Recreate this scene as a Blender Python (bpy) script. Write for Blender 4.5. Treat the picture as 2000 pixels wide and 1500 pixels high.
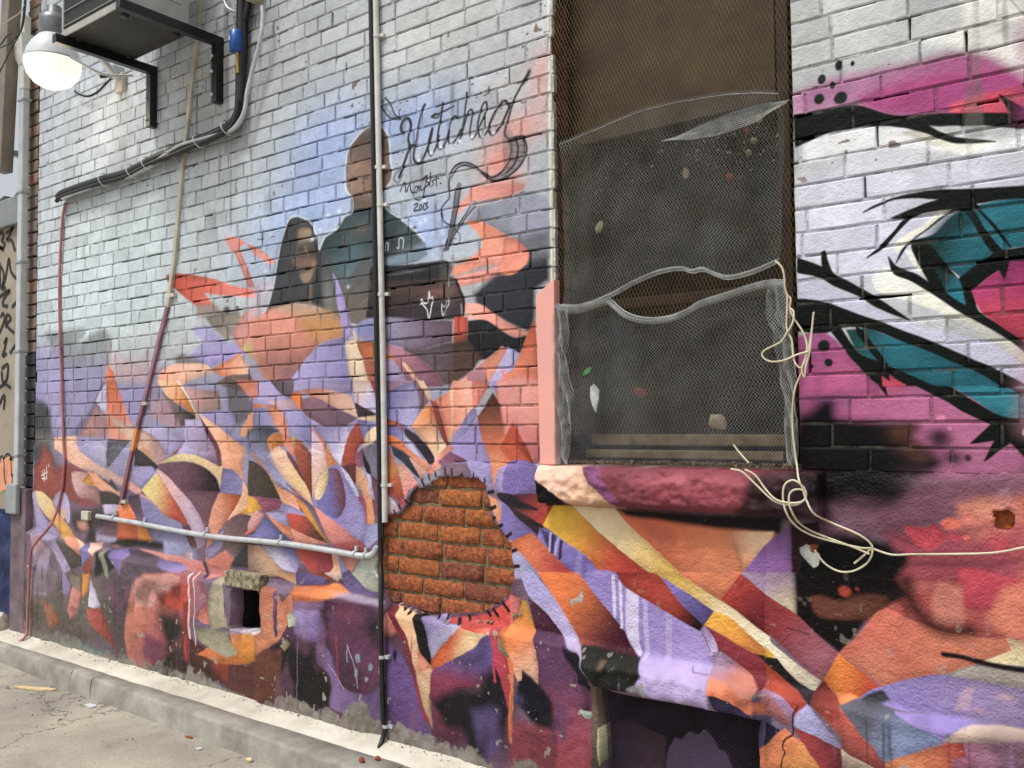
import bpy, bmesh, math, random
import numpy as np
from mathutils import Vector, Matrix, noise as mnoise
random.seed(7); rng = np.random.default_rng(7)
R = math.radians
for o in list(bpy.data.objects): bpy.data.objects.remove(o)
sc = bpy.context.scene; col = sc.collection

# ------------------------------------------------------------------ camera
CAM = Vector((0.0, -2.70, 1.444))
cd = bpy.data.cameras.new('camera'); cam = bpy.data.objects.new('camera', cd); col.objects.link(cam)
cd.sensor_width = 36.0; cd.lens = 31.5; cd.clip_start = .05; cd.clip_end = 2000
def cam_axes(yaw, pitch, roll):
    cy, sy, cp, sp = math.cos(yaw), math.sin(yaw), math.cos(pitch), math.sin(pitch)
    f = Vector((sy*cp, cy*cp, sp)); r = Vector((cy, -sy, 0)); u = r.cross(f)
    c, s = math.cos(roll), math.sin(roll)
    return r*c+u*s, r*-s+u*c, f
r_, u_, f_ = cam_axes(-.6476, .0439, -.0087)
cam.matrix_world = Matrix(((r_.x,u_.x,-f_.x,CAM.x),(r_.y,u_.y,-f_.y,CAM.y),(r_.z,u_.z,-f_.z,CAM.z),(0,0,0,1)))
sc.camera = cam
sc.render.resolution_x = 1024; sc.render.resolution_y = 768

# ------------------------------------------------------------------ world, sun, exposure
SUN_EL, SUN_AZ = R(62), R(196)     # azimuth clockwise from +Y: light comes from the alley side, a little from the left
w = bpy.data.worlds.new('World'); sc.world = w; w.use_nodes = True
nt = w.node_tree; nt.nodes.clear()
sky = nt.nodes.new('ShaderNodeTexSky'); sky.sky_type = 'NISHITA'; sky.sun_disc = False
sky.sun_elevation = SUN_EL; sky.sun_rotation = SUN_AZ; sky.air_density = 1.2; sky.dust_density = 4.0; sky.ozone_density = .6
hs = nt.nodes.new('ShaderNodeHueSaturation'); hs.inputs['Saturation'].default_value = .30
bg = nt.nodes.new('ShaderNodeBackground'); bg.inputs['Strength'].default_value = .15
ow = nt.nodes.new('ShaderNodeOutputWorld')
nt.links.new(sky.outputs[0], hs.inputs['Color']); nt.links.new(hs.outputs[0], bg.inputs['Color']); nt.links.new(bg.outputs[0], ow.inputs[0])
sd = bpy.data.lights.new('sun', 'SUN'); sd.energy = 1.9; sd.angle = R(12); sd.color = (1, .985, .955)
sun = bpy.data.objects.new('sun', sd); col.objects.link(sun)
sun.rotation_euler = Vector((-math.sin(SUN_AZ)*math.cos(SUN_EL), -math.cos(SUN_AZ)*math.cos(SUN_EL), -math.sin(SUN_EL))).to_track_quat('-Z', 'Y').to_euler()
vs = sc.view_settings; vs.view_transform = 'Standard'; vs.look = 'None'; vs.gamma = 1; vs.exposure = 0.10; vs.use_curve_mapping = False
sc.render.engine = 'CYCLES'

# ------------------------------------------------------------------ helpers
def lin(h):
    v = np.array([int(h[i:i+2],16)/255 for i in (0,2,4)]); return np.where(v<=.04045, v/12.92, ((v+.055)/1.055)**2.4)
def rgb(h): return tuple(float(x) for x in lin(h))
def tag(o, label=None, cat=None, group=None, kind=None):
    if label: o['label'] = label
    if cat: o['category'] = cat
    if group: o['group'] = group
    if kind: o['kind'] = kind
    return o
def empty(name, loc=(0,0,0), label=None, cat=None, group=None, kind=None):
    o = bpy.data.objects.new(name, None); o.location = loc; o.empty_display_size = .05; col.objects.link(o)
    return tag(o, label, cat, group, kind)
def link(name, me, m, parent=None, smooth=True):
    if m is not None and not me.materials: me.materials.append(m)
    o = bpy.data.objects.new(name, me); col.objects.link(o)
    if parent is not None:
        o.parent = parent; o.matrix_parent_inverse = Matrix.Translation(parent.location).inverted()
    return o
class MB:
    def __init__(s): s.v=[]; s.f=[]; s.sm=[]
    def add(s, vs, fs, smooth=False):
        n=len(s.v); s.v += [tuple(v) for v in vs]; s.f += [tuple(i+n for i in f) for f in fs]; s.sm += [smooth]*len(fs); return s
    def box(s, x0,x1,y0,y1,z0,z1):
        return s.add([(x,y,z) for x in (x0,x1) for y in (y0,y1) for z in (z0,z1)], [(0,1,3,2),(4,6,7,5),(0,4,5,1),(2,3,7,6),(0,2,6,4),(1,5,7,3)])
    def chamfer(s, x0,x1,y0,y1,z0,z1,b):
        bm=bmesh.new(); bmesh.ops.create_cube(bm,size=1)
        for v in bm.verts: v.co=Vector(((x0+x1)/2+v.co.x*(x1-x0),(y0+y1)/2+v.co.y*(y1-y0),(z0+z1)/2+v.co.z*(z1-z0)))
        bmesh.ops.bevel(bm,geom=bm.edges[:],offset=b,segments=2,affect='EDGES',profile=.6)
        bm.verts.index_update(); s.add([v.co[:] for v in bm.verts],[[v.index for v in f.verts] for f in bm.faces]); bm.free(); return s
    def tube(s, pts, r, n=8, cap=True, spline=4):
        p=[Vector(q) for q in pts]
        if spline and len(p)>2: p=[Vector(q) for q in crom(np.array([tuple(q) for q in p]),spline,False)]
        rr = r if hasattr(r,'__len__') else None
        up=None; rings=[]
        for i,q in enumerate(p):
            t=(p[min(i+1,len(p)-1)]-p[max(i-1,0)]).normalized()
            if up is None: up = t.orthogonal().normalized()
            up=(up-t*up.dot(t)).normalized(); b=t.cross(up)
            ri = r if rr is None else rr[0]+(rr[1]-rr[0])*i/(len(p)-1)
            rings.append([q+(up*math.cos(2*math.pi*k/n)+b*math.sin(2*math.pi*k/n))*ri for k in range(n)])
        vs=[v for g in rings for v in g]; fs=[(i*n+k,i*n+(k+1)%n,(i+1)*n+(k+1)%n,(i+1)*n+k) for i in range(len(p)-1) for k in range(n)]
        s.add(vs,fs,True)
        if cap: s.add(rings[0],[tuple(reversed(range(n)))]); s.add(rings[-1],[tuple(range(n))])
        return s
    def lathe(s, prof, c, axis=(0,0,1), n=24):
        a=Vector(axis).normalized(); e=a.orthogonal().normalized(); g=a.cross(e); c=Vector(c)
        vs=[c+a*h+(e*math.cos(2*math.pi*k/n)+g*math.sin(2*math.pi*k/n))*r for r,h in prof for k in range(n)]
        fs=[(i*n+k,i*n+(k+1)%n,(i+1)*n+(k+1)%n,(i+1)*n+k) for i in range(len(prof)-1) for k in range(n)]
        return s.add(vs,fs,True)
    def build(s, name, m, parent=None):
        me=bpy.data.meshes.new(name); me.from_pydata(s.v,[],s.f); me.update()
        me.polygons.foreach_set('use_smooth', s.sm)
        return link(name, me, m, parent)
def crom(p,n,closed):
    m=len(p); o=[]; t=np.linspace(0,1,n,endpoint=False)[:,None]
    for i in range(m if closed else m-1):
        if closed: a,b,c,d=p[(i-1)%m],p[i],p[(i+1)%m],p[(i+2)%m]
        else: a,b,c,d=p[max(i-1,0)],p[i],p[i+1],p[min(i+2,m-1)]
        o.append(.5*((2*b)+(c-a)*t+(2*a-5*b+4*c-d)*t*t+(3*b-a-3*c+d)*t**3))
    if not closed: o.append(p[-1:])
    return np.vstack(o)
def vnoise(x, z, seed=0):                       # smooth value noise, -1..1
    x=np.asarray(x,float); z=np.asarray(z,float); xi=np.floor(x).astype(np.int64); zi=np.floor(z).astype(np.int64); fx=x-xi; fz=z-zi
    fx=fx*fx*(3-2*fx); fz=fz*fz*(3-2*fz)
    def h(a,b):
        n=(a*374761393+b*668265263+seed*2147483647)&0xffffffff; n=((n^(n>>13))*1274126177)&0xffffffff; return ((n^(n>>16))&0xffff)/32767.5-1
    return (h(xi,zi)*(1-fx)+h(xi+1,zi)*fx)*(1-fz)+(h(xi,zi+1)*(1-fx)+h(xi+1,zi+1)*fx)*fz
def sstep(x): x=np.clip(x,0,1); return x*x*(3-2*x)

# ------------------------------------------------------------------ the mural: painted shapes in wall millimetres (x along the wall, z up); ledge shadow is painted in, and sill shadow mixed with its black paint
MURAL = """
B|c8cdd3|0|0.9|1936 804 0|-5106,3274
B|d2dcde|0|0.95|1354 628 0|-4972,2373
B|cfdadd|0|0.7|935 273 0|-5136,2028
B|a9a6a1|0|0.7|638 447 0|-3808,3204
B|85868a|0|0.7|282 283 0|-3603,3462
B|9c9a96|0|0.4|270 162 0|-4025,3041
B|cfcfc9|0|0.9|641 234 0|-2394,3072
B|b4b6b6|0|0.5|468 412 0|-3220,3109
B|c6cbcf|0|0.7|489 280 0|-3677,2480
B|9fb4e6|0|0.85|378 305 0|-3078,2673
B|9fb6ea|0|0.75|349 173 0|-2539,2699
B|a4bae8|0|0.8|465 215 0|-3218,2412
B|a2b8ea|0|0.8|256 170 0|-2484,2240
B|aebfe4|0|0.6|311 174 0|-3517,2258
B|b7ada9|0|0.7|147 139 0|-2030,2731
B|dba39a|0|0.8|70 175 0|-1898,2738
B|e3988c|0|0.8|144 78 0|-1983,2562
B|c9c6c6|0|0.8|94 117 0|-1919,2920
B|b3b6be|0|0.9|70 155 0|-1926,2356
B|ea8f82|0|0.9|125 120 0|-2095,2445
B|e8948a|0|0.8|99 59 0|-2071,2341
B|c2c9c5|0|0.95|284 140 0|-800,2611
B|d4d5df|0|0.9|261 167 0|-751,2183
B|cdcfe2|0|0.95|367 194 0|-699,1949
B|d6d6ea|0|0.8|252 85 0|-454,2101
B|b6bdba|0|0.5|124 60 0|-628,2548
P|8f87ad|177.3|0.85||-5896,1918 -4335,1751 -3514,1764 -2692,1744 -2296,1581 -1903,1381 -1902,1193 -5860,1040
P|7a6478|58.3|1||-6001,1100 -892,1233 -301,1150 -316,486 -5836,-844
P|5d3b50|75.3|1||-3600,750 -2017,895 -1991,192 -3536,86
P|6e655b|134.2|1||-6057,531 -4633,661 -4625,222 -6044,177
P|5c4a52|100.3|1||-4927,634 -4557,668 -4612,197 -4783,227 -4760,412
P|b4504a|13.5|1||-924,1002 -344,1054 -350,862 -720,847
P|a497c4|64.8|0.9||-3652,1671 -2738,1638 -2739,1344 -3044,1398 -3610,1435
C|8c9297|24.8|0.85||-5713,2029 -5534,2029 -5255,2033 -5209,1995 -5298,1939 -5165,1977 -5020,2008 -4949,1978 -4920,1917 -4932,1814 -5029,1745 -5495,1763 -5629,1951
P|a49ec6|73.1|0.8||-5846,1964 -5499,1920 -5460,1629 -5836,1638
P|9c96bb|67.5|0.8||-5497,1842 -4974,1816 -4984,1617 -5491,1630
P|dfb3ac|61.4|0.5||-4933,1873 -4822,1838 -4508,1794 -4506,1675 -4929,1689
P|de5f49|7.9|1|ee8070 -4246,2209 -3695,2089|-4369,2253 -4246,2251 -3961,2193 -3768,2134 -3594,2100 -3594,2060 -3715,2081 -3916,2110 -4026,2124 -3943,2057 -4082,2064 -4186,2115 -4305,2184 -4354,2220
P|9b7f70|17.6|0.8||-4093,2067 -3948,2064 -3872,2009 -4081,2002
P|ee978a|5.8|1||-3844,2388 -3749,2374 -3676,2340 -3717,2327 -3736,2328 -3604,2112 -3655,2120 -3758,2287 -3817,2346
P|8d8478|15.3|0.95||-4014,2004 -3736,2013 -3715,1974 -3823,1860 -3925,1925
B|4c4a46|0|0.9|44 31 0.3|-3832,2021
B|54524e|0|0.9|23 14 0.3|-3746,2027
B|57544f|0|0.8|16 10 0.3|-3825,2069
P|a79bd0|15.6|0.85||-4137,1953 -3980,1948 -3839,1864 -3724,1851 -3693,1814 -3913,1807 -4136,1816 -4024,1869
P|a394cb|6.0|1||-4147,1813 -3693,1824 -3652,1790 -3913,1752 -3967,1722 -4045,1758
P|dd968a|11.5|1||-3715,1977 -3594,2023 -3592,1768 -3703,1815 -3786,1893
P|d8c07e|5.7|1||-3708,1822 -3658,1853 -3583,1802 -3582,1756
P|6b635f|12.8|0.8||-4282,1800 -4194,1822 -4033,1758 -4257,1751
P|9f86a0|28.9|0.6||-4482,1758 -4263,1762 -4419,1721 -4480,1605 -4568,1607
P|f0a68c|6.4|1|f6c4a8 -4359,1752 -4066,1693|-4426,1728 -4311,1769 -4181,1768 -4011,1756 -3939,1721 -4033,1697 -4180,1671 -4238,1626 -4357,1629 -4431,1673
P|ee8c62|5.9|1|f6b08c -3923,1727 -3672,1710|-3950,1725 -3718,1801 -3662,1728 -3652,1693 -3880,1693
P|705c58|8.3|1||-3912,1655 -3806,1690 -3632,1689 -3592,1632 -3692,1610
P|dd7a58|10.6|1||-4959,1801 -4889,1743 -4894,1673 -4992,1677
P|f0a294|5.6|1||-3666,2333 -3576,2296 -3449,2219 -3478,2207 -3605,2269
P|c9b9c8|32.0|0.7||-3605,2143 -3468,2129 -3506,2010 -3564,1965 -3654,1972
P|7b665c|4.1|1|94796c -2829,2727 -2830,2512|-2947,2665 -2853,2726 -2797,2740 -2727,2711 -2696,2655 -2685,2564 -2674,2524 -2682,2481 -2720,2441 -2720,2366 -2713,2326 -2919,2345 -2923,2380 -2919,2436 -2952,2476 -2956,2528 -2956,2603
P|6a5d58|27.0|0.6||-2935,2645 -2861,2711 -2727,2700 -2697,2600 -2720,2565 -2854,2596
B|a5836c|0|0.55|57 34 0|-2878,2577
B|453c38|0|0.7|29 10 0|-2910,2529
B|453c38|0|0.7|27 10 0|-2838,2519
B|9a7864|0|0.6|21 28 0|-2874,2497
B|4d403b|0|0.6|48 9 0|-2878,2452
P|54483f|27.4|0.6||-2943,2463 -2798,2417 -2798,2372 -2911,2389 -2927,2438
B|b08c76|0|0.5|16 34 0|-2923,2500
B|4a4240|0|0.6|31 72 0|-2731,2523
B|8a6f60|0|0.7|14 28 0|-2689,2499
P|4b423d|27.1|0.6||-2935,2662 -2853,2726 -2727,2711 -2696,2616 -2798,2664
P|49595f|4.0|1|6b625c -2960,2305 -2960,1906|-2923,2386 -3010,2335 -3019,2313 -3095,2295 -3126,2240 -3130,2176 -3117,1941 -2879,1883 -2722,1888 -2714,2117 -2550,2115 -2478,2138 -2491,2193 -2549,2243 -2622,2302 -2717,2365
B|3f7480|0|0.5|50 91 0|-2968,2180
B|8fa0a0|0|0.35|34 52 0|-3078,2043
B|6f8a92|0|0.4|33 45 0|-2944,2109
B|39474c|0|0.6|53 49 0|-2675,2293
B|2f3a40|0|0.5|88 34 0|-2862,2235
P|8ba5bd|19.1|0.6||-2608,2165 -2549,2173 -2477,2191 -2471,2121 -2550,2115 -2714,2117 -2713,2150
P|45464a|4.5|1||-3554,1961 -3501,2015 -3468,2098 -3435,2211 -3416,2289 -3388,2352 -3351,2399 -3282,2410 -3201,2371 -3169,2316 -3143,2277 -3126,2222 -3121,2128 -3108,1970 -3200,1995 -3281,2008 -3401,2001
C|5f544d|13.0|1||-3284,2352 -3200,2340 -3171,2285 -3161,2206 -3161,2148 -3185,2106 -3229,2094 -3263,2127 -3293,2176 -3318,2198 -3298,2255 -3293,2307
C|a58f7c|11.4|0.9||-3274,2347 -3200,2340 -3193,2300 -3234,2288 -3278,2292
B|3a3431|0|0.9|30 12 0|-3268,2255
B|3d3532|0|0.9|25 10 0|-3197,2244
L|8d7262|6.5|0.9|9.8|-3234,2267 -3222,2239 -3212,2220
B|7b4f45|0|0.5|21 8 0|-3204,2231
C|86695a|13.1|0.8||-3321,2205 -3283,2213 -3166,2197 -3161,2167 -3243,2174 -3293,2182
B|a98974|0|0.8|15 39 0|-3177,2169
B|4a3a36|0|0.8|29 6 0|-3229,2165
C|a58972|11.4|0.85||-3265,2137 -3190,2145 -3195,2110 -3229,2097 -3258,2113
P|836f62|9.7|0.85||-3206,2089 -3190,2087 -3189,1990 -3212,1986
P|4b4d52|21.9|0.5||-3436,2272 -3354,2348 -3304,2401 -3313,2277 -3384,2087 -3477,2029
P|33353a|16.0|0.6||-3176,2298 -3137,2222 -3127,1998 -3185,1990 -3147,2159
P|585a5e|16.5|0.5||-3354,2408 -3254,2403 -3205,2360 -3284,2371
B|5f4f50|0|0.4|49 26 0|-3243,2040
C|527780|45.6|0.55||-3015,2239 -2871,2233 -2872,2147 -2961,2082 -3025,2114
C|303a3d|31.1|0.5||-3109,2276 -2979,2297 -2943,2211 -3109,2219
P|8a8f88|38.9|0.4||-3108,2085 -3034,2077 -2997,1974 -3090,1969
C|2c3438|28.5|0.6||-2717,2261 -2642,2281 -2651,2175 -2717,2177
B|7d6a60|0|0.6|53 37 0|-2862,2294
P|4a4b4c|22.3|0.6||-2916,2295 -2793,2278 -2793,2241 -2925,2252
L|e4e9f2|6.9|0.8|8.4|-3574,1960 -3506,2010 -3468,2098 -3435,2211 -3411,2300 -3355,2402 -3282,2413 -3196,2373 -3156,2303 -3139,2242
L|e8edf4|6.8|0.75|8.8|-3139,2242 -3104,2290 -3044,2311 -3010,2324 -2968,2367 -2923,2380 -2919,2436 -2956,2482 -2962,2547 -2947,2659 -2853,2729 -2797,2743 -2727,2717 -2689,2654 -2681,2564 -2669,2512 -2686,2471 -2720,2438 -2720,2372 -2622,2305 -2549,2248 -2491,2195
B|dfe9fa|0|0.8|17 12 0|-3002,2395
B|dfe9fa|0|0.8|16 11 0|-2952,2378
B|dfe9fa|0|0.8|18 12 0|-3183,2294
B|dfe9fa|0|0.8|16 11 0|-2944,2050
B|dfe9fa|0|0.8|14 11 0|-2484,2282
B|dfe9fa|0|0.8|14 11 0|-2490,2363
B|dfe9fa|0|0.8|14 11 0|-2513,2270
B|dfe9fa|0|0.8|14 10 0|-2407,2234
B|dfe9fa|0|0.8|17 12 0|-3078,2386
B|dfe9fa|0|0.8|17 12 0|-3130,2329
B|dfe9fa|0|0.8|19 12 0|-3488,2359
B|dfe9fa|0|0.8|19 12 0|-3526,2185
L|cfd8dd|3.2|1|4.5|-2645,2186 -2634,2184 -2632,2222 -2608,2216 -2612,2179
L|cfd8dd|3.3|1|4.6|-2717,2178 -2713,2211 -2698,2209 -2702,2182
P|b39a98|17.2|0.8||-2333,2043 -2332,2095 -2162,2095 -2037,2090 -2038,2011 -2293,1988
P|9196a6|10.0|0.9||-2205,2287 -2035,2306 -1974,2315 -1869,2269 -1871,2117 -2036,2151 -2129,2198 -2192,2232 -2264,2240
P|f09a8a|11.5|0.95||-2230,2373 -2028,2354 -1974,2340 -1998,2319 -2224,2313 -2264,2301 -2318,2268 -2344,2303 -2277,2334
P|ef8f6e|5.7|1|f2a08c -2225,2224 -2037,2050|-2264,2240 -2192,2231 -2129,2198 -2061,2156 -2000,2109 -1965,2076 -1959,2056 -2038,2031 -2162,2060 -2266,2044 -2340,2036 -2333,2064 -2279,2078 -2226,2102 -2180,2137 -2199,2185
P|a9a0b4|23.0|0.7||-2280,1925 -2240,1962 -2150,1998 -2145,1893 -2202,1908 -2267,1914
P|f09c8c|6.9|1||-2336,2018 -2266,2031 -2037,2043 -2038,2019 -2163,2000 -2300,1991
P|35353e|16.3|1||-2215,1909 -2227,1951 -2124,2011 -2038,2023 -1971,2043 -1941,2068 -1871,2060 -1867,1969 -1931,1942 -1938,1828 -1962,1777 -2040,1811 -2114,1856
P|ef9e8c|5.6|1||-2280,1916 -2202,1907 -2114,1856 -2040,1811 -1962,1776 -2004,1765 -2040,1770 -2139,1816 -2267,1868
P|22242a|4.5|1||-2261,1847 -2164,1840 -2040,1767 -1974,1768 -2005,1702 -2041,1719 -2090,1736 -2165,1696 -2204,1693 -2236,1730 -2262,1762
C|2f2f33|5.0|1||-2721,2118 -2571,2105 -2401,2100 -2349,2084 -2339,2059 -2367,2036 -2457,2030 -2721,2049 -2799,2060 -2799,2116
P|5e4946|4.9|1|3c3338 -2646,2044 -2646,1893|-2799,2060 -2457,2030 -2360,2036 -2320,2016 -2293,1967 -2277,1925 -2287,1867 -2348,1862 -2722,1888 -2831,1907
B|a06a5c|0|0.6|104 23 0|-2415,1974
B|74747a|0|0.7|87 7 0|-2550,2077
B|6d6d74|0|0.6|67 5 0|-2646,2077
L|1f1f24|4.7|1|11.8|-2320,2016 -2290,1957 -2280,1915 -2291,1870 -2361,1868
L|28262b|5.0|1|7.5|-2722,2022 -2572,2021 -2429,2022 -2367,2034
L|c9c4c4|2.4|1|3.6|-2360,2041 -2357,1994
L|9a9498|6.0|0.6|8.4|-2353,2082 -2343,2065 -2360,2046
L|b5b0b8|4.7|0.6|5.9|-2294,1916 -2291,1875
L|2a282c|5.3|0.6|6.7|-2815,1973 -2807,2061 -2721,2058
L|2a282c|6.2|0.5|7.4|-2616,1944 -2507,1972 -2416,1969 -2416,1943
L|222126|7.5|0.5|7.5|-2722,1926 -2500,1924 -2361,1896
L|dcdce0|2.5|1|5.6|-2511,1935 -2507,1956 -2493,1939 -2472,1942 -2464,1984 -2458,1957 -2443,1955 -2465,1873 -2475,1911 -2500,1934 -2511,1951
L|d4d4da|2.4|1|4.8|-2395,1925 -2381,1914 -2361,1948 -2357,1922 -2375,1903 -2389,1878 -2395,1915
P|c09a80|16.4|1|db8e78 -3354,2003 -3372,1932|-3623,1957 -3477,1995 -3308,2006 -3200,1992 -3112,1964 -3010,1922 -2960,1833 -3078,1823 -3147,1804 -3217,1749 -3280,1693 -3307,1623 -3494,1629 -3592,1775
P|9c6866|91.7|0.85||-3612,1801 -3199,1778 -3280,1693 -3307,1623 -3494,1629
P|cf9650|43.2|0.8||-3280,1931 -3078,1938 -3010,1916 -2969,1839 -3129,1832 -3217,1849
P|e29480|47.6|0.6||-3653,1934 -3534,1950 -3345,1936 -3400,1849 -3593,1799 -3653,1834
P|7d5a60|30.3|0.6||-3353,1738 -3271,1705 -3307,1623 -3446,1628
P|c98348|11.1|0.7||-3484,1629 -3582,1749 -3592,1768 -3533,1704 -3465,1628
C|a79ccf|8.6|1|8f87bd -3217,1749 -2944,1623|-3311,1623 -3275,1699 -3191,1771 -3112,1811 -3010,1824 -2944,1815 -2928,1611
P|9a93b6|9.0|1|7a6172 -2839,1864 -2362,1783|-2903,1868 -2831,1896 -2768,1897 -2501,1871 -2341,1854 -2342,1772 -2566,1746 -2647,1772 -2722,1784 -2815,1795 -2887,1828
P|7f85ba|13.5|0.8||-2887,1873 -2839,1891 -2776,1887 -2776,1809 -2879,1827
P|9f8ecb|4.2|1|b8a8dc -3044,2085 -2911,1846|-3044,2120 -3002,2058 -2969,1986 -2936,1916 -2907,1832 -2969,1822 -2994,1920 -3027,2026
P|e9cfb2|4.1|1||-2965,1809 -2894,1807 -2855,1731 -2812,1607 -2924,1611
P|e9c9a8|3.4|1||-2915,1852 -2875,1807 -2894,1793 -2905,1823
P|c4683c|4.0|1|d88a54 -2879,1799 -2662,1700|-2891,1801 -2800,1794 -2753,1764 -2662,1721 -2636,1674 -2723,1697 -2777,1711 -2855,1737
P|a65c48|5.3|1||-2855,1737 -2777,1711 -2765,1606 -2812,1607
P|a89ac0|7.7|1||-2719,1724 -2655,1699 -2574,1600 -2719,1604
P|b27888|5.0|1|9a6478 -2684,1766 -2432,1616|-2722,1784 -2610,1756 -2530,1720 -2432,1652 -2391,1594 -2567,1600 -2640,1688 -2677,1727
P|e4b898|3.8|1||-2618,1698 -2603,1699 -2495,1597 -2520,1598
P|675862|8.4|1|5a4644 -2501,1734 -2296,1627|-2610,1757 -2501,1750 -2348,1767 -2268,1752 -2269,1686 -2323,1602 -2390,1599 -2438,1658 -2530,1720
P|c44f3b|5.9|1|5c4038 -2301,1830 -2302,1739|-2331,1866 -2264,1863 -2265,1752 -2332,1761
P|58403a|9.3|1||-2332,1761 -2262,1762 -2191,1702 -2269,1636 -2343,1613
P|ee977c|3.4|1||-2336,1592 -2230,1654 -2090,1736 -2062,1720 -2103,1658 -2154,1587
P|b07a8a|5.7|0.9||-2269,1636 -2191,1672 -2160,1587 -2257,1590
P|b7acd9|3.3|1||-2065,1721 -2005,1700 -2042,1631 -2073,1584 -2160,1587 -2103,1671
P|a5a1b8|16.1|0.8||-2035,2271 -1863,2268 -1865,2140 -2037,2129
P|64636e|21.5|0.9||-2036,2143 -1864,2154 -1866,2054 -1959,2041 -2037,2080
P|ef8f78|6.6|1||-2073,2158 -2024,2139 -1982,2107 -1959,2070 -1974,2043 -2038,2011 -2099,2018
P|d0603c|3.8|1|e08060 -2010,1785 -1982,1629|-2048,1641 -2005,1702 -1974,1763 -1937,1823 -1928,1717 -1920,1627 -2048,1632
P|e07c62|10.8|1||-2091,1648 -1920,1636 -1915,1579 -2091,1585
P|b7acd9|2.7|1||-2065,1730 -2005,1701 -2042,1648 -2079,1633
P|a9a0cc|60.6|0.8||-5841,1801 -5464,1785 -5455,1450 -5830,1452
P|9890b8|45.3|0.8||-5461,1660 -5070,1649 -5151,1381 -5453,1380
C|505258|34.1|1||-5834,1582 -5651,1570 -5615,1451 -5593,1270 -5551,1200 -5814,1186
P|a4554a|23.2|1|8a4a48 -5683,1277 -5282,1017|-5765,1235 -5710,1352 -5626,1285 -5582,1270 -5567,1192 -5410,1227 -5257,1207 -5138,1172 -5332,1175 -5346,1121 -5283,1032 -5034,1043 -5012,996 -5207,979 -5467,1032 -5561,1001 -5812,1034 -5818,1202
B|6a4a48|0|0.5|79 78 0|-5536,1240
B|55403e|0|0.6|90 23 0|-5288,1229
P|7d756f|31.7|0.7||-5829,1412 -5581,1396 -5537,1271 -5693,1340 -5827,1331
P|b6a9d0|8.5|1|a99bc8 -5825,993 -5556,803|-5928,1013 -5801,1038 -5756,957 -5655,875 -5540,827 -5454,783 -5568,786 -5779,798 -5816,994
P|e6cb96|5.8|1|efae58 -5725,1014 -5431,842|-5796,1043 -5709,1040 -5553,978 -5527,929 -5377,853 -5292,790 -5178,752 -5128,707 -5351,770 -5461,792 -5574,868 -5639,892 -5756,965
C|b8aace|5.8|1||-5487,1056 -5405,1027 -5368,937 -5382,872 -5449,925 -5541,955 -5564,995
B|e2b48c|0|1|40 40 0.6|-5445,922
P|f2b496|6.6|1|e6bcae -5500,1357 -4788,1132|-5580,1376 -5300,1388 -5306,1343 -5229,1290 -5024,1220 -4884,1190 -4741,1153 -4734,1104 -4828,1122 -5066,1182 -5257,1207 -5379,1242 -5442,1272 -5562,1317
P|cf9f9c|7.8|1|b58482 -5316,1152 -5048,1013|-5354,1168 -5286,1177 -5153,1172 -5218,1121 -5158,1097 -5035,1087 -5002,989 -5135,1024 -5245,1030 -5314,1076
B|d8b8b4|0|0.5|75 38 0|-5255,1116
P|c8893a|5.5|1||-5228,1125 -5153,1170 -5102,1184 -5037,1146 -5033,1100 -5158,1105
P|e19b78|5.3|1|eab098 -5080,1144 -4799,1038|-5153,1179 -5044,1166 -4924,1124 -4848,1092 -4757,1037 -4779,1029 -5036,1093
P|4d4650|8.4|1||-5044,1166 -4924,1126 -4897,1144 -4821,1086 -4854,1085
P|4b433f|8.4|1||-5024,1073 -4895,1072 -4770,1038 -4799,1001 -4963,1001 -5005,982
P|c9bada|6.3|1||-4994,993 -4819,1002 -4836,957 -4962,941
P|4a4244|28.2|1||-5341,939 -4991,988 -4973,936 -4845,936 -4871,881 -5131,850 -5278,829 -5347,878
P|c28876|15.5|1||-5279,878 -5161,892 -5145,852 -5218,833 -5278,851
P|9b93be|5.5|1|bdb4d6 -5237,1305 -4950,1367|-5299,1373 -4951,1382 -4937,1218 -5039,1240 -5229,1290 -5306,1335
P|59545f|6.3|1|6f7078 -4936,1360 -4785,1310|-4953,1376 -4713,1368 -4909,1222 -4951,1214
P|8f8aa9|6.1|1|a29cc0 -4857,1194 -4705,1326|-4719,1361 -4677,1340 -4684,1255 -4732,1153 -4884,1186 -4912,1215
P|77718c|13.3|1||-5391,1392 -5147,1546 -5014,1700 -4971,1698 -5240,1396
P|d0988c|6.5|1|9a7a84 -5240,1396 -4981,1507|-5262,1388 -5080,1579 -4950,1506 -4948,1391
P|c9c3df|6.5|1||-5086,1590 -5013,1674 -4969,1698 -4956,1510
P|e0764e|6.3|1|cf8a78 -4915,1652 -4800,1397|-4974,1706 -4874,1702 -4790,1598 -4695,1446 -4726,1367 -4948,1380 -4957,1543
P|9a92bc|18.2|0.8||-4867,1687 -4544,1676 -4616,1446 -4681,1446
C|e3bda8|5.9|1|b08688 -4681,1411 -4394,1260|-4939,1500 -4801,1469 -4655,1439 -4552,1416 -4439,1369 -4377,1315 -4367,1268 -4424,1232 -4492,1237 -4594,1299 -4733,1375
P|e6b06c|13.9|1||-4681,1418 -4623,1425 -4653,1326 -4581,1295 -4480,1259 -4594,1295 -4693,1347
P|c98a5a|29.2|0.6||-4622,1383 -4500,1314 -4480,1245 -4594,1299
P|433d3f|4.9|1||-4651,1326 -4581,1299 -4424,1229 -4452,1196 -4529,1222 -4660,1226
P|b8add2|4.7|1|a99cc8 -4539,1418 -4234,1330|-4603,1432 -4427,1438 -4282,1409 -4174,1371 -4251,1317 -4357,1267 -4367,1308 -4439,1376 -4539,1416
P|a24a42|4.6|1||-4176,1363 -4185,1316 -4298,1289 -4357,1264 -4251,1317
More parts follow.
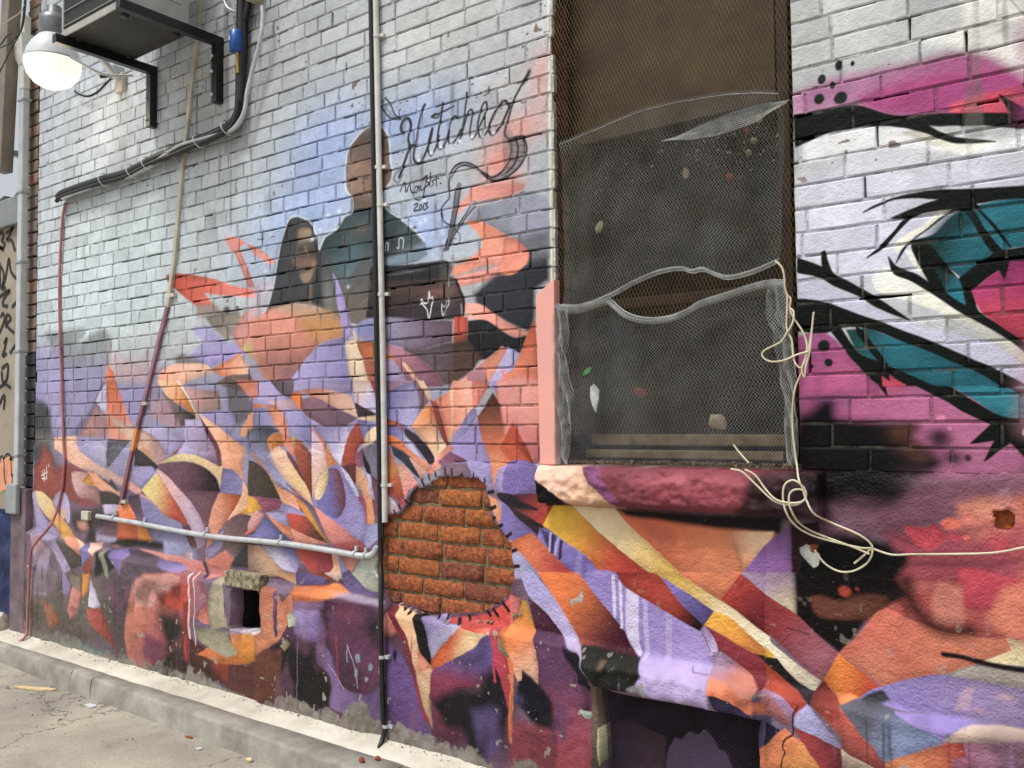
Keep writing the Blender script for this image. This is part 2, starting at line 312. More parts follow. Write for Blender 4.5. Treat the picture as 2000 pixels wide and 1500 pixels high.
C|4b4340|5.5|1|7d6a6a -4120,1490 -4295,1499|-4403,1629 -4237,1545 -4092,1495 -4141,1469 -4238,1447 -4320,1540
P|b78a90|18.9|0.7||-4492,1591 -4369,1588 -4307,1526 -4235,1451 -4318,1438 -4503,1501
P|f0b488|4.6|1|e08634 -4358,1670 -4144,1530|-4434,1687 -4280,1681 -4191,1604 -4093,1521 -4084,1495 -4202,1544 -4357,1607
P|cb9490|14.1|1|a5847f -4168,1624 -3900,1526|-4203,1638 -3901,1616 -3868,1519 -4053,1502 -4121,1569
P|5b4f4e|21.4|0.8||-3837,1666 -3712,1661 -3631,1553 -3611,1503 -3721,1442 -3794,1493
P|9e93c0|13.6|1||-4053,1509 -3815,1512 -3741,1454 -3793,1398 -3899,1442
P|d87a58|9.7|0.8||-3743,1662 -3572,1656 -3572,1582 -3631,1571
P|d99a68|8.1|1||-3601,1521 -3581,1484 -3590,1441 -3630,1398 -3710,1391 -3690,1441
P|b4a5ce|6.2|1|8f6f88 -4176,1364 -3870,1295|-4189,1474 -4053,1466 -3963,1397 -3898,1333 -3865,1241 -4000,1266 -4135,1292 -4251,1300 -4174,1369
P|6a3c44|6.9|1||-4039,1479 -3964,1410 -3898,1346 -3854,1238 -3886,1235 -3919,1320 -3996,1404
P|f1b18c|5.0|1|eda47a -3986,1462 -3734,1222|-4053,1502 -3899,1437 -3793,1385 -3685,1345 -3682,1298 -3692,1248 -3680,1171 -3744,1215 -3849,1237 -3874,1308 -3918,1372
P|e9dcc0|3.6|1||-4264,1681 -4244,1680 -4191,1624 -4116,1556 -4050,1463 -4075,1488 -4144,1570
P|7c78a8|9.8|0.8||-3782,1385 -3690,1379 -3590,1373 -3590,1324 -3685,1342
C|e6d196|4.4|1|e0b98c -4321,1275 -3880,1155|-4367,1261 -4227,1296 -4056,1286 -3891,1238 -3847,1231 -3867,1127 -3901,1180 -4000,1234 -4134,1257 -4309,1254 -4418,1231
C|6c4a58|6.3|1|2c2226 -4226,1230 -3901,1122|-4432,1229 -4309,1254 -4134,1255 -4000,1229 -3912,1180 -3877,1123 -3890,1106 -4178,1104 -4308,1166
P|8178a8|4.1|1||-3849,1231 -3755,1216 -3693,1180 -3680,1111 -3871,1110
P|7e5764|5.2|1|6a4650 -4110,1095 -3953,947|-4225,1110 -3888,1109 -3898,1065 -3943,999 -3972,911 -4007,909 -4064,1006
P|dc9276|5.1|1|c05c30 -3911,1045 -3733,1048|-3881,1104 -3691,1104 -3713,1074 -3802,988 -3834,955 -3886,920 -3949,774 -3984,759 -3974,895 -3941,1012
P|eab088|4.8|1||-3693,1104 -3681,1174 -3593,1079 -3563,1056 -3563,971 -3722,1008 -3804,981
P|e8a62c|9.6|1||-3694,1025 -3573,1092 -3573,1031 -3720,1009
P|dba7a2|5.4|1|cdb2d0 -4393,1192 -4018,866|-4440,1213 -4344,1180 -4225,1109 -4109,1042 -4028,969 -3994,898 -3993,845 -4062,821 -4130,930 -4224,1024 -4331,1113
P|e2cb82|5.6|1|c44e3a -4528,1119 -4224,1077|-4593,1095 -4439,1198 -4329,1106 -4223,1017 -4128,922 -4222,943 -4353,976 -4464,1031
P|b3a5d3|4.9|1|a396c8 -4657,1213 -4528,1133|-4668,1220 -4492,1223 -4439,1197 -4591,1102 -4721,1137
P|d99c92|5.9|1||-4721,1141 -4597,1095 -4610,1073 -4489,1045 -4341,963 -4426,985 -4616,1059 -4734,1104
P|7f78a3|7.5|1|9f98c0 -4526,1016 -4163,816|-4616,1067 -4464,1026 -4341,964 -4199,926 -4078,816 -4129,793 -4460,817 -4550,945
P|5a4856|10.0|1||-4720,1056 -4616,1073 -4573,950 -4665,952 -4719,1012
P|6b4a55|7.1|1||-4130,930 -4062,824 -4106,807 -4199,926
P|f0844c|6.1|1|d8683c -4785,996 -4715,816|-4812,1008 -4719,1012 -4650,945 -4609,820 -4715,813 -4838,818 -4825,966
P|dd8a34|4.9|1||-4636,918 -4560,917 -4458,824 -4611,813
P|b0a6c6|10.6|1||-5072,820 -4849,821 -4842,793 -5071,780
P|3c3c3a|21.8|1||-5130,846 -5073,857 -5064,777 -5186,768
P|7d5a66|21.0|0.8||-4975,929 -4838,929 -4849,821 -5016,831
C|34342f|15.9|1||-4889,789 -4715,823 -4363,821 -4411,789 -4611,788 -4875,758
P|9a9ac0|14.5|1||-4363,835 -4129,812 -4073,810 -4038,748 -4362,767
P|b08e98|12.0|1|a89cb8 -5666,769 -5599,557|-5767,791 -5504,711 -5547,531 -5679,519 -5712,609
P|a898ba|8.0|1||-5773,798 -5458,787 -5298,697 -5266,611 -5333,575 -5492,712
P|5a5149|11.1|1||-5463,779 -5351,770 -5139,703 -5138,643 -5243,619 -5305,659
P|d88c72|5.0|1||-5395,785 -5289,783 -5114,725 -5157,700
P|e2c2ac|4.1|1||-5292,784 -5187,753 -5119,733 -5128,718
P|8479b2|4.4|1||-5166,749 -5121,765 -5038,723 -5127,658
P|e9bba4|4.3|1||-5128,766 -4979,783 -5010,705
P|a95242|7.5|1||-5014,711 -4999,739 -5036,602 -5126,629
P|322f2d|10.4|1||-4986,733 -4873,748 -4758,662 -4989,593
P|7d69a2|6.8|1||-4884,746 -4699,774 -4718,629 -4765,663
P|5d4d5b|15.3|1||-4714,767 -4459,751 -4264,675 -4633,627
B|c98a9a|0|0.5|81 14 0|-4848,771
L|8f8e7c|10.4|1|41.5|-4931,725 -4887,681 -4858,619
P|e2978e|7.1|1|d8807a -4460,766 -3878,706|-4598,775 -4106,762 -3994,751 -3802,717 -3852,692 -4154,711 -4362,746
C|8979b0|4.5|1||-4386,730 -4220,732 -4150,713 -4172,692 -4300,702
P|9c8fb8|8.5|1||-3984,823 -3846,922 -3845,853 -3973,760
P|cf7a66|8.4|1||-3973,760 -3824,829 -3751,792 -3800,713 -3973,741
P|6e5058|6.5|1|8a7068 -3732,992 -3782,820|-3846,954 -3722,1011 -3622,1010 -3592,939 -3751,804 -3835,860
P|3f3f42|11.3|1||-3751,792 -3592,933 -3552,760 -3782,752
P|d86a5a|6.4|1||-3671,915 -3582,982 -3582,946
P|c6a9a6|7.2|1||-4186,781 -4106,794 -4106,755 -4174,763
P|4c3c48|4.7|1||-4016,753 -3984,756 -3934,685 -3962,683
P|d8847a|5.9|1||-3984,753 -3802,725 -3907,688 -3934,685
L|dcd2cc|3.7|1|7.3|-5713,1173 -5686,1110
L|dcd2cc|3.6|1|7.3|-5688,1181 -5678,1118
L|dcd2cc|3.6|1|7.3|-5728,1141 -5647,1167
L|dcd2cc|3.6|1|7.3|-5720,1125 -5654,1127
L|dcd2cc|3.6|1|7.3|-5664,1198 -5654,1127
L|dcd2cc|3.6|1|7.2|-5648,1214 -5635,1198
P|aa9dc9|5.4|1||-3572,1656 -3485,1653 -3343,1565 -3302,1519 -3503,1555 -3576,1563
P|574a50|5.4|1|6a5a64 -3475,1641 -3343,1583|-3485,1653 -3298,1647 -3332,1569 -3408,1596
P|d88f78|9.7|1||-3650,1491 -3581,1490 -3585,1447 -3650,1385
P|a598c4|5.0|1||-3307,1647 -2924,1633 -2918,1587 -3112,1604 -3217,1607 -3307,1604
P|e0977d|4.9|1|dcb09c -3217,1597 -2912,1488|-3257,1603 -3112,1603 -2961,1573 -2926,1554 -2886,1475 -3044,1528 -3173,1565
P|e07c36|5.2|1||-3334,1587 -3269,1601 -3242,1555 -3259,1509 -3325,1563
P|8b6672|5.0|1|6e5468 -3217,1544 -3002,1421|-3261,1562 -3155,1565 -3044,1522 -2886,1471 -2967,1437 -3010,1407 -3078,1407 -3112,1437 -3217,1485 -3252,1514
P|c9a3b4|5.3|1||-3503,1556 -3399,1560 -3325,1563 -3268,1509 -3362,1522 -3446,1536
P|e0966f|5.4|1|d88a78 -3474,1531 -3370,1404|-3513,1537 -3446,1537 -3397,1505 -3359,1439 -3350,1397 -3398,1397 -3445,1439 -3484,1494
P|cf7a3c|5.6|1||-3611,1546 -3522,1537 -3571,1519 -3611,1518
P|8983af|9.5|1||-3611,1524 -3513,1526 -3455,1434 -3610,1435
P|a59acb|5.2|1|8f86bc -3325,1505 -3199,1369|-3362,1522 -3259,1503 -3194,1438 -3185,1346 -3279,1397 -3350,1433
C|4d5362|11.0|1|7a7690 -3493,1410 -3570,1312|-3650,1419 -3493,1434 -3417,1415 -3464,1404 -3500,1374 -3500,1301 -3644,1299
C|c77a3a|5.4|1||-3507,1367 -3483,1391 -3445,1403 -3398,1398 -3387,1350 -3445,1344 -3483,1325
P|e08c72|5.3|1||-3398,1397 -3332,1385 -3274,1301 -3315,1302 -3379,1349
P|a4543c|5.1|1|8a4034 -3288,1351 -3185,1167|-3306,1380 -3234,1350 -3184,1305 -3174,1107 -3193,1119 -3274,1244 -3297,1303
P|f3c0a6|5.3|1|ecc48a -3445,1314 -3256,1164|-3488,1313 -3464,1334 -3417,1344 -3352,1302 -3274,1221 -3211,1153 -3176,1084 -3273,1139 -3392,1206 -3458,1276
P|6a4852|5.2|1||-3361,1325 -3301,1279 -3236,1187 -3274,1221 -3347,1290
P|c9a43c|7.5|1||-3324,1386 -3306,1380 -3306,1345 -3324,1357
P|d4b6cc|5.0|1|e6bca8 -3181,1398 -3107,1227|-3186,1414 -3120,1363 -3093,1306 -3071,1261 -3150,1167 -3176,1107
P|d9793c|5.0|1|e08a58 -3172,1410 -3023,1263|-3183,1430 -3112,1374 -3042,1301 -3002,1260 -3073,1253 -3110,1351
P|a59acb|4.9|1|d4cce4 -3078,1427 -2993,1280|-3181,1434 -2957,1432 -2940,1397 -2969,1341 -2993,1272 -3044,1306 -3103,1368
P|b14e3a|4.8|1|9c4030 -2912,1426 -2940,1276|-2969,1341 -2940,1397 -2910,1431 -2878,1461 -2846,1370 -2880,1342 -2896,1309 -2898,1268 -2983,1266
P|e9cba6|4.7|1||-2884,1468 -2832,1484 -2754,1480 -2754,1445 -2832,1458
P|4a383a|4.7|1||-2905,1539 -2758,1485 -2880,1475 -2896,1509
P|e2c4b6|4.7|1|c2b8da -2879,1621 -2816,1519|-2921,1633 -2810,1629 -2775,1561 -2766,1489 -2832,1513 -2904,1542
P|9e4038|4.6|1||-2810,1629 -2754,1627 -2754,1507 -2773,1562
P|8982b8|4.7|1||-2881,1464 -2750,1446 -2815,1419 -2840,1381 -2854,1385
C|e9caa8|4.6|1||-2842,1381 -2816,1414 -2750,1437 -2751,1361 -2817,1354 -2840,1341
C|6e6478|4.6|1|8a8098 -2824,1333 -2758,1236|-2840,1341 -2801,1360 -2747,1369 -2743,1209 -2805,1228 -2850,1319
P|8b526a|4.7|1||-2898,1309 -2854,1339 -2835,1260 -2901,1259
P|20222c|4.7|1||-2854,1321 -2813,1266 -2803,1228 -2827,1239 -2846,1277
P|5b3034|4.8|1||-2991,1262 -2898,1270 -2898,1185 -2955,1235
C|8d80b9|4.8|1|a094c8 -3039,1059 -2852,987|-3073,1249 -2998,1262 -2955,1196 -2876,1138 -2851,1090 -2827,1015 -2851,953 -2884,945 -3006,993 -3141,1076 -3176,1089 -3150,1167
C|6f68a6|4.9|1|7a4854 -3073,1114 -2973,1146|-3071,1244 -3006,1240 -2965,1157 -2962,1084 -3004,1038 -3056,1040 -3150,1096 -3090,1180
C|e9c68f|5.0|1|eccaa0 -3107,1227 -3150,1122|-3160,1119 -3141,1190 -3080,1249 -3080,1181 -3124,1116
P|cac2dd|4.8|1||-2991,1258 -2939,1219 -2882,1149 -2880,1125 -2924,1175
P|a6506a|4.7|1||-2884,1131 -2843,1140 -2819,1070 -2827,1026 -2843,1085
P|e1a67e|4.7|1|d88f60 -2876,1233 -2798,1029|-2893,1259 -2850,1238 -2819,1179 -2788,1093 -2781,1018 -2819,1015 -2827,1091 -2851,1150 -2893,1198
P|7f4a58|4.6|1||-2813,1228 -2747,1203 -2748,1037 -2782,1072 -2790,1136
P|bab6da|4.6|1||-2828,1234 -2805,1224 -2780,1126 -2804,1136
P|9c9ac4|4.6|1||-2821,1015 -2755,1025 -2755,964 -2827,910 -2851,946
P|4a4038|6.3|1||-3643,1274 -3584,1263 -3504,1221 -3428,1145 -3399,1099 -3583,1101 -3642,1108
P|d98c58|5.4|1|e2a084 -3525,1240 -3273,1059|-3649,1336 -3584,1292 -3504,1227 -3430,1157 -3308,1120 -3262,1046 -3224,1029 -3383,1070 -3401,1099 -3487,1215 -3584,1275
P|9b93ba|5.4|1||-3650,1373 -3521,1300 -3392,1206 -3290,1133 -3328,1143 -3439,1193 -3535,1263 -3649,1336
P|d9a192|5.2|1||-3328,1151 -3269,1141 -3172,1084 -3211,1105 -3291,1127
P|9b526a|5.5|1||-3642,1098 -3583,1104 -3392,1087 -3409,1057 -3505,1034 -3563,1055 -3642,1071
P|e8a62c|5.6|1||-3642,1101 -3583,1092 -3542,1050 -3583,1036 -3642,1028
P|6a4860|5.1|1||-3355,1170 -3273,1124 -3183,1070 -3163,1064 -3069,925 -3090,972 -3176,1066
P|d8782e|5.1|1|e0a030 -3291,1116 -3193,1022|-3314,1122 -3227,1077 -3183,1033 -3105,952 -3069,919 -3132,949 -3211,1014 -3237,1048
P|9b91c2|5.2|1||-3392,1082 -3300,1063 -3227,1031 -3346,1036 -3410,1050
P|a69dca|5.3|1||-3505,1029 -3355,1037 -3344,966 -3448,1001
P|c14b36|5.1|1|6c4032 -3318,1021 -3141,951|-3357,1037 -3227,1026 -3157,977 -3069,914 -3211,934 -3327,967
P|e0895f|5.3|1||-3505,1028 -3438,995 -3325,967 -3313,910 -3410,944
P|7d79b2|5.4|1|565486 -3524,925 -3495,1005|-3641,911 -3582,930 -3505,1017 -3429,966 -3322,912 -3391,913 -3582,912
P|d99a9a|5.6|1||-3641,972 -3583,1037 -3522,1021 -3582,963 -3641,936
P|e19179|5.1|1||-3327,967 -3211,939 -3071,913 -3300,908
P|e18a7e|4.9|1|d88078 -3124,1055 -2940,937|-3165,1077 -3098,1045 -3006,1004 -2883,946 -2957,922 -3039,916 -3073,943
P|9c4a4a|4.7|1||-3039,912 -2875,942 -2820,912 -2845,892 -3023,906
P|c8a182|5.5|1|8a7060 -3485,796 -3620,736|-3641,871 -3523,859 -3391,779 -3326,751 -3581,727 -3640,722
P|7c78b2|5.3|1|cfc6e0 -3318,875 -3409,791|-3533,870 -3307,887 -3271,802 -3289,769 -3391,783
P|b1493d|5.0|1|9c3c48 -3228,876 -3073,798|-3300,892 -3046,895 -3029,834 -3046,778 -3167,772 -3273,852
P|e9ad8a|4.9|1||-3048,890 -3004,870 -2970,817 -2978,773 -3094,762 -3038,811
P|8a84b2|4.8|1||-3006,871 -2955,819 -2937,777 -2990,772
P|c98279|4.8|1||-2990,871 -2875,875 -2923,809 -2957,824
P|bfc3b3|4.6|1||-2934,777 -2859,871 -2771,885 -2752,913 -2752,795
P|9b7a92|4.5|1||-2715,1626 -2556,1620 -2544,1582 -2716,1550
C|8580b8|4.4|1|a79cc8 -2685,1549 -2553,1504|-2716,1566 -2545,1615 -2513,1555 -2542,1477 -2588,1435 -2648,1451 -2716,1466
P|8b697a|4.3|1||-2558,1621 -2515,1619 -2466,1538 -2524,1492 -2520,1555
P|e2bb9c|4.3|1||-2527,1619 -2496,1618 -2450,1538 -2473,1538
P|c8603c|4.5|1|7a5a80 -2686,1452 -2611,1420|-2716,1466 -2648,1452 -2589,1433 -2611,1409 -2716,1436
P|7a72b0|4.4|1|c8c0dc -2663,1426 -2539,1325|-2716,1439 -2648,1430 -2590,1387 -2522,1313 -2547,1323 -2649,1387 -2716,1399
P|d8703c|4.4|1|e09070 -2686,1383 -2500,1274|-2716,1401 -2649,1383 -2539,1314 -2464,1284 -2478,1253 -2590,1303 -2686,1355 -2716,1361
P|e88a4a|4.3|1|f0a070 -2474,1513 -2503,1435|-2474,1523 -2445,1491 -2432,1432 -2562,1433 -2537,1466
P|e9a47c|4.2|1|f2cca8 -2503,1425 -2427,1306|-2562,1432 -2425,1431 -2411,1388 -2368,1357 -2426,1300 -2436,1293 -2482,1361
C|3a2d38|4.3|1||-2600,1425 -2539,1399 -2474,1346 -2436,1295 -2464,1283 -2553,1366 -2598,1398
P|e98c74|4.1|1|f0a48c -2398,1527 -2264,1525|-2439,1538 -2363,1572 -2341,1613 -2242,1609 -2236,1518 -2269,1473 -2350,1383 -2365,1362 -2405,1480
P|ecc294|3.0|1||-2365,1588 -2342,1590 -2343,1474 -2350,1373 -2365,1379 -2344,1480
P|8a3d34|4.2|1||-2462,1539 -2432,1528 -2397,1454 -2364,1357 -2344,1347 -2365,1335 -2379,1357 -2419,1434
P|e38574|4.0|1||-2242,1609 -2144,1606 -2192,1543 -2230,1498 -2238,1519
P|8d85b2|4.1|1||-2231,1509 -2216,1474 -2285,1398 -2350,1378 -2277,1463
P|9b8dc9|3.9|1||-2155,1606 -2082,1604 -2121,1565
P|e9957e|3.8|1||-2123,1565 -2042,1607 -2006,1620 -2008,1390 -2044,1447 -2104,1520
P|9686bf|4.0|1|a596cc -2232,1424 -2199,1212|-2205,1468 -2180,1378 -2140,1281 -2133,1187 -2167,1183 -2269,1239 -2362,1257 -2403,1286 -2351,1358 -2285,1398
P|6c3c32|3.9|1|d8764e -2167,1523 -2116,1292|-2135,1560 -2092,1506 -2038,1437 -2008,1390 -2007,1285 -2085,1272 -2126,1192 -2149,1300 -2193,1388 -2212,1468
P|e39a6c|21.9|0.5||-2150,1321 -2045,1342 -2039,1303 -2085,1272 -2126,1192
P|e1917f|4.2|1||-2365,1363 -2337,1347 -2416,1294 -2434,1300
P|8b526c|4.1|1||-2416,1294 -2357,1333 -2269,1298 -2410,1284
P|856a7c|7.0|1||-2403,1285 -2269,1289 -2237,1238 -2396,1233
P|e9917e|4.2|1||-2479,1253 -2423,1295 -2402,1275 -2458,1231
P|343848|4.4|1||-2682,1351 -2575,1309 -2511,1247 -2499,1214 -2550,1241 -2623,1292 -2665,1312
P|e0a590|3.7|1||-2575,1304 -2486,1254 -2508,1222
C|e9aa93|4.4|1|e09088 -2630,1261 -2558,1189|-2647,1271 -2594,1262 -2542,1209 -2542,1183 -2580,1177 -2609,1132
P|c97a6a|4.5|1||-2716,1364 -2677,1313 -2658,1275 -2713,1267
P|b86a3c|4.5|1|a84838 -2675,1265 -2646,1133|-2713,1270 -2660,1281 -2629,1207 -2607,1139 -2608,1106 -2713,1165
B|c89a3c|0|0.6|30 32 0|-2679,1249
P|cbb4bb|4.5|1||-2713,1154 -2661,1116 -2637,1085 -2676,1068 -2713,1058
P|5b4652|3.7|1||-2605,1116 -2549,1173 -2564,1120 -2593,1101
P|b0485a|5.0|1||-2638,1144 -2609,1134 -2602,1114 -2631,1091
C|a99bcc|4.4|1||-2116,1253 -2085,1278 -2012,1299 -2008,1175 -2117,1178
P|e19262|3.9|1||-2158,1166 -2116,1146 -2086,1070 -2073,1021 -2124,1082
P|9585be|3.3|1||-2111,1149 -2039,1112 -2039,1026 -2073,1035
P|d9a2aa|3.8|1||-2065,1014 -2039,1026 -2040,954
P|dd9088|10.7|1|c87070 -2006,1592 -2009,1304|-2116,1605 -1912,1598 -1895,1297 -2055,1298
P|a9432e|3.8|1||-2044,1444 -1985,1360 -1950,1299 -2046,1301 -2100,1351
P|e2988a|16.0|0.6||-2054,1613 -1915,1598 -1911,1432 -2008,1433
P|d8623c|10.9|0.7||-2094,1351 -2045,1375 -1974,1304 -2079,1298
C|7d69aa|4.3|1||-2055,1297 -1936,1286 -1930,1190 -2056,1171 -2092,1205
P|5a2a34|4.2|1|b23c30 -2032,1160 -1881,1097|-2117,1175 -2044,1175 -1923,1180 -1849,1145 -1891,1066 -2044,1125
P|3a2c30|3.7|1||-2081,1143 -2044,1126 -1903,1067 -1915,1023 -1974,1053
P|7968a9|3.8|1||-2093,1138 -2045,1102 -1967,1053 -1926,1028 -2046,1004 -2106,1026
P|8070ba|3.0|1||-1917,1057 -1841,1035 -1727,979 -1619,905 -1751,892 -1827,952 -1928,1023
P|483866|9.3|1||-1917,1057 -1841,1032 -1871,986 -1879,986
P|e9b220|3.4|1|c4402e -1853,1098 -1578,939|-1901,1071 -1851,1150 -1779,1153 -1725,1109 -1631,1035 -1521,965 -1455,920 -1624,904 -1727,979 -1841,1038
P|e9d0a6|3.3|1|e9bb56 -1652,1096 -1384,936|-1782,1152 -1604,1147 -1559,1101 -1471,1038 -1315,934 -1421,924 -1521,969 -1631,1039 -1725,1109
P|d2663e|3.0|1|dd8256 -1452,1108 -1181,963|-1582,1142 -1311,1133 -1053,1104 -1029,1094 -1058,1065 -1096,1022 -1143,951 -1315,934 -1471,1038 -1559,1105
P|b05a44|27.0|0.5||-1500,1101 -1404,1081 -1359,1001 -1406,1005
P|1d1414|11.2|1||-1587,1146 -1311,1142 -1011,1146 -1013,1097 -1094,1100 -1266,1105 -1452,1116 -1550,1124
P|e9bb94|5.7|1|d98a60 -1094,1082 -1180,1036|-1183,1091 -1037,1100 -1058,1064 -1096,1022 -1139,959
P|85599b|2.8|1||-1033,1084 -976,1121 -976,967 -1145,950 -1096,1022
P|e67a4a|3.7|1|a52e36 -1998,986 -1800,905|-2107,963 -2046,997 -1956,1037 -1898,997 -1826,939 -1745,892 -1918,876 -1987,939 -2046,973
P|aaa6ce|3.7|1||-2058,979 -1987,940 -1912,876 -2059,862
P|a64f7e|14.0|1|b86690 -886,1554 -414,1333|-951,1587 -332,1562 -341,1267 -957,1277
P|8a4a80|22.7|0.6||-949,1533 -774,1558 -805,1491 -888,1485
B|c04a78|0|0.6|42 22 0|-685,1533
P|75485a|24.1|1||-900,1248 -340,1301 -343,1201 -904,1072
P|d9715e|19.4|0.9||-510,1206 -341,1241 -344,1141 -512,1150
P|9c404e|19.9|0.95||-712,1123 -344,1167 -348,1014 -681,981
B|dc8068|0|0.5|62 27 0|-450,1133
C|100c16|20.2|1||-951,1435 -915,1462 -876,1496 -850,1490 -839,1450 -727,1434 -616,1426 -631,1390 -575,1344 -563,1312 -640,1260 -711,1196 -855,1200 -896,1217 -895,1286 -952,1300
B|1a1320|0|0.8|152 89 0|-780,1311
B|62392c|0|0.8|45 29 0|-672,1397
B|6a4438|0|0.6|47 25 0|-622,1343
B|3a2030|0|0.85|39 32 0|-561,1383
B|4a2a38|0|0.8|23 18 0|-527,1334
B|4a2438|0|1|13 13 0.4|-489,1338
B|e07aa8|0|1|17 13 0.5|-555,1443
B|e07aa8|0|1|8 8 0.5|-532,1417
B|9a3a48|0|0.5|20 11 0|-628,1372
B|8a5a70|0|0.7|93 26 0|-760,1216
B|7c5a6e|0|0.7|95 41 0|-805,1147
B|1d1418|0|0.6|53 26 0|-710,1225
C|c03a4c|3.4|0.9||-657,1134 -643,1145 -603,1141 -576,1153 -554,1130 -558,1112 -581,1086 -618,1090 -637,1110
B|e06a52|0|1|34 22 0.5|-534,1156
B|e06a58|0|1|13 10 0.4|-500,1121
B|b83448|0|0.8|20 7 0.4|-645,1077
B|c03848|0|0.7|26 14 0|-528,1121
B|c83c4c|0|0.7|39 31 0|-420,1112
C|0a0809|16.6|1||-963,1014 -950,1057 -896,1082 -820,1106 -713,1094 -686,1074 -649,1054 -681,995 -717,963 -926,941 -966,968
B|0e0a0c|0|1|17 14 0.3|-669,1050
P|8b5c9b|2.8|1||-1058,1061 -984,1125 -976,967 -1060,959
P|2a1416|4.6|1||-980,1127 -898,1137 -896,1080 -950,1057 -966,968 -978,967
P|c98fb0|9.6|0.3||-393,1198 -391,1266 -422,1237 -432,1210
P|070f0b|2.3|1||-637,1549 -567,1511 -504,1470 -428,1428 -479,1378 -420,1387 -448,1332 -385,1380 -355,1342 -337,1321 -333,1455 -404,1452 -459,1483 -512,1520 -547,1546
P|070f0b|2.5|1||-727,1556 -699,1555 -695,1512
P|176c7c|2.3|1|22808f -518,1535 -365,1462|-542,1546 -408,1541 -352,1500 -332,1488 -333,1447 -401,1452 -474,1501
P|070f0b|2.2|1||-411,1545 -330,1556 -332,1488 -352,1501
B|c8a8c8|0|1|6 13 0.5|-353,1406
P|c7c2e2|3.2|1||-347,1556 -330,1556 -331,1515
P|b26d9c|24.9|0.9|b13f84 -751,2474 -579,2313|-952,2443 -857,2468 -715,2465 -609,2461 -444,2455 -308,2371 -311,2296 -357,2261 -655,2319 -754,2369 -949,2378
B|b26a9a|0|0.5|99 35 0|-846,2434
P|b03c82|17.1|0.85||-753,2397 -611,2409 -399,2387 -309,2337 -311,2296 -360,2261 -648,2319 -736,2363
P|d94c60|8.5|0.9||-506,2315 -416,2327 -307,2329 -308,2281 -357,2260 -507,2290
P|efebe6|23.2|0.8||-478,2616 -362,2581 -302,2497 -306,2336 -368,2403 -428,2447 -574,2515 -455,2530
P|b3b0ae|19.5|0.5||-442,2533 -387,2493 -322,2416 -305,2384 -303,2442 -379,2526
L|8f8f8c|1.3|1|2.6|-356,2576 -316,2508
P|eef0f2|14.1|0.8||-927,2282 -868,2310 -719,2298 -564,2262 -489,2218 -359,2192 -313,2214 -315,2163 -484,2178 -685,2235 -909,2235
P|f0eddd|5.5|1||-632,2262 -564,2262 -489,2207 -401,2194 -477,2173
P|070f0b|2.8|1||-947,2384 -851,2378 -761,2373 -655,2319 -513,2292 -358,2261 -385,2317 -309,2254 -310,2211 -419,2241 -567,2270 -531,2244 -489,2221 -400,2193 -493,2207 -564,2247 -631,2279 -719,2302 -830,2309 -888,2297 -945,2284
P|070f0b|2.2|1||-329,2335 -306,2336 -308,2295
B|16261d|0|1|12 20 0.7|-808,2506
B|16261d|0|1|7 10 0.7|-767,2501
B|16261d|0|1|15 17 0.7|-858,2476
B|16261d|0|1|9 14 0.7|-827,2450
B|16261d|0|1|18 20 0.7|-866,2417
B|16261d|0|1|23 22 0.7|-805,2405
P|dcdcee|29.8|0.6||-941,2193 -618,2137 -656,1987 -695,1844 -802,1893 -947,1956
P|c5c3de|7.0|0.8||-940,1893 -732,1780 -636,1720 -375,1622 -330,1529 -378,1530 -563,1651 -733,1743 -942,1810
P|9a4a80|5.3|1|c0568c -921,1691 -848,1553|-951,1697 -909,1710 -867,1703 -823,1666 -787,1622 -720,1541 -717,1519 -955,1525
P|f2efe2|2.5|1||-504,2024 -537,2025 -588,1989 -636,1966 -670,1941 -655,1917 -619,1949 -578,1980
P|f2f0e4|2.5|1||-632,1922 -612,1915 -577,1833 -601,1859
P|f0eedd|4.8|1|ece8dc -695,1859 -375,1639|-725,1851 -708,1875 -678,1879 -663,1859 -576,1802 -496,1738 -395,1664 -328,1603 -329,1562 -420,1654 -503,1713 -594,1767 -710,1817
P|176c7c|2.7|1|0f3434 -427,1945 -544,1990|-616,1949 -555,1963 -488,2018 -315,2033 -319,1900 -388,1901 -404,1893 -493,1835 -566,1909
P|070f0b|2.4|1||-747,2050 -714,2066 -671,2078 -636,2084 -575,2085 -487,2076 -315,2056 -316,2025 -378,2032 -450,2032 -441,2011 -408,1967 -370,1902 -398,1891 -413,1897 -443,1947 -479,2013 -504,2023 -537,2006 -578,1977 -619,1948 -659,1892 -644,1923 -623,1946 -554,1991 -507,2025 -587,2025 -621,2017 -671,2022 -593,2047 -539,2056 -613,2073 -671,2074
P|176c7c|1.6|1||-456,2018 -444,2004 -375,1900 -387,1898 -427,1959
P|13333a|17.0|0.8||-514,2022 -479,2016 -458,1974 -539,1960 -572,1965
P|070f0b|2.3|1||-620,1949 -589,1942 -560,1919 -499,1826 -493,1833 -409,1890 -394,1895 -319,1898 -321,1858 -374,1862 -387,1810 -402,1844 -456,1804 -465,1801 -460,1766 -451,1734 -389,1681 -327,1628 -328,1599 -395,1664 -496,1738 -576,1802 -626,1839 -666,1862 -680,1910 -659,1881 -615,1857 -575,1827 -613,1916
P|176c7c|2.4|1|103838 -501,1795 -549,1836|-558,1865 -525,1847 -499,1823 -485,1761 -527,1794 -545,1835
P|a32a6a|1.6|1|ca3a58 -399,1831 -388,1709|-465,1798 -450,1804 -402,1841 -387,1808 -373,1861 -321,1858 -327,1628 -439,1729 -457,1766
P|070f0b|1.8|1||-619,2016 -642,2011 -670,1978 -706,1941 -738,1914 -693,1939 -649,1989
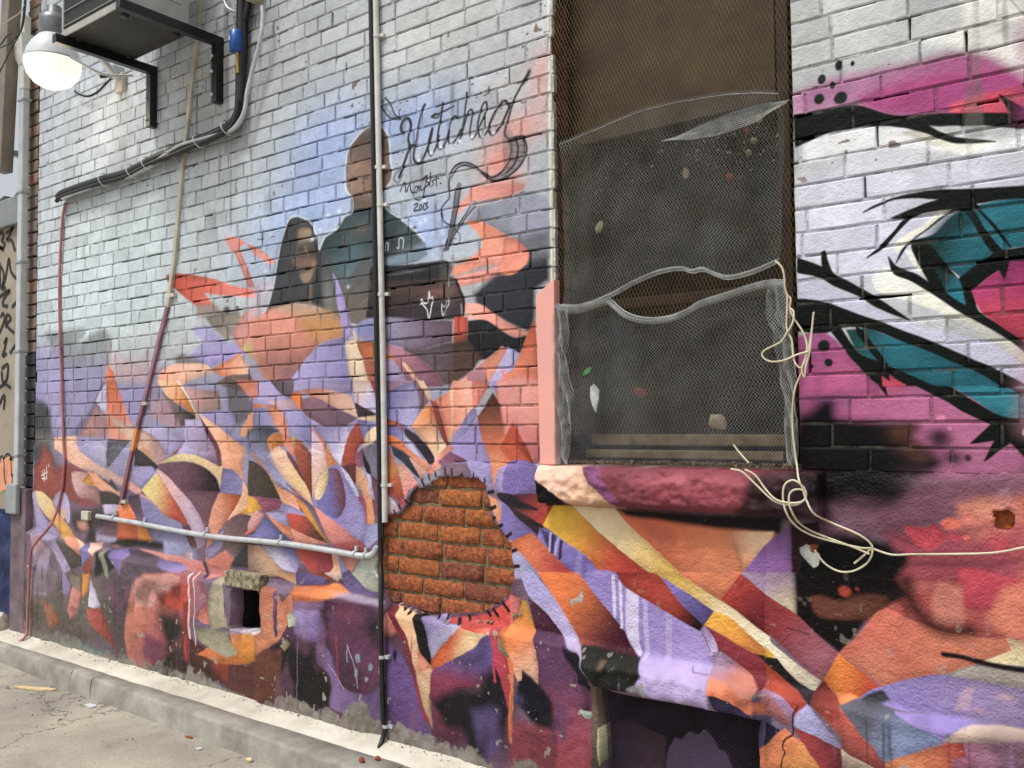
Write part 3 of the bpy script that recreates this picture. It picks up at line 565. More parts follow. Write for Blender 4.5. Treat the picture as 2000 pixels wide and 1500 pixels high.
P|070f0b|2.6|1||-944,1941 -870,1904 -872,1947 -861,1952 -851,1913 -833,1876 -756,1827 -679,1767 -630,1726 -704,1762 -768,1809 -834,1842 -878,1873 -945,1896
P|070f0b|2.5|1||-948,1811 -919,1808 -850,1790 -733,1738 -623,1686 -554,1649 -422,1579 -348,1529 -417,1531 -481,1578 -577,1629 -647,1666 -709,1699 -770,1718 -822,1718 -867,1706 -950,1716
P|176c7c|2.8|1|12403f -666,1620 -777,1708|-803,1710 -748,1710 -709,1695 -620,1650 -481,1578 -411,1531 -583,1544 -667,1586 -694,1606 -715,1614 -772,1647
P|070f0b|1.8|1||-774,1718 -752,1698 -689,1598 -712,1610 -770,1696
P|070f0b|2.6|1||-848,1706 -822,1718 -772,1643 -712,1610 -667,1586 -570,1536 -668,1539 -727,1552 -787,1622 -823,1673
P|c23a58|1.4|1||-706,1566 -682,1547 -684,1569 -664,1553 -644,1539 -703,1541
B|17221e|0|1|23 20 0.7|-874,1668
B|17221e|0|1|15 15 0.7|-860,1616
B|2a2028|0|1|9 9 0.6|-912,1608
P|8d7d86|35.4|1||-5747,559 -5364,594 -5453,465 -5725,389
C|9a88b2|6.7|1||-5351,580 -5271,528 -5266,469 -5330,469
P|c98074|6.6|1||-5241,517 -5149,489 -5175,376 -5251,323 -5282,371
P|d98a32|6.5|1||-5125,601 -5050,608 -5063,520 -5136,460
P|c1b5d2|5.3|1|d8d0e0 -5038,552 -4978,428|-5038,573 -4916,446 -4978,420 -5056,425
P|c25d4e|7.3|1|a84a40 -5006,396 -4810,251|-5063,403 -4906,428 -4749,233 -4920,284 -5033,356
P|b0704e|30.1|1||-5594,388 -5419,346 -5371,277 -5510,259
P|8c8272|8.9|1||-5273,588 -5154,599 -5166,502 -5241,524 -5287,549
P|c7785e|12.7|1|b05a60 -4530,575 -4201,349|-4618,539 -4556,627 -4359,673 -4091,695 -3970,671 -3872,568 -3871,456 -3990,504 -4088,365 -4087,275 -4460,153 -4611,163 -4653,301
P|d59a92|9.3|0.8||-4593,562 -4556,627 -4289,679 -4142,680 -4148,641 -4310,578 -4381,494 -4566,476
P|bd4836|14.3|1||-4333,539 -4148,639 -4052,636 -4084,517 -4227,507
P|b27484|8.6|1||-4025,689 -3878,580 -3990,503 -4013,629
P|7c4058|28.0|1||-4476,345 -4247,303 -4364,194 -4474,244
C|2b2826|54.0|1||-4332,457 -4215,484 -4111,445 -4099,376 -4224,307 -4283,351
P|432e32|26.9|1||-4376,192 -4088,365 -4052,179 -4315,136
P|d88070|5.1|1||-3979,487 -3925,543 -3871,463 -3925,462
P|5c3630|16.4|1||-4055,382 -3902,353 -3685,305 -3509,361 -3508,150 -4052,179
P|a8402c|24.7|0.8||-3859,334 -3735,328 -3755,227 -3858,235
B|8f8cae|0|0.7|62 15 0|-3816,180
P|8a2c28|8.7|0.8||-4101,555 -4057,560 -4053,267 -4087,262
P|e08a2a|5.6|1|d87838 -3616,459 -3817,315|-3726,475 -3510,479 -3509,361 -3685,304 -3988,312 -3881,356 -3685,346
P|c9b8c8|6.3|1||-3731,477 -3529,489 -3529,474 -3726,451
P|a89c82|3.3|1||-3857,692 -3793,699 -3742,470 -3819,456 -3880,440 -3899,547
P|a29a80|3.3|1||-4000,430 -3882,439 -3752,444 -3673,367 -3685,344 -3797,340 -3967,381
L|e8cbc2|2.6|1|14.8|-4070,691 -4048,561 -4051,478 -4046,383
L|e8cbc2|2.6|1|8.6|-4030,700 -4001,535 -4008,356
L|b8453c|5.2|1|12.2|-4082,378 -4078,264
P|6f9a8c|24.1|0.7||-5477,197 -5115,195 -4849,183 -5028,156 -5507,155
P|8f8a7c|14.2|1||-5669,194 -5477,197 -5492,157 -5734,162
P|9a9488|10.3|0.8||-4424,172 -4257,165 -4030,157 -3614,137 -3614,166 -3922,181 -4257,198
P|85796a|16.6|0.6||-5721,273 -5591,281 -5477,197 -5636,183
P|55554c|20.0|0.6||-5958,749 -5838,757 -5819,190 -5939,174
P|4d4c48|20.0|0.5||-6103,981 -5842,993 -5777,195 -5974,170
P|7a6478|3.8|1||-3542,725 -3281,724 -3250,678 -3324,628 -3379,659
P|c97a5a|4.5|1|d88860 -3426,660 -3462,415|-3527,698 -3390,681 -3333,628 -3262,682 -3260,614 -3333,501 -3424,419 -3538,374 -3538,462 -3483,477
P|6e4868|3.0|1||-3397,680 -3371,677 -3369,486 -3383,479
P|c9996a|4.5|1||-3447,752 -3288,766 -3288,720
P|6a5a90|5.8|1||-3288,766 -3073,787 -3107,737 -3280,714
P|8b4138|4.2|1||-3193,775 -3073,787 -3006,754
P|d9baaa|3.5|1||-3094,785 -2981,795 -3014,756
P|6a5a88|5.4|1||-2990,794 -2920,801 -2836,744 -2733,720 -2957,719
P|a9a99a|3.3|1||-2924,800 -2783,814 -2751,774 -2733,733 -2837,748
P|9985b6|11.4|1|7f66a0 -3217,609 -3088,502|-3253,622 -3088,641 -3050,568 -3067,491 -3156,486 -3243,508 -3257,558
P|8a6a90|14.2|1||-3244,657 -3059,677 -3038,641 -3253,616
C|5f3650|13.2|1||-3029,680 -2707,673 -2685,453 -2791,320 -2908,311 -3005,371 -3025,477
B|8a4258|0|0.5|88 38 0|-2916,639
B|1e2224|0|0.9|60 79 0|-2744,591
B|23272a|0|0.6|33 89 0|-3055,606
P|e27a40|8.2|1|f09050 -3230,694 -2973,718|-3294,708 -3090,728 -3006,745 -2931,711 -2987,696 -3063,680 -3244,651
P|a89ab0|8.7|0.8||-3023,699 -2924,713 -2728,700 -2714,688 -2888,692
C|7c6090|5.3|1||-3096,467 -3054,484 -2988,439 -2956,368 -2908,322 -2806,318 -2753,327 -2689,374 -2689,296 -2678,221 -2799,245 -2908,219 -2997,241 -3001,322 -3025,365 -3088,391
P|4d2f44|16.0|1||-3005,458 -2908,494 -2806,392 -2814,327 -2908,332 -2964,366
C|221f1e|21.4|1||-3415,413 -3252,479 -3101,467 -3109,374 -3025,351 -3005,240 -3088,208 -3287,209 -3350,235
P|6b3d31|12.1|1||-3538,369 -3342,427 -3332,204 -3536,139
P|b09a70|4.4|1||-3346,443 -3306,478 -3270,465 -3315,425
P|c6c8b4|4.4|1||-3297,588 -3261,603 -3235,572 -3244,549 -3288,540
L|a89cb0|2.7|1|5.3|-2892,502 -2888,427
L|a89cb0|2.6|1|5.3|-2892,502 -2837,397 -2825,341
L|a89cb0|2.7|1|5.4|-3021,401 -2916,320
B|8fa0a8|0|0.8|16 24 0.5|-2829,452
B|8fa0a8|0|0.8|15 21 0.5|-2764,430
B|8fa0a8|0|0.8|16 21 0.5|-2837,397
B|8fa0a8|0|0.8|14 11 0.5|-2779,380
L|a83c44|5.4|0.7|10.8|-2964,535 -2960,410 -2956,357
P|70518e|6.1|1|5f4272 -2619,489 -2499,205|-2673,559 -2604,527 -2533,446 -2490,352 -2434,260 -2411,183 -2642,207 -2663,353
C|ca7262|3.1|1||-2677,662 -2646,670 -2615,623 -2618,592 -2655,577 -2677,589
B|1f1d22|0|1|16 36 0.3|-2619,504
B|2a2228|0|0.6|51 31 0|-2640,579
P|8b2d3d|4.2|1||-2678,691 -2624,694 -2559,604 -2504,449 -2463,356 -2427,252 -2452,273 -2533,475 -2589,579
P|e1ae82|4.2|1|d9b48a -2559,674 -2423,294|-2637,698 -2521,679 -2489,553 -2414,484 -2408,395 -2420,248 -2449,313 -2497,430 -2552,574
P|d98a6e|4.2|1||-2490,553 -2414,489 -2443,469 -2491,440
P|1c1818|4.2|1||-2523,678 -2479,678 -2434,600 -2417,492 -2484,553
P|9282b4|4.1|1|b0a8c8 -2434,665 -2361,552|-2483,678 -2397,674 -2340,670 -2265,661 -2328,605 -2414,522 -2434,590
P|d96230|4.0|1|e9c492 -2328,596 -2237,560|-2268,661 -2204,660 -2118,649 -2198,594 -2262,556 -2395,477 -2415,477 -2408,519 -2320,611
P|d94028|3.2|1|e86a50 -2247,672 -2129,675|-2268,661 -2183,714 -2106,689 -2142,643 -2250,654
C|5f4a82|4.5|1|8f3a56 -2263,542 -2264,431|-2410,465 -2262,547 -2135,641 -2093,590 -2093,524 -2174,459 -2289,416 -2403,343
C|1e1a20|30.4|1||-2409,342 -2289,414 -2174,434 -2144,497 -2076,532 -2044,457 -2037,321 -2190,186 -2265,271 -2343,270
P|604f82|27.1|0.8||-2207,354 -2078,383 -2079,241 -2140,197 -2189,267
P|6e3448|17.2|1||-2410,337 -2330,273 -2265,271 -2291,222 -2410,223
P|b93a4a|3.7|1||-2132,667 -2081,672 -2025,553 -2039,397 -2076,527
P|e17a3a|2.6|1||-2086,680 -2039,680 -2014,274 -2030,271 -2034,552
P|8f8c70|2.1|1||-2109,662 -2090,660 -2034,576 -2082,612
P|e0504c|4.4|1|d84840 -2283,676 -2079,736|-2353,681 -2184,709 -2109,747 -2048,797 -2041,684 -2205,660
P|9b84b8|2.9|1||-2428,691 -2364,693 -2325,668 -2390,674
P|d0706a|4.3|1||-2060,795 -2012,791 -2025,724 -2047,684 -2058,683
P|5f3a5c|3.9|1|a04450 -1790,591 -1768,263|-1948,684 -1818,686 -1712,629 -1667,591 -1663,256 -1839,217 -1836,449 -1899,510
P|8a3c4c|25.6|1||-2031,345 -1831,383 -1833,218 -2032,174
P|17151f|13.3|1||-1987,549 -1895,507 -1833,450 -1831,373 -1904,365 -2006,414
B|4a4470|0|0.6|35 28 0|-1994,430
L|5c3a60|4.0|1|12.9|-1831,383 -1826,326
L|6a4468|6.9|1|19.7|-1787,458 -1793,346
L|5f4068|4.0|1|10.9|-1808,454 -1810,374
B|1d1a20|0|0.9|26 31 0|-1701,465
C|a8b0a4|2.9|1||-1723,452 -1686,454 -1681,442 -1702,432
P|e0a232|3.7|1|e08838 -1995,774 -2013,687|-2000,789 -1982,781 -1948,690 -2057,682 -2025,723
P|4b2539|3.1|1||-1972,793 -1885,745 -1816,685 -1946,686
P|e17a3a|2.6|1|e8b090 -1990,670 -1913,535|-2058,683 -1948,687 -1922,633 -1900,582 -1895,513 -1976,552 -1981,505 -2000,497 -2028,576
P|1e1a24|6.8|1||-1793,657 -1705,630 -1667,587 -1679,520 -1763,594
P|a399cd|3.5|1|cdbce4 -1959,853 -1684,607|-2011,886 -1952,891 -1844,800 -1774,717 -1722,667 -1672,608 -1665,589 -1716,636 -1808,681 -1885,749 -1972,810
P|e17132|3.4|1|4e1c2c -1856,845 -1607,670|-1926,894 -1749,910 -1686,849 -1610,778 -1565,731 -1525,672 -1500,654 -1549,655 -1728,667 -1775,717 -1845,799
P|b8b8b0|1.5|1||-1784,807 -1752,824 -1741,843 -1733,831 -1739,808 -1768,809 -1782,789
P|907dc1|2.7|1|a892cc -1555,811 -1344,578|-1750,910 -1603,924 -1371,803 -1285,761 -1247,684 -1229,558 -1456,546 -1484,583 -1499,654 -1542,687 -1565,731 -1686,849
L|dcd0ea|2.4|0.85|14.2|-1609,910 -1606,779
L|dcd0ea|2.4|0.85|12.2|-1583,895 -1578,743
L|dcd0ea|2.3|0.4|17.3|-1488,853 -1482,656
L|dcd0ea|2.2|0.25|22.2|-1400,808 -1404,666
P|d8cce8|3.7|0.85||-1558,881 -1513,862 -1514,709 -1500,654 -1532,681 -1560,732
P|cdb6e4|6.9|0.5||-1500,654 -1247,665 -1229,558 -1204,542 -1437,549 -1484,583
P|b13b2d|3.1|1|1a0c0c -1432,868 -1299,775|-1596,924 -1445,938 -1361,855 -1280,789 -1290,766 -1409,815 -1564,883
P|7b69b2|3.0|1|5f5290 -1384,902 -1272,807|-1435,939 -1314,889 -1238,832 -1277,788 -1361,854
P|e9bb52|2.9|1|eddab4 -1361,913 -1142,807|-1450,940 -1360,940 -1217,875 -1132,829 -1056,783 -1057,731 -1227,832 -1315,879
P|da7a4e|3.0|1||-1362,948 -1139,969 -1217,878
P|a23229|2.8|1|74202a -1161,925 -1079,827|-1146,960 -1060,908 -1053,903 -1056,784 -1213,878
P|a98aaa|2.8|1||-1143,967 -1052,975 -1053,903 -1061,908
P|e9a422|2.9|1|e08830 -1250,814 -1082,721|-1272,790 -1236,833 -1183,821 -1057,732 -1057,715 -1102,717 -1228,767
P|1c1c1c|2.0|1||-1102,720 -1057,717 -1058,694
P|8d2d39|2.9|1||-1278,786 -1228,767 -1101,718 -1058,689 -1054,639 -1077,633 -1220,708 -1250,752
P|baa2ce|2.1|1||-1287,767 -1272,782 -1241,745 -1229,706 -1248,699
P|ab8bab|2.5|1|c87a68 -1221,693 -1172,626|-1245,704 -1212,709 -1077,633 -1086,598 -1229,634 -1248,664
P|e17a52|3.2|1||-1234,640 -1171,626 -1074,597 -1042,599 -1044,549 -1079,561 -1229,597
P|302a48|3.2|1||-1227,598 -1087,560 -1079,542 -1129,527 -1204,541
P|5b5179|3.9|1||-1079,561 -1043,553 -1047,393 -1078,451
P|d97248|3.1|1||-1076,451 -1045,477 -1047,393 -1075,402
P|24241f|3.7|1||-1724,664 -1550,656 -1498,654 -1469,606 -1523,555 -1643,556 -1668,591
P|6a5440|7.5|1||-1625,637 -1604,635 -1607,610 -1622,608
P|8a8688|3.6|1||-1518,561 -1456,585 -1444,546 -1480,544
P|6a584c|3.8|1||-1685,546 -1638,541 -1625,444 -1638,262 -1673,254
P|b8b490|1.9|1||-1651,405 -1635,404 -1632,306 -1642,278 -1652,319
P|ba3a4c|9.7|1||-515,1039 -363,1019 -437,938 -518,932
P|d97a60|15.8|1||-408,995 -345,1014 -350,862 -409,860 -456,905
P|c87a68|10.1|0.8||-567,992 -513,984 -510,881 -584,878 -588,941
B|c06a64|0|0.5|40 21 0|-614,980
P|9c7f98|2.0|1|dcc8a6 -1031,969 -982,866|-1064,974 -971,983 -972,858 -1065,910
P|120b0c|11.1|1||-972,982 -715,1006 -645,952 -754,885 -843,758 -929,819 -973,855
C|6b3b2d|9.6|1||-923,911 -892,920 -840,913 -774,940 -710,935 -732,892 -790,871 -901,864
B|b8402c|0|1|26 21 0.4|-827,944
B|9c3c2c|0|0.9|9 9 0.4|-791,955
P|8b2d31|2.3|1|a25c6c -1034,852 -885,720|-1065,901 -970,855 -929,819 -846,755 -898,668 -962,715 -1068,799
P|e9dabe|2.3|1||-1068,785 -1040,751 -905,668 -921,636 -963,658 -1069,737
P|e0b030|2.0|1||-1069,747 -1044,722 -1070,713
P|1c1c1e|2.3|1||-1069,716 -1036,716 -974,656 -922,637 -927,609 -987,638 -1070,696
P|b9472d|1.9|1|a03a2c -1042,665 -961,591|-1070,696 -987,638 -937,613 -973,568 -1062,632
P|9c7aa2|3.1|1|b06a68 -1007,598 -1035,574|-1062,633 -1007,609 -976,573 -985,536 -1008,539 -1055,561
P|1c1a30|2.3|1||-1056,532 -1016,516 -1057,469
P|cf6b55|3.4|1|d97a5c -719,854 -522,793|-743,887 -711,905 -583,864 -488,856 -408,861 -396,835 -490,784 -570,744 -724,681 -847,759 -783,834
P|e09070|21.5|0.3||-829,751 -720,810 -688,715 -724,684
L|2c1614|25.5|0.9|40.8|-654,984 -639,925 -600,880 -552,862 -501,872
L|2c1614|17.6|0.5|17.6|-707,942 -666,925 -657,891
P|e17a22|2.2|1|b43a20 -849,696 -741,677|-847,756 -729,675 -788,640 -840,622 -895,669
P|f08c46|4.4|1||-861,643 -817,643 -799,637 -840,622
P|7d2d29|1.8|1|a44438 -887,645 -849,553|-894,669 -875,647 -837,616 -831,530 -924,611 -922,637
P|c25a4a|2.1|1|a84844 -812,597 -734,484|-838,617 -822,613 -763,545 -712,480 -731,463 -833,498 -835,530
P|b2aada|2.2|1||-973,569 -933,608 -893,559 -835,507 -839,499 -913,517 -974,542
P|a23a3a|2.2|1|8c2c38 -951,515 -841,454|-975,534 -913,518 -836,494 -829,442 -896,427 -940,487
P|d97a4c|3.1|1|e09048 -1029,480 -934,426|-1057,459 -1001,524 -977,510 -939,487 -893,428 -1059,391
P|e9cab2|1.8|1||-831,495 -731,463 -830,442
P|8b79b9|2.7|1|a088b8 -689,679 -402,695|-724,683 -554,747 -353,743 -356,644 -478,629 -690,635 -786,637
P|c8a4b0|6.6|0.6||-518,708 -492,723 -507,659 -545,649
B|d0a898|0|0.5|27 13 0|-416,709
B|d8a090|0|0.4|19 10 0|-478,661
P|5a5a66|2.8|1|8490b8 -772,619 -649,530|-839,619 -784,635 -688,625 -571,575 -572,558 -717,497 -764,544
P|8b79b9|3.4|1||-688,625 -475,630 -489,605 -571,574
P|46464e|5.7|1||-784,636 -724,673 -704,655 -738,632
P|dabcac|3.2|1||-492,622 -356,638 -355,621 -567,571
P|e18a5a|2.7|1|d06848 -683,495 -552,517|-715,493 -572,557 -537,507 -711,468
P|9c5c7a|2.5|1|b880a0 -520,568 -400,550|-567,563 -355,621 -354,548 -537,507
P|b24b39|3.9|1||-572,562 -519,578 -512,552 -546,530
P|d9c69a|2.5|1||-409,863 -350,857 -352,799 -462,795 -397,832
P|aaa098|6.4|1||-491,776 -352,788 -353,739 -555,746
L|171012|3.9|1|14.3|-566,799 -521,800 -444,788 -352,786
C|7d7478|5.6|0.75||-2049,2526 -1996,2532 -1967,2490 -1975,2442 -2010,2404 -2059,2385 -2116,2385 -2142,2397 -2091,2411 -2053,2442 -2038,2484
L|36363f|3.5|1|9.8|-1996,2531 -1969,2496 -1969,2456 -1997,2417 -2047,2390 -2110,2381 -2148,2393 -2194,2432 -2233,2465 -2280,2481 -2321,2475 -2352,2439 -2356,2387
L|36363f|3.5|1|9.9|-2049,2526 -2038,2489 -2053,2442 -2091,2408 -2135,2398 -2174,2421 -2226,2453 -2280,2471 -2314,2464 -2342,2432
L|36363f|3.4|1|9.5|-2020,2531 -2006,2483 -2022,2431 -2066,2399
L|8b8b94|2.2|1|3.4|-2008,2518 -1990,2475 -2009,2424 -2053,2399 -2116,2390
L|8b8b94|2.4|1|3.6|-2349,2412 -2324,2460 -2280,2476 -2233,2459 -2187,2425
L|36363f|2.8|0.7|3.9|-2036,2504 -1978,2492
L|36363f|2.8|0.7|3.9|-2040,2479 -1972,2462
L|36363f|2.8|0.7|3.9|-2049,2451 -1985,2429
L|36363f|2.8|0.7|3.9|-2072,2425 -2010,2404
L|36363f|2.8|0.7|4.0|-2103,2408 -2053,2384
L|36363f|3.9|1|15.6|-2607,2663 -2622,2691 -2607,2721 -2577,2720 -2564,2687 -2577,2638 -2573,2604 -2593,2558 -2612,2517 -2632,2485
L|8b8b94|2.6|1|5.2|-2611,2678 -2603,2709 -2581,2713
L|8b8b94|2.6|1|4.5|-2574,2681 -2583,2633 -2579,2605 -2599,2559
L|36363f|3.8|1|14.0|-2485,2760 -2503,2737 -2518,2686 -2529,2628 -2544,2587 -2548,2550 -2526,2523 -2497,2535 -2468,2572 -2452,2607 -2441,2648
L|36363f|3.2|1|10.3|-2573,2604 -2554,2605 -2530,2606
L|8b8b94|2.6|1|4.5|-2502,2731 -2518,2669 -2532,2607 -2542,2565
L|36363f|3.1|1|10.6|-2441,2653 -2459,2608 -2463,2561 -2446,2540 -2418,2573 -2405,2614
L|36363f|3.1|1|7.5|-2445,2703 -2424,2709 -2403,2699 -2417,2691 -2442,2699
L|36363f|3.1|1|11.7|-2383,2743 -2394,2686 -2409,2625 -2413,2578 -2395,2557 -2368,2585 -2351,2624
L|36363f|3.1|1|8.0|-2437,2700 -2396,2708 -2324,2720
L|36363f|3.0|1|10.3|-2304,2666 -2323,2679 -2343,2665 -2357,2615 -2353,2577 -2334,2567 -2306,2594 -2290,2617
L|36363f|3.0|1|11.4|-2253,2757 -2263,2700 -2277,2640 -2293,2586 -2306,2566
L|36363f|3.0|1|9.5|-2290,2590 -2258,2662 -2238,2684 -2226,2671 -2237,2627 -2244,2586 -2232,2567 -2211,2582
L|8b8b94|1.8|1|3.6|-2260,2741 -2270,2686 -2285,2621
L|36363f|2.9|1|9.3|-2211,2582 -2179,2630 -2155,2676 -2162,2698 -2182,2677 -2202,2619 -2196,2571 -2176,2561 -2152,2583
L|36363f|3.4|1|13.1|-2049,2660 -2069,2682 -2107,2660 -2140,2616 -2147,2582 -2127,2562 -2095,2582 -2070,2617 -2046,2657
L|8b8b94|2.3|1|4.0|-2075,2676 -2111,2646 -2137,2605
L|36363f|3.9|1|10.6|-1953,2766 -1994,2720 -2025,2678 -2047,2627 -2066,2575 -2070,2551 -2052,2532 -2014,2532 -1984,2530
L|2c2c34|8.8|1|16.6|-1950,2771 -1963,2748 -1978,2734
L|36363f|4.0|1|8.0|-2714,2843 -2683,2805 -2660,2760 -2622,2730
L|36363f|4.0|1|8.0|-2747,2822 -2722,2785 -2684,2748 -2626,2730
L|5a5c66|5.4|1|6.8|-2714,2843 -2742,2829 -2747,2822
L|6a6c76|4.0|0.7|6.0|-2734,2833 -2691,2773 -2653,2742
L|6a6c76|4.0|0.7|5.4|-2691,2812 -2714,2789
L|6a6c76|4.0|0.7|5.3|-2672,2780 -2691,2759
L|36363f|2.6|1|4.6|-2633,2771 -2631,2732
L|36363f|5.2|0.7|7.2|-2612,2517 -2646,2507 -2665,2482 -2639,2461 -2616,2490
B|eef2f8|0|1|12 8 0|-2515,2535
B|eef2f8|0|1|12 8 0|-2446,2549
B|eef2f8|0|1|12 8 0|-2395,2565
B|eef2f8|0|1|12 8 0|-2344,2567
B|eef2f8|0|1|12 8 0|-2299,2572
B|eef2f8|0|1|11 8 0|-2235,2575
B|eef2f8|0|1|11 8 0|-2179,2564
B|eef2f8|0|1|11 8 0|-2124,2568
L|2c2c35|2.6|1|7.1|-2627,2423 -2613,2446 -2601,2454 -2591,2414 -2574,2447 -2564,2412 -2553,2405
L|2c2c35|1.9|1|6.4|-2524,2425 -2540,2428 -2547,2410 -2534,2404 -2522,2428 -2518,2405
L|2c2c35|1.9|1|6.3|-2511,2428 -2508,2408 -2490,2412 -2484,2431 -2496,2383 -2518,2369 -2546,2380
L|2c2c35|1.9|1|7.6|-2497,2456 -2471,2462 -2483,2443 -2464,2428 -2492,2414
L|2c2c35|1.9|1|6.9|-2452,2471 -2456,2441 -2461,2419
L|2c2c35|1.9|1|5.6|-2434,2438 -2447,2436 -2438,2424 -2450,2415
L|2c2c35|1.9|1|6.2|-2424,2450 -2423,2413
L|2c2c35|1.9|1|5.0|-2438,2439 -2409,2441
B|2c2c35|0|1|6 4 0.6|-2400,2419
L|2c2c35|2.5|0.5|4.4|-2578,2448 -2519,2452 -2461,2455 -2390,2459
L|2c2c35|1.9|1|7.0|-2546,2352 -2533,2357 -2526,2350 -2549,2328 -2521,2327
L|2c2c35|1.9|1|6.3|-2508,2348 -2516,2337 -2511,2325 -2500,2336 -2508,2348
L|2c2c35|1.9|1|6.3|-2491,2351 -2493,2324
L|2c2c35|1.9|1|6.3|-2485,2348 -2470,2350 -2480,2340 -2470,2332 -2487,2323
L|36363f|3.1|1|6.7|-2356,2387 -2351,2354 -2384,2328 -2397,2303 -2385,2264 -2357,2242 -2340,2242
P|8d8d92|3.0|1|55555c -2343,2295 -2309,2284|-2318,2386 -2294,2382 -2308,2300 -2326,2235 -2358,2139 -2382,2137 -2347,2243
P|93939a|3.0|1|5a5a62 -2282,2265 -2255,2235|-2241,2300 -2228,2319 -2211,2311 -2215,2296 -2255,2266 -2319,2202 -2354,2149 -2378,2142 -2343,2200
B|77777e|0|1|15 14 0.8|-2300,2393
B|9a9aa0|0|1|16 13 0.8|-2222,2308
L|36363f|2.4|1|5.5|-2318,2386 -2347,2243 -2385,2137
L|36363f|2.4|1|5.4|-2293,2381 -2308,2300 -2326,2235 -2358,2139
L|36363f|2.4|1|5.4|-2213,2293 -2255,2265 -2319,2201 -2354,2149
L|36363f|2.4|1|5.4|-2241,2301 -2275,2264 -2337,2205
L|36363f|3.0|0.8|5.4|-2330,2219 -2296,2194 -2303,2158 -2330,2157 -2337,2178 -2316,2181
L|3a3a42|4.7|0.4|4.7|-2312,2082 -2292,2075 -2279,2088 -2266,2077 -2239,2079 -2213,2071 -2197,2079
L|cfdaf0|2.5|0.8|4.3|-2449,2219 -2438,2233 -2435,2212
L|cfdaf0|2.4|0.7|4.3|-2427,2284 -2417,2293 -2414,2261
L|cfdaf0|2.4|0.7|4.2|-2407,2203 -2393,2232 -2393,2206
L|26222a|2.4|1|9.2|-2508,1212 -2494,1194
L|26222a|2.4|1|9.1|-2465,1236 -2460,1216
L|26222a|2.4|1|9.0|-2429,1247 -2427,1230
L|26222a|2.4|1|8.9|-2379,1267 -2377,1244
L|26222a|2.4|1|8.8|-2342,1267 -2344,1242
L|26222a|2.3|1|8.5|-2230,1248 -2229,1230
L|26222a|2.5|1|9.5|-2638,1107 -2627,1089
L|26222a|2.5|1|9.4|-2602,1130 -2580,1115
L|26222a|2.5|1|9.6|-2668,1084 -2661,1071
L|26222a|2.2|1|8.4|-2176,1230 -2173,1217
L|26222a|2.3|1|8.7|-2292,1248 -2289,1243
L|241f26|2.8|1|14.5|-2158,1179 -2136,1182
L|241f26|2.8|1|14.4|-2149,1116 -2129,1124
L|241f26|2.8|1|14.4|-2140,1077 -2131,1083
L|241f26|2.7|1|14.3|-2115,1047 -2094,1058
L|241f26|2.7|1|14.1|-2070,1014 -2052,1027
C|29232a|3.8|1||-2118,1174 -2080,1176 -2038,1169 -1996,1147 -1926,1125 -1985,1124 -2044,1131 -2090,1145
L|211c22|2.2|1|13.0|-2103,774 -2067,737
L|211c22|2.2|1|13.2|-2140,734 -2116,712
L|211c22|2.2|1|13.3|-2172,725 -2156,710
L|211c22|2.0|1|12.0|-2261,700 -2253,683
L|211c22|1.9|1|11.1|-2303,686 -2281,668
L|211c22|1.9|1|11.4|-2364,693 -2343,672
L|211c22|1.9|1|11.7|-2416,696 -2397,677
L|211c22|2.0|1|12.3|-2605,695 -2593,688
L|211c22|2.0|1|11.9|-2564,684 -2554,679
L|211c22|2.7|1|14.0|-2046,963 -2028,969
L|211c22|2.7|1|13.9|-2041,907 -2020,911
L|211c22|2.7|1|14.1|-2071,928 -2065,919
L|b8b0dc|2.6|0.9|10.3|-1870,1042 -1876,981
L|b8b0dc|2.5|0.9|9.2|-1838,1028 -1851,969
L|3a2c58|3.1|1|13.3|-1859,1033 -1865,978
L|3a2c58|3.0|1|13.2|-1823,1017 -1831,957
L|a99ed4|4.0|0.35|19.8|-1744,978 -1761,909
L|5f4f9a|3.9|0.5|19.7|-1723,966 -1729,903
P|7c3a44|4.3|1|9a4450 -1507,1273 -1366,1153|-1902,1290 -867,1294 -863,1157 -1904,1148
B|b8606a|0|0.6|190 25 0|-1319,1254
B|5a2c34|0|0.7|235 25 0|-1413,1167
B|a8525c|0|0.5|83 31 0|-1124,1244
P|17161c|4.0|1||-1880,1245 -1803,1193 -1765,1150 -1887,1144
P|1b181c|23.3|0.9||-1082,1261 -1021,1290 -860,1290 -863,1150 -1147,1141 -1104,1206
B|6a4048|0|0.5|62 15 0|-982,1279
B|3a3440|0|0.6|46 30 0|-944,1231
P|eab9a2|2.9|1|e4b48c -1818,1274 -1633,1161|-1885,1290 -1694,1288 -1658,1234 -1558,1149 -1728,1152 -1803,1193 -1880,1245
P|8a4a78|4.7|1|7c3c68 -1668,1278 -1557,1173|-1694,1288 -1632,1287 -1607,1244 -1548,1173 -1568,1168 -1658,1234
P|e3decb|2.5|1||-1862,3138 -1848,3133 -1844,1886 -1843,1792 -1859,1793 -1860,2249
P|ccccc4|1.5|1||-955,1058 -934,1068 -912,1056 -897,1042 -902,1016 -916,1006 -935,1024 -951,1043
P|8a4a28|1.5|1||-924,1069 -899,1071 -909,1049 -921,1051
L|16120f|1.5|1|4.6|-965,598 -983,565 -976,518 -1005,482 -996,457 -1010,412
L|3a2a28|1.6|1|2.9|-1772,620 -1752,561 -1740,510
L|3a2a28|1.6|1|2.4|-1922,330 -1816,270
L|4a3a48|1.1|1|2.1|-1308,657 -1292,646 -1248,645
L|2a2426|1.5|1|3.1|-1003,813 -979,810 -954,807 -933,804
L|5a3a38|1.4|1|2.0|-1285,765 -1268,734 -1256,708
P|c98a9a|64.3|1||-334,1603 -19,1649 493,1625 483,1349 -29,1340 -339,1428
P|1b7b92|10.4|1||-217,2060 95,2129 512,2096 498,1753 174,1742 -172,1725
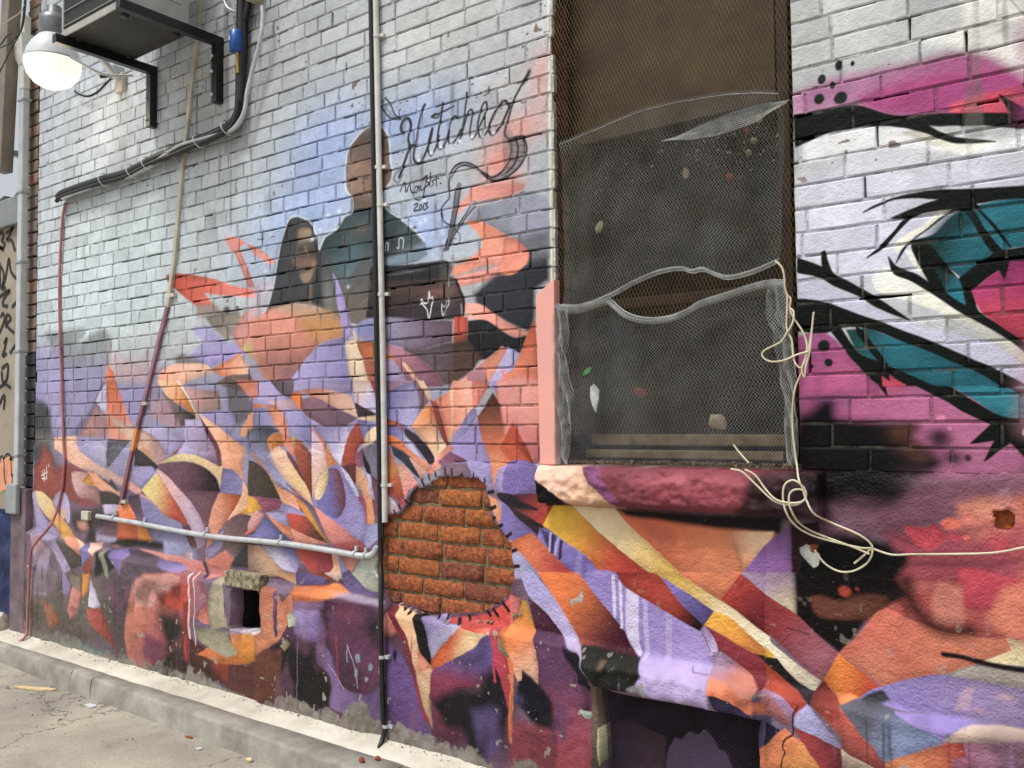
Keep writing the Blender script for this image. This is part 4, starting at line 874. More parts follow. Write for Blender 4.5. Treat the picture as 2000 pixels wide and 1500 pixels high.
P|0d1a14|4.4|1||-320,2064 -216,2087 -2,2136 -154,1957 -205,1728 174,1742 498,1753 494,1646 -122,1605 -320,1683
P|d06a5a|62.6|1||-346,1200 480,1286 466,928 -355,868
P|8b79b9|9.1|1||-359,735 -46,813 458,719 438,425 -156,476 -362,643
P|e18a5a|8.3|1||-258,575 136,671 283,270 -68,146
P|b03c82|63.7|1||-308,2475 523,2398 515,2182 -315,2255
B|0d0a10|0|0.85|162 90 0|-816,1318
B|120d14|0|0.8|76 69 0|-890,1370
B|140e12|0|0.7|98 59 0|-715,1283
B|0f0b0d|0|0.7|90 61 0|-862,1219
B|4a2c28|0|0.6|62 44 0|-659,1357
B|1a1014|0|0.5|69 44 0|-681,1255
C|0a080b|41.5|0.9||-944,1438 -900,1468 -857,1498 -847,1437 -724,1430 -675,1395 -633,1343 -655,1274 -701,1209 -803,1216 -894,1175 -897,1291 -946,1296
B|5c3524|0|0.7|49 26 0|-653,1407
B|55352c|0|0.55|49 23 0|-632,1355
B|2a1522|0|0.85|37 28 0|-557,1395
B|2c1825|0|0.7|46 28 0|-527,1339
B|6a4a50|0|0.5|69 40 0|-612,1270
B|15101a|0|0.6|93 36 0|-785,1264
B|8a6078|0|0.4|71 30 0|-846,1178
B|d27a62|0|0.6|78 33 0|-430,1210
P|e0a884|31.0|0.35||-500,1201 -430,1216 -382,1207 -431,1183
B|201a20|0|0.7|79 34 0|-2330,288
B|3a2432|0|0.6|80 29 0|-2363,232
B|241d24|0|0.6|30 70 0|-2077,429
L|e27a3a|2.6|1|13.7|-2022,555 -2027,415 -2028,271
L|b93a4a|2.7|1|11.8|-2088,648 -2094,544 -2095,483
B|4a3a40|0|0.5|120 140 0|-4786,409
B|3a3030|0|0.5|174 44 0|-5145,234
B|7a4a58|0|0.4|146 53 0|-4437,236
B|262020|0|0.6|132 38 0|-4031,246
B|5c3a48|0|0.4|141 91 0|-5486,507
"""
X0, X1, Z0, Z1, PPM = -6.12, 1.0, .06, 4.05, 430
MW, MH = int((X1-X0)*PPM), int((Z1-Z0)*PPM)
img = np.zeros((MH, MW, 3), np.float32); img[:] = lin('b9bcbd')
gz, gx = np.mgrid[0:MH,0:MW].astype(np.float32); WXm = X0+gx/PPM; WZm = Z0+gz/PPM
_low = sstep((.72-WZm)/.1)
_amp = (1.0+2.4*_low)                                              # hand-painted edges wander; the plinth paint is rougher
gx += _amp*(vnoise(WXm*9,WZm*9,1)+.5*vnoise(WXm*30,WZm*30,2)); gz += _amp*(vnoise(WXm*9,WZm*9,3)+.5*vnoise(WXm*30,WZm*30,4))
def acurve(p, closed=True, n=5):                                   # round gentle bends, keep sharp corners
    p=np.asarray(p,float); m=len(p)
    e=p-np.roll(p,1,0); e2=np.roll(p,-1,0)-p
    c=(e*e2).sum(1)/(np.hypot(*e.T)*np.hypot(*e2.T)+1e-9); sharp=c<.72
    if sharp.all(): return p
    t=np.linspace(0,1,n,endpoint=False)[:,None]; o=[]
    for i in range(m):
        b,d=p[i],p[(i+1)%m]; a=b-(d-b) if sharp[i] else p[i-1]; g=d+(d-b) if sharp[(i+1)%m] else p[(i+2)%m]
        if sharp[i] and sharp[(i+1)%m]: o.append(b[None]); continue
        L=np.hypot(*(d-b)); 
        ta=(d-a)/2; tb=(g-b)/2
        ta*=min(1,L*1.1/(np.hypot(*ta)+1e-9)); tb*=min(1,L*1.1/(np.hypot(*tb)+1e-9))
        o.append((2*t**3-3*t*t+1)*b+(t**3-2*t*t+t)*ta+(-2*t**3+3*t*t)*d+(t**3-t*t)*tb)
    return np.vstack(o)
def segd(X,Y,p,closed):
    d=np.full(X.shape,1e9,np.float32); ins=np.zeros(X.shape,bool); m=len(p)
    for i in range(m if closed else m-1):
        x0,y0=p[i]; x1,y1=p[(i+1)%m]; dx,dy=x1-x0,y1-y0; l=dx*dx+dy*dy+1e-9
        t=np.clip(((X-x0)*dx+(Y-y0)*dy)/l,0,1); np.minimum(d,(X-x0-t*dx)**2+(Y-y0-t*dy)**2,out=d)
        if closed and y0!=y1: ins^=((Y<y0)!=(Y<y1))&(X<dx*(Y-y0)/dy+x0)
    d=np.sqrt(d); return np.where(ins,-d,d) if closed else d
def region(p,e):
    e+=8; x0=max(int(p[:,0].min()-e),0); x1=min(int(p[:,0].max()+e)+2,MW); y0=max(int(p[:,1].min()-e),0); y1=min(int(p[:,1].max()+e)+2,MH)
    return None if x1<=x0 or y1<=y0 else (slice(y0,y1),slice(x0,x1))
def px(s): return np.array([((float(a)/1000-X0)*PPM,(float(b)/1000-Z0)*PPM) for a,b in (q.split(',') for q in s.split())])
def blend(b,c,al): v=img[b]; v+=(c-v)*al[...,None].astype(np.float32)
for rec in MURAL.strip().split('\n'):
    k,c,soft,al,ex,pts = rec.split('|'); soft=float(soft)*PPM/1000; al=float(al); c=lin(c); p=px(pts)
    if k in 'PC':
        p = acurve(p) if k=='P' else crom(p,6,True); s=max(soft,.7); b=region(p,s*1.3)
        if b is None: continue
        sd_=segd(gx[b],gz[b],p,True); a=sstep(.5-(sd_-.9)/(2*s))*al
        lum=float(c.mean()); ext=np.ptp(p,axis=0).max()/PPM
        if al>.85 and lum>.03 and ext<1.1 and soft<14:                 # airbrushed fade across each ribbon, darkest along one edge
            hsh=abs(math.sin(float(p[0,0])*12.9+float(p[0,1])*7.3)); th=hsh*6.283; cxy=p.mean(0); hw=np.ptp(p,axis=0)/2+1
            t_=np.clip(((gx[b]-cxy[0])/hw[0]*math.cos(th)+(gz[b]-cxy[1])/hw[1]*math.sin(th)),-1.2,1.2)
            wdt=.03*PPM*(.6+.8*min(1,ext/.5)); fac=(1-.16*t_)*(1-.27*sstep(1+sd_/wdt)*sstep(.45+.9*t_))
            if not ex: c=np.ones(3)[None,None]*c
            shade=fac[...,None]
        else: shade=None
        if ex:
            c2,g=ex.split(' ',1); g=px(g); d=g[1]-g[0]; t=sstep(((gx[b]-g[0,0])*d[0]+(gz[b]-g[0,1])*d[1])/(d@d))[...,None]; c=c*(1-t)+lin(c2)*t
        if shade is not None: c=c*shade
        blend(b,c,a)
    elif k=='L':
        wd=float(ex)*PPM/1000; p=crom(p,5,False); s=max(soft,.7); b=region(p,wd/2+s)
        if b is not None: blend(b,c,sstep(.5-(segd(gx[b],gz[b],p,False)-wd/2)/(2*s))*al)
    else:
        rx,ry,h=[float(q) for q in ex.split()]; rx*=PPM/1000; ry*=PPM/1000; q=p[0]; e=1.05 if h else 1.9
        b=region(np.array([(q[0]-rx*e,q[1]-ry*e),(q[0]+rx*e,q[1]+ry*e)]),2)
        if b is None: continue
        r=np.sqrt(((gx[b]-q[0])/rx)**2+((gz[b]-q[1])/ry)**2)
        blend(b,c,(sstep((1-r)/(1.02-h)) if h else np.exp(-r*r*1.6)*np.clip((1.9-r)*3,0,1))*al)
# wear of the paint: mottling on the plinth, bare cement along the foot, dirt in the grey brickwork
n1=vnoise(WXm*7,WZm*7,11)+.6*vnoise(WXm*19,WZm*15,12)+.4*vnoise(WXm*60,WZm*60,13)
foot=.215+.02*vnoise(WXm*3,WXm*0,14)
mask=sstep((n1*.05+(foot-WZm))/.02)[...,None]; cem=lin('8d877a')*(1+.25*vnoise(WXm*40,WZm*40,15)[...,None]); img+=(cem-img)*mask*.85
n2=vnoise(WXm*5,WZm*5,21)+.6*vnoise(WXm*13,WZm*13,22); lowm=sstep((.66-WZm)/.05)
blotch=sstep((n2-.2)/.7)*lowm*.6; img+=(lin('2c2426')-img)*blotch[...,None]
n3=vnoise(WXm*6+9,WZm*4,23)+.6*vnoise(WXm*17,WZm*11,24); img+=(lin('86566f')-img)*(sstep((n3-.45)/.5)*lowm*.4)[...,None]
chip=sstep((vnoise(WXm*55,WZm*55,31)+.5*vnoise(WXm*23,WZm*23,32)-.98)/.06)*sstep((1.2-WZm)/.9); img+=(lin('a49c8c')-img)*(chip*.8)[...,None]
chip2=sstep((vnoise(WXm*48+3,WZm*70,33)+.5*vnoise(WXm*9,WZm*9,34)-1.12)/.05)*sstep((WZm-1.9)/.4); img+=(lin('6f5647')-img)*(chip2*.85)[...,None]
drt=sstep((vnoise(WXm*30,WZm*4,41)+.7*vnoise(WXm*3,WZm*2,42)-.75)/.5)*sstep((WZm-1.7)/.5)*.55; img+=(lin('6a6660')-img)*drt[...,None]
drip=sstep((vnoise(WXm*46,WZm*1.6,81)+.35*vnoise(WXm*120,WZm*3,82)-.72)/.18)*sstep((.62-WZm)/.06)*sstep((vnoise(WXm*2.2,WZm*3,83)+.3)/.5); img+=(lin('1c1518')-img)*(drip*.55)[...,None]
drip=sstep((vnoise(WXm*40+5,WZm*1.9,84)-.86)/.08)*sstep((.68-WZm)/.06); img+=(lin('8d6f9a')-img)*(drip*.5)[...,None]
grime=sstep((.5-WZm)/.3)*(.35+.35*vnoise(WXm*4,WZm*3,85)); img*=(1-.5*np.clip(grime,0,1))[...,None]
spk=sstep((vnoise(WXm*150,WZm*150,86)-.93)/.05)*sstep((1.3-WZm)/.3); img+=(lin('b9a9b4')-img)*(spk*.5)[...,None]
lumi=img.mean(2,keepdims=True); img+=(lumi-img)*.13
_u=sstep((WZm-1.7)/.5)*sstep((-.95-WXm)/.1); _b=np.clip((img.min(2)-.25)/.2,0,1)*_u; img*=1+_b[...,None]*np.array((.0,.035,.07),np.float32)
img=np.clip(img*(1+.05*(vnoise(WXm*16,WZm*16,51)+vnoise(WXm*45,WZm*45,52)))[...,None],.002,.85)
im=bpy.data.images.new('mural', MW, MH, float_buffer=True); im.colorspace_settings.name='Linear Rec.709'
buf=np.ones((MH,MW,4),np.float32); buf[...,:3]=img; im.pixels.foreach_set(buf.ravel()); im.update(); im.pack()
del buf, img, gx, gz

# ------------------------------------------------------------------ materials
MATS={}
def newmat(name):
    m=bpy.data.materials.new(name); m.use_nodes=True; MATS[name]=m; b=m.node_tree.nodes['Principled BSDF']; return m,m.node_tree,b
def bumpnet(nt,b,scale,strength,dist=.01,detail=6,coord=None,rough=.6):
    n=nt.nodes.new('ShaderNodeTexNoise'); n.inputs['Scale'].default_value=scale; n.inputs['Detail'].default_value=detail; n.inputs['Roughness'].default_value=rough
    bp=nt.nodes.new('ShaderNodeBump'); bp.inputs['Strength'].default_value=strength; bp.inputs['Distance'].default_value=dist
    if coord: nt.links.new(coord,n.inputs['Vector'])
    nt.links.new(n.outputs['Fac'],bp.inputs['Height']); nt.links.new(bp.outputs[0],b.inputs['Normal']); return n,bp
def mat(name,c,rough=.6,metal=0,var=.12,vs=8,bump=0,bs=60,bd=.004,c2=None,spec=.5):
    m,nt,b=newmat(name); g=nt.nodes.new('ShaderNodeNewGeometry')
    b.inputs['Roughness'].default_value=rough; b.inputs['Metallic'].default_value=metal; b.inputs['Specular IOR Level'].default_value=spec
    n=nt.nodes.new('ShaderNodeTexNoise'); n.inputs['Scale'].default_value=vs; n.inputs['Detail'].default_value=8; n.inputs['Roughness'].default_value=.65; nt.links.new(g.outputs['Position'],n.inputs['Vector'])
    r=nt.nodes.new('ShaderNodeValToRGB'); a=np.array(rgb(c)); e=np.array(rgb(c2)) if c2 else a*(1-2*var)
    r.color_ramp.elements[0].position=.35; r.color_ramp.elements[1].position=.65
    r.color_ramp.elements[0].color=(*e,1); r.color_ramp.elements[1].color=(*(a if c2 else np.clip(a*(1+var),0,.9)),1)
    nt.links.new(n.outputs['Fac'],r.inputs['Fac']); nt.links.new(r.outputs[0],b.inputs['Base Color'])
    if bump: bumpnet(nt,b,bs,bump,bd,coord=g.outputs['Position'])
    return m
def mural_mat(name, rough, bump, bs, mixc=None, mixf=0, fine=260, fstr=.25, fd=.004, pervar=0):
    m,nt,b=newmat(name); N=nt.nodes; K=nt.links.new
    g=N.new('ShaderNodeNewGeometry'); mp=N.new('ShaderNodeMapping'); mp.vector_type='POINT'
    sx=N.new('ShaderNodeSeparateXYZ'); K(g.outputs['Position'],sx.inputs[0])
    u=N.new('ShaderNodeMapRange'); u.clamp=False; v=N.new('ShaderNodeMapRange'); v.clamp=False
    for q,a,c,o in ((u,X0,X1,'X'),(v,Z0,Z1,'Z')):
        q.inputs['From Min'].default_value=a; q.inputs['From Max'].default_value=c; K(sx.outputs[o],q.inputs['Value'])
    cb=N.new('ShaderNodeCombineXYZ'); K(u.outputs[0],cb.inputs[0]); K(v.outputs[0],cb.inputs[1])
    t=N.new('ShaderNodeTexImage'); t.image=im; t.extension='EXTEND'; t.interpolation='Linear'; K(cb.outputs[0],t.inputs['Vector'])
    n=N.new('ShaderNodeTexNoise'); n.inputs['Scale'].default_value=14; n.inputs['Detail'].default_value=9; n.inputs['Roughness'].default_value=.7; K(g.outputs['Position'],n.inputs['Vector'])
    mr=N.new('ShaderNodeMapRange'); mr.inputs['From Min'].default_value=.3; mr.inputs['From Max'].default_value=.7; mr.inputs['To Min'].default_value=.86; mr.inputs['To Max'].default_value=1.08; K(n.outputs['Fac'],mr.inputs['Value'])
    mx=N.new('ShaderNodeMix'); mx.data_type='RGBA'; mx.blend_type='MULTIPLY'; mx.inputs['Factor'].default_value=1; K(t.outputs[0],mx.inputs[6]); K(mr.outputs[0],mx.inputs[7])
    outc=mx.outputs[2]
    if pervar:                                                     # each brick took the paint a little differently
        oi_=N.new('ShaderNodeObjectInfo'); ad=N.new('ShaderNodeMath'); ad.operation='ADD'; K(oi_.outputs['Random'],ad.inputs[0]); K(g.outputs['Random Per Island'],ad.inputs[1])
        fr_=N.new('ShaderNodeMath'); fr_.operation='FRACT'; K(ad.outputs[0],fr_.inputs[0])
        pr_=N.new('ShaderNodeMapRange'); pr_.inputs['To Min'].default_value=1-pervar; pr_.inputs['To Max'].default_value=1+pervar*.5; K(fr_.outputs[0],pr_.inputs['Value'])
        mv=N.new('ShaderNodeMix'); mv.data_type='RGBA'; mv.blend_type='MULTIPLY'; mv.inputs['Factor'].default_value=1; K(outc,mv.inputs[6]); K(pr_.outputs[0],mv.inputs[7]); outc=mv.outputs[2]
    if mixc:
        m2=N.new('ShaderNodeMix'); m2.data_type='RGBA'; m2.inputs[7].default_value=(*rgb(mixc),1); K(outc,m2.inputs[6])
        n4=N.new('ShaderNodeTexNoise'); n4.inputs['Scale'].default_value=22; K(g.outputs['Position'],n4.inputs['Vector'])
        r4=N.new('ShaderNodeMapRange'); r4.inputs['From Min'].default_value=.35; r4.inputs['From Max'].default_value=.7; r4.inputs['To Min'].default_value=0; r4.inputs['To Max'].default_value=mixf; K(n4.outputs['Fac'],r4.inputs['Value']); K(r4.outputs[0],m2.inputs[0]); outc=m2.outputs[2]
    K(outc,b.inputs['Base Color'])
    b.inputs['Roughness'].default_value=rough; b.inputs['Specular IOR Level'].default_value=.12
    n1=N.new('ShaderNodeTexNoise'); n1.inputs['Scale'].default_value=bs; n1.inputs['Detail'].default_value=5; n1.inputs['Roughness'].default_value=.6; K(g.outputs['Position'],n1.inputs['Vector'])
    n2=N.new('ShaderNodeTexNoise'); n2.inputs['Scale'].default_value=fine; n2.inputs['Detail'].default_value=3; K(g.outputs['Position'],n2.inputs['Vector'])
    b1=N.new('ShaderNodeBump'); b1.inputs['Strength'].default_value=bump; b1.inputs['Distance'].default_value=.012; K(n1.outputs['Fac'],b1.inputs['Height'])
    b2=N.new('ShaderNodeBump'); b2.inputs['Strength'].default_value=fstr; b2.inputs['Distance'].default_value=fd; K(n2.outputs['Fac'],b2.inputs['Height']); K(b1.outputs[0],b2.inputs['Normal']); K(b2.outputs[0],b.inputs['Normal'])
    return m
M_brick=mural_mat('painted brick',.55,.36,60,fine=170,fstr=.4,fd=.004,pervar=.14)
M_plast=mural_mat('painted cement render',.38,.55,42,fine=130,fstr=.7,fd=.006)
M_mort=mural_mat('painted mortar',.75,.8,90,'5f5a54',.7)
M_sill=mural_mat('painted rough stone',.5,.7,34,fine=110,fstr=.6)
M_dark=mat('dark joint','241e1a',.95,c2='14110f',vs=30)
M_bare=mat('bare brick','b56438',.85,c2='66341f',vs=55,bump=1.0,bs=70,bd=.012)
M_bare2=mat('bare brick orange','bf6e38',.85,c2='754120',vs=55,bump=1.0,bs=70,bd=.012)
M_bare3=mat('bare brick dark','95523a',.85,c2='52291d',vs=55,bump=1.0,bs=70,bd=.012)
M_bmort=mat('old mortar','887858',.95,c2='574c37',vs=40,bump=.8,bs=120)
M_pier=mat('brown brick','8c7f70',.85,c2='6a5f54',vs=14,bump=.7,bs=80); M_pier2=mat('pinkish brick','a98674',.85,c2='7d6254',vs=14,bump=.7,bs=80); M_pier3=mat('sprayed dark brick','45424a',.7,c2='2c2a2e',vs=9,bump=.7,bs=80)
M_conc=mat('concrete','d2cbbd',.9,c2='aea697',vs=4,bump=.5,bs=120,bd=.004); M_kerb=mat('kerb concrete','a8a49a',.92,c2='7f7b71',vs=6,bump=.7,bs=140,bd=.005)
M_white=mat('white conduit paint','d9d8d2',.4,var=.05,vs=12,c2='bfbdb5'); M_galv=mat('galvanised steel','cdcfd0',.4,.3,c2='b4b6b8',vs=20); M_grey=mat('grey plastic','9ca3a2',.5,c2='8a908f',vs=10)
M_blk=mat('black rubber','17171a',.42,var=.2,vs=30); M_blkm=mat('black bracket paint','101113',.35,var=.2,vs=20); M_beige=mat('beige trunking','c9c3b2',.55,c2='aaa394',vs=14)
M_redp=mat('red painted cable','b8787a',.5,c2='99585c',vs=9); M_maroon=mat('maroon painted trunking','8f5f66',.5,c2='734a54',vs=8)
M_ivory=mat('ivory cable','dcd5bb',.5,c2='b3a98a',vs=11); M_acw=mat('casing enamel','b4b2ac',.45,c2='9a9892',vs=6); M_acd=mat('unit base steel','45433f',.6,.2,c2='332f2c',vs=7); M_fin=mat('coil fins','6a6a68',.5,.4,c2='555553',vs=30)
M_blue=mat('blue canister','1c4f9e',.35,var=.08,vs=20); M_brass=mat('brass','a98a45',.35,.8); M_label=mat('paper label','d8dade',.6,c2='aeb2b8',vs=90)
M_board=mat('weathered plywood','4d3f2a',.8,c2='35291a',vs=3.2,bump=.3,bs=30); M_void=mat('shaded void','17140f',.95,c2='0d0b09',vs=6); M_wood=mat('old sash timber','8f7f5e',.8,c2='64563c',vs=18,bump=.5,bs=60)  # void: near-black colour stands in for the shade inside the openings
M_plank=mat('pink painted timber','e9a496',.5,c2='dfa39a',vs=6,bump=.25,bs=40); M_rev=mat('reveal brick','6a3b32',.85,c2='43241f',vs=25,bump=.6,bs=70)
M_mesh=mat('galvanised mesh wire','a3a8ab',.32,.45,c2='63676a',vs=7); M_meshb=mat('rusty mesh wire','8f7a54',.5,.4,c2='5f4b30',vs=10); M_meshp=mat('painted mesh wire','4a3852',.6,.1,c2='1c151c',vs=7)
M_stone=mat('crumbled stone','a89b82',.9,c2='84775f',vs=40,bump=.6,bs=90); M_chip=mat('brick crumb','9a4f33',.9,c2='74371f',vs=50); M_debris=mat('gravel crumbs','8b7d63',.95,c2='5d5240',vs=60)
M_meshw=mat('bright mesh edge','cfd2d1',.3,.3,c2='8f9391',vs=25)
M_leaf=mat('green leaf','3f7a34',.6,var=.2,vs=60); M_foil=mat('foil wrapper','c9ccc9',.35,.3,c2='a6aaa6',vs=50)

# ------------------------------------------------------------------ road, apron, kerb
RZ=.035
def road_mat():
    m,nt,b=newmat('worn pale asphalt'); N=nt.nodes; K=nt.links.new; g=N.new('ShaderNodeNewGeometry')
    def noi(s,d=8,r=.65): n=N.new('ShaderNodeTexNoise'); n.inputs['Scale'].default_value=s; n.inputs['Detail'].default_value=d; n.inputs['Roughness'].default_value=r; K(g.outputs['Position'],n.inputs['Vector']); return n
    a=noi(1.6); c=noi(90,3); r=N.new('ShaderNodeValToRGB'); r.color_ramp.elements[0].position=.36; r.color_ramp.elements[1].position=.66; r.color_ramp.elements[0].color=(*rgb('8d877c'),1); r.color_ramp.elements[1].color=(*rgb('b5ad9c'),1); K(a.outputs['Fac'],r.inputs[0])
    s=N.new('ShaderNodeMapRange'); s.inputs['From Min'].default_value=.3; s.inputs['From Max'].default_value=.75; s.inputs['To Min'].default_value=.75; s.inputs['To Max'].default_value=1.12; K(c.outputs['Fac'],s.inputs[0])
    x=N.new('ShaderNodeMix'); x.data_type='RGBA'; x.blend_type='MULTIPLY'; x.inputs[0].default_value=1; K(r.outputs[0],x.inputs[6]); K(s.outputs[0],x.inputs[7])
    st=noi(5.5,4); q=N.new('ShaderNodeMapRange'); q.inputs['From Min'].default_value=.62; q.inputs['From Max'].default_value=.72; q.inputs['To Max'].default_value=.6; K(st.outputs['Fac'],q.inputs[0])
    y=N.new('ShaderNodeMix'); y.data_type='RGBA'; y.inputs[7].default_value=(*rgb('5d564c'),1); K(q.outputs[0],y.inputs[0]); K(x.outputs[2],y.inputs[6])
    vo=N.new('ShaderNodeTexVoronoi'); vo.feature='DISTANCE_TO_EDGE'; vo.inputs['Scale'].default_value=1.1; nn=noi(3,5); vm=N.new('ShaderNodeVectorMath'); vm.operation='MULTIPLY_ADD'; vm.inputs[1].default_value=(.5,.5,.5); K(nn.outputs['Color'],vm.inputs[0]); K(g.outputs['Position'],vm.inputs[2]); K(vm.outputs[0],vo.inputs['Vector'])
    cr=N.new('ShaderNodeMapRange'); cr.inputs['From Min'].default_value=.002; cr.inputs['From Max'].default_value=.008; cr.inputs['To Min'].default_value=.85; cr.inputs['To Max'].default_value=0; K(vo.outputs['Distance'],cr.inputs[0])
    z=N.new('ShaderNodeMix'); z.data_type='RGBA'; z.inputs[7].default_value=(*rgb('4b453d'),1); K(cr.outputs[0],z.inputs[0]); K(y.outputs[2],z.inputs[6]); K(z.outputs[2],b.inputs['Base Color'])
    b.inputs['Roughness'].default_value=.92; bumpnet(nt,b,130,.5,.004,coord=g.outputs['Position']); return m
o=MB().add([(-200,-200,RZ),(200,-200,RZ),(200,200,RZ),(-200,200,RZ)],[(0,1,2,3)]).build('road',road_mat()); tag(o,kind='structure')
def kerb_y(x): return float(np.interp(x,[-6.2,-5.8,-4.8,-3.2,-2.6,1.5],[-.19,-.204,-.25,-.284,-.306,-.36]))
def strip(x0,x1,sec,step=.05,seed=5):
    xs=np.linspace(x0,x1,max(2,int((x1-x0)/step)+1)); V=[];F=[]; n=None
    for x in xs:
        pr=sec(x); n=len(pr)
        for j,(y,z) in enumerate(pr): V.append((x,y+.004*mnoise.noise((x*6,j*3.1,seed)),z+.003*mnoise.noise((x*9,j*5.3,seed+4))))
    for i in range(len(xs)-1):
        for j in range(n-1): F.append((i*n+j,(i+1)*n+j,(i+1)*n+j+1,i*n+j+1))
    return V,F,n,len(xs)
m=MB(); V,F,n,k=strip(-9,1.6,lambda x:[(.05,.20),(-.03,.172),(-.06,.160),(-.125-.01*math.sin(x*7),.148),(-.165,.1405),(-.175,.12)]); m.add(V,F,True)
apron=m.build('concrete_apron',M_conc); tag(apron,kind='structure')
joints=[-9,-4.835,-4.615,-2.45,-.6,1.6]
for a,b in zip(joints,joints[1:]):
    def sec(x):
        e=kerb_y(x); return [(-.155,.05),(-.155,.137),(e+.012,.135),(e+.003,.131),(e-.003,.12),(e-.012,RZ-.03)]
    V,F,n,k=strip(a+.003,b-.003,sec,seed=int(a*10)); m=MB().add(V,F,True); m.add(V[:n],[tuple(range(n))]); m.add(V[-n:],[tuple(reversed(range(n)))]); m.build('kerb_stone',M_kerb,apron)

# ------------------------------------------------------------------ the painted wall
LEDGE_X=[-6.2,-5.8,-5,-4.2,-3.9,-3.0,-2.05,-1.7,-1.25,-.76,1.5]; LEDGE_Z=[.80,.80,.74,.705,.70,.70,.675,.66,.65,.625,.62]
def ledge(x): return np.interp(x,LEDGE_X,LEDGE_Z)
PL=-.045
WX0, WX1, WZ1 = -5.83, 1.5, 4.4
OX0, OX1, OZ0, OZ1 = -1.850, -.948, 1.292, 3.40      # window opening
C=.07245; CZ=1.2925                                    # brick courses
wall=empty('brick_wall',(-3,0,.16),'long brick wall covered in a purple, orange and grey graffiti mural','wall')
HOLE=np.array([(-2.715,1.055),(-2.637,1.076),(-2.587,1.110),(-2.561,1.153),(-2.541,1.190),(-2.501,1.187),(-2.459,1.199),(-2.431,1.224),(-2.390,1.236),(-2.296,1.238),(-2.230,1.236),(-2.179,1.218),(-2.167,1.189),(-2.155,1.145),(-2.143,1.087),(-2.106,1.056),(-2.082,1.029),(-2.053,0.992),(-2.042,0.940),(-2.037,0.883),(-2.045,0.825),(-2.077,0.788),(-2.116,0.760),(-2.171,0.731),(-2.235,0.712),(-2.366,0.700),(-2.476,0.677),(-2.540,0.698),(-2.612,0.700),(-2.692,0.712),(-2.728,0.755),(-2.758,0.794),(-2.780,0.835),(-2.764,0.869),(-2.739,0.946),(-2.730,1.000)])
VENT=np.array([(-3.703,0.660),(-3.603,0.666),(-3.507,0.666),(-3.495,0.587),(-3.494,0.481),(-3.602,0.474),(-3.714,0.469),(-3.710,0.562)])
BWIN=np.array([(-1.654,0.533),(-1.585,0.532),(-1.507,0.532),(-1.356,0.539),(-1.215,0.544),(-1.085,0.544),(-1.079,0.484),(-1.076,0.363),(-1.078,0.271),(-1.222,0.172),(-1.418,0.154),(-1.592,0.144),(-1.631,0.168),(-1.636,0.269),(-1.644,0.405)])
CHIP=np.array([(-0.428,1.192),(-0.415,1.201),(-0.396,1.202),(-0.379,1.192),(-0.378,1.174),(-0.383,1.155),(-0.400,1.149),(-0.419,1.150),(-0.428,1.166)])
_rj=random.Random(9)
def ragged(p,n,a):
    q=crom(p,n,True); return np.array([(x+_rj.uniform(-a,a),z+_rj.uniform(-a,a)) for x,z in q])
HOLE=ragged(HOLE,3,.005); CHIP=ragged(CHIP,2,.003); VENT=ragged(VENT,2,.003)
HOLES=[HOLE,VENT,BWIN,CHIP]
def inpoly(X,Z,p):
    ins=np.zeros(X.shape,bool)
    for i in range(len(p)):
        (x0,y0),(x1,y1)=p[i],p[(i+1)%len(p)]
        if y0!=y1: ins^=((Z<y0)!=(Z<y1))&(X<(x1-x0)*(Z-y0)/(y1-y0)+x0)
    return ins
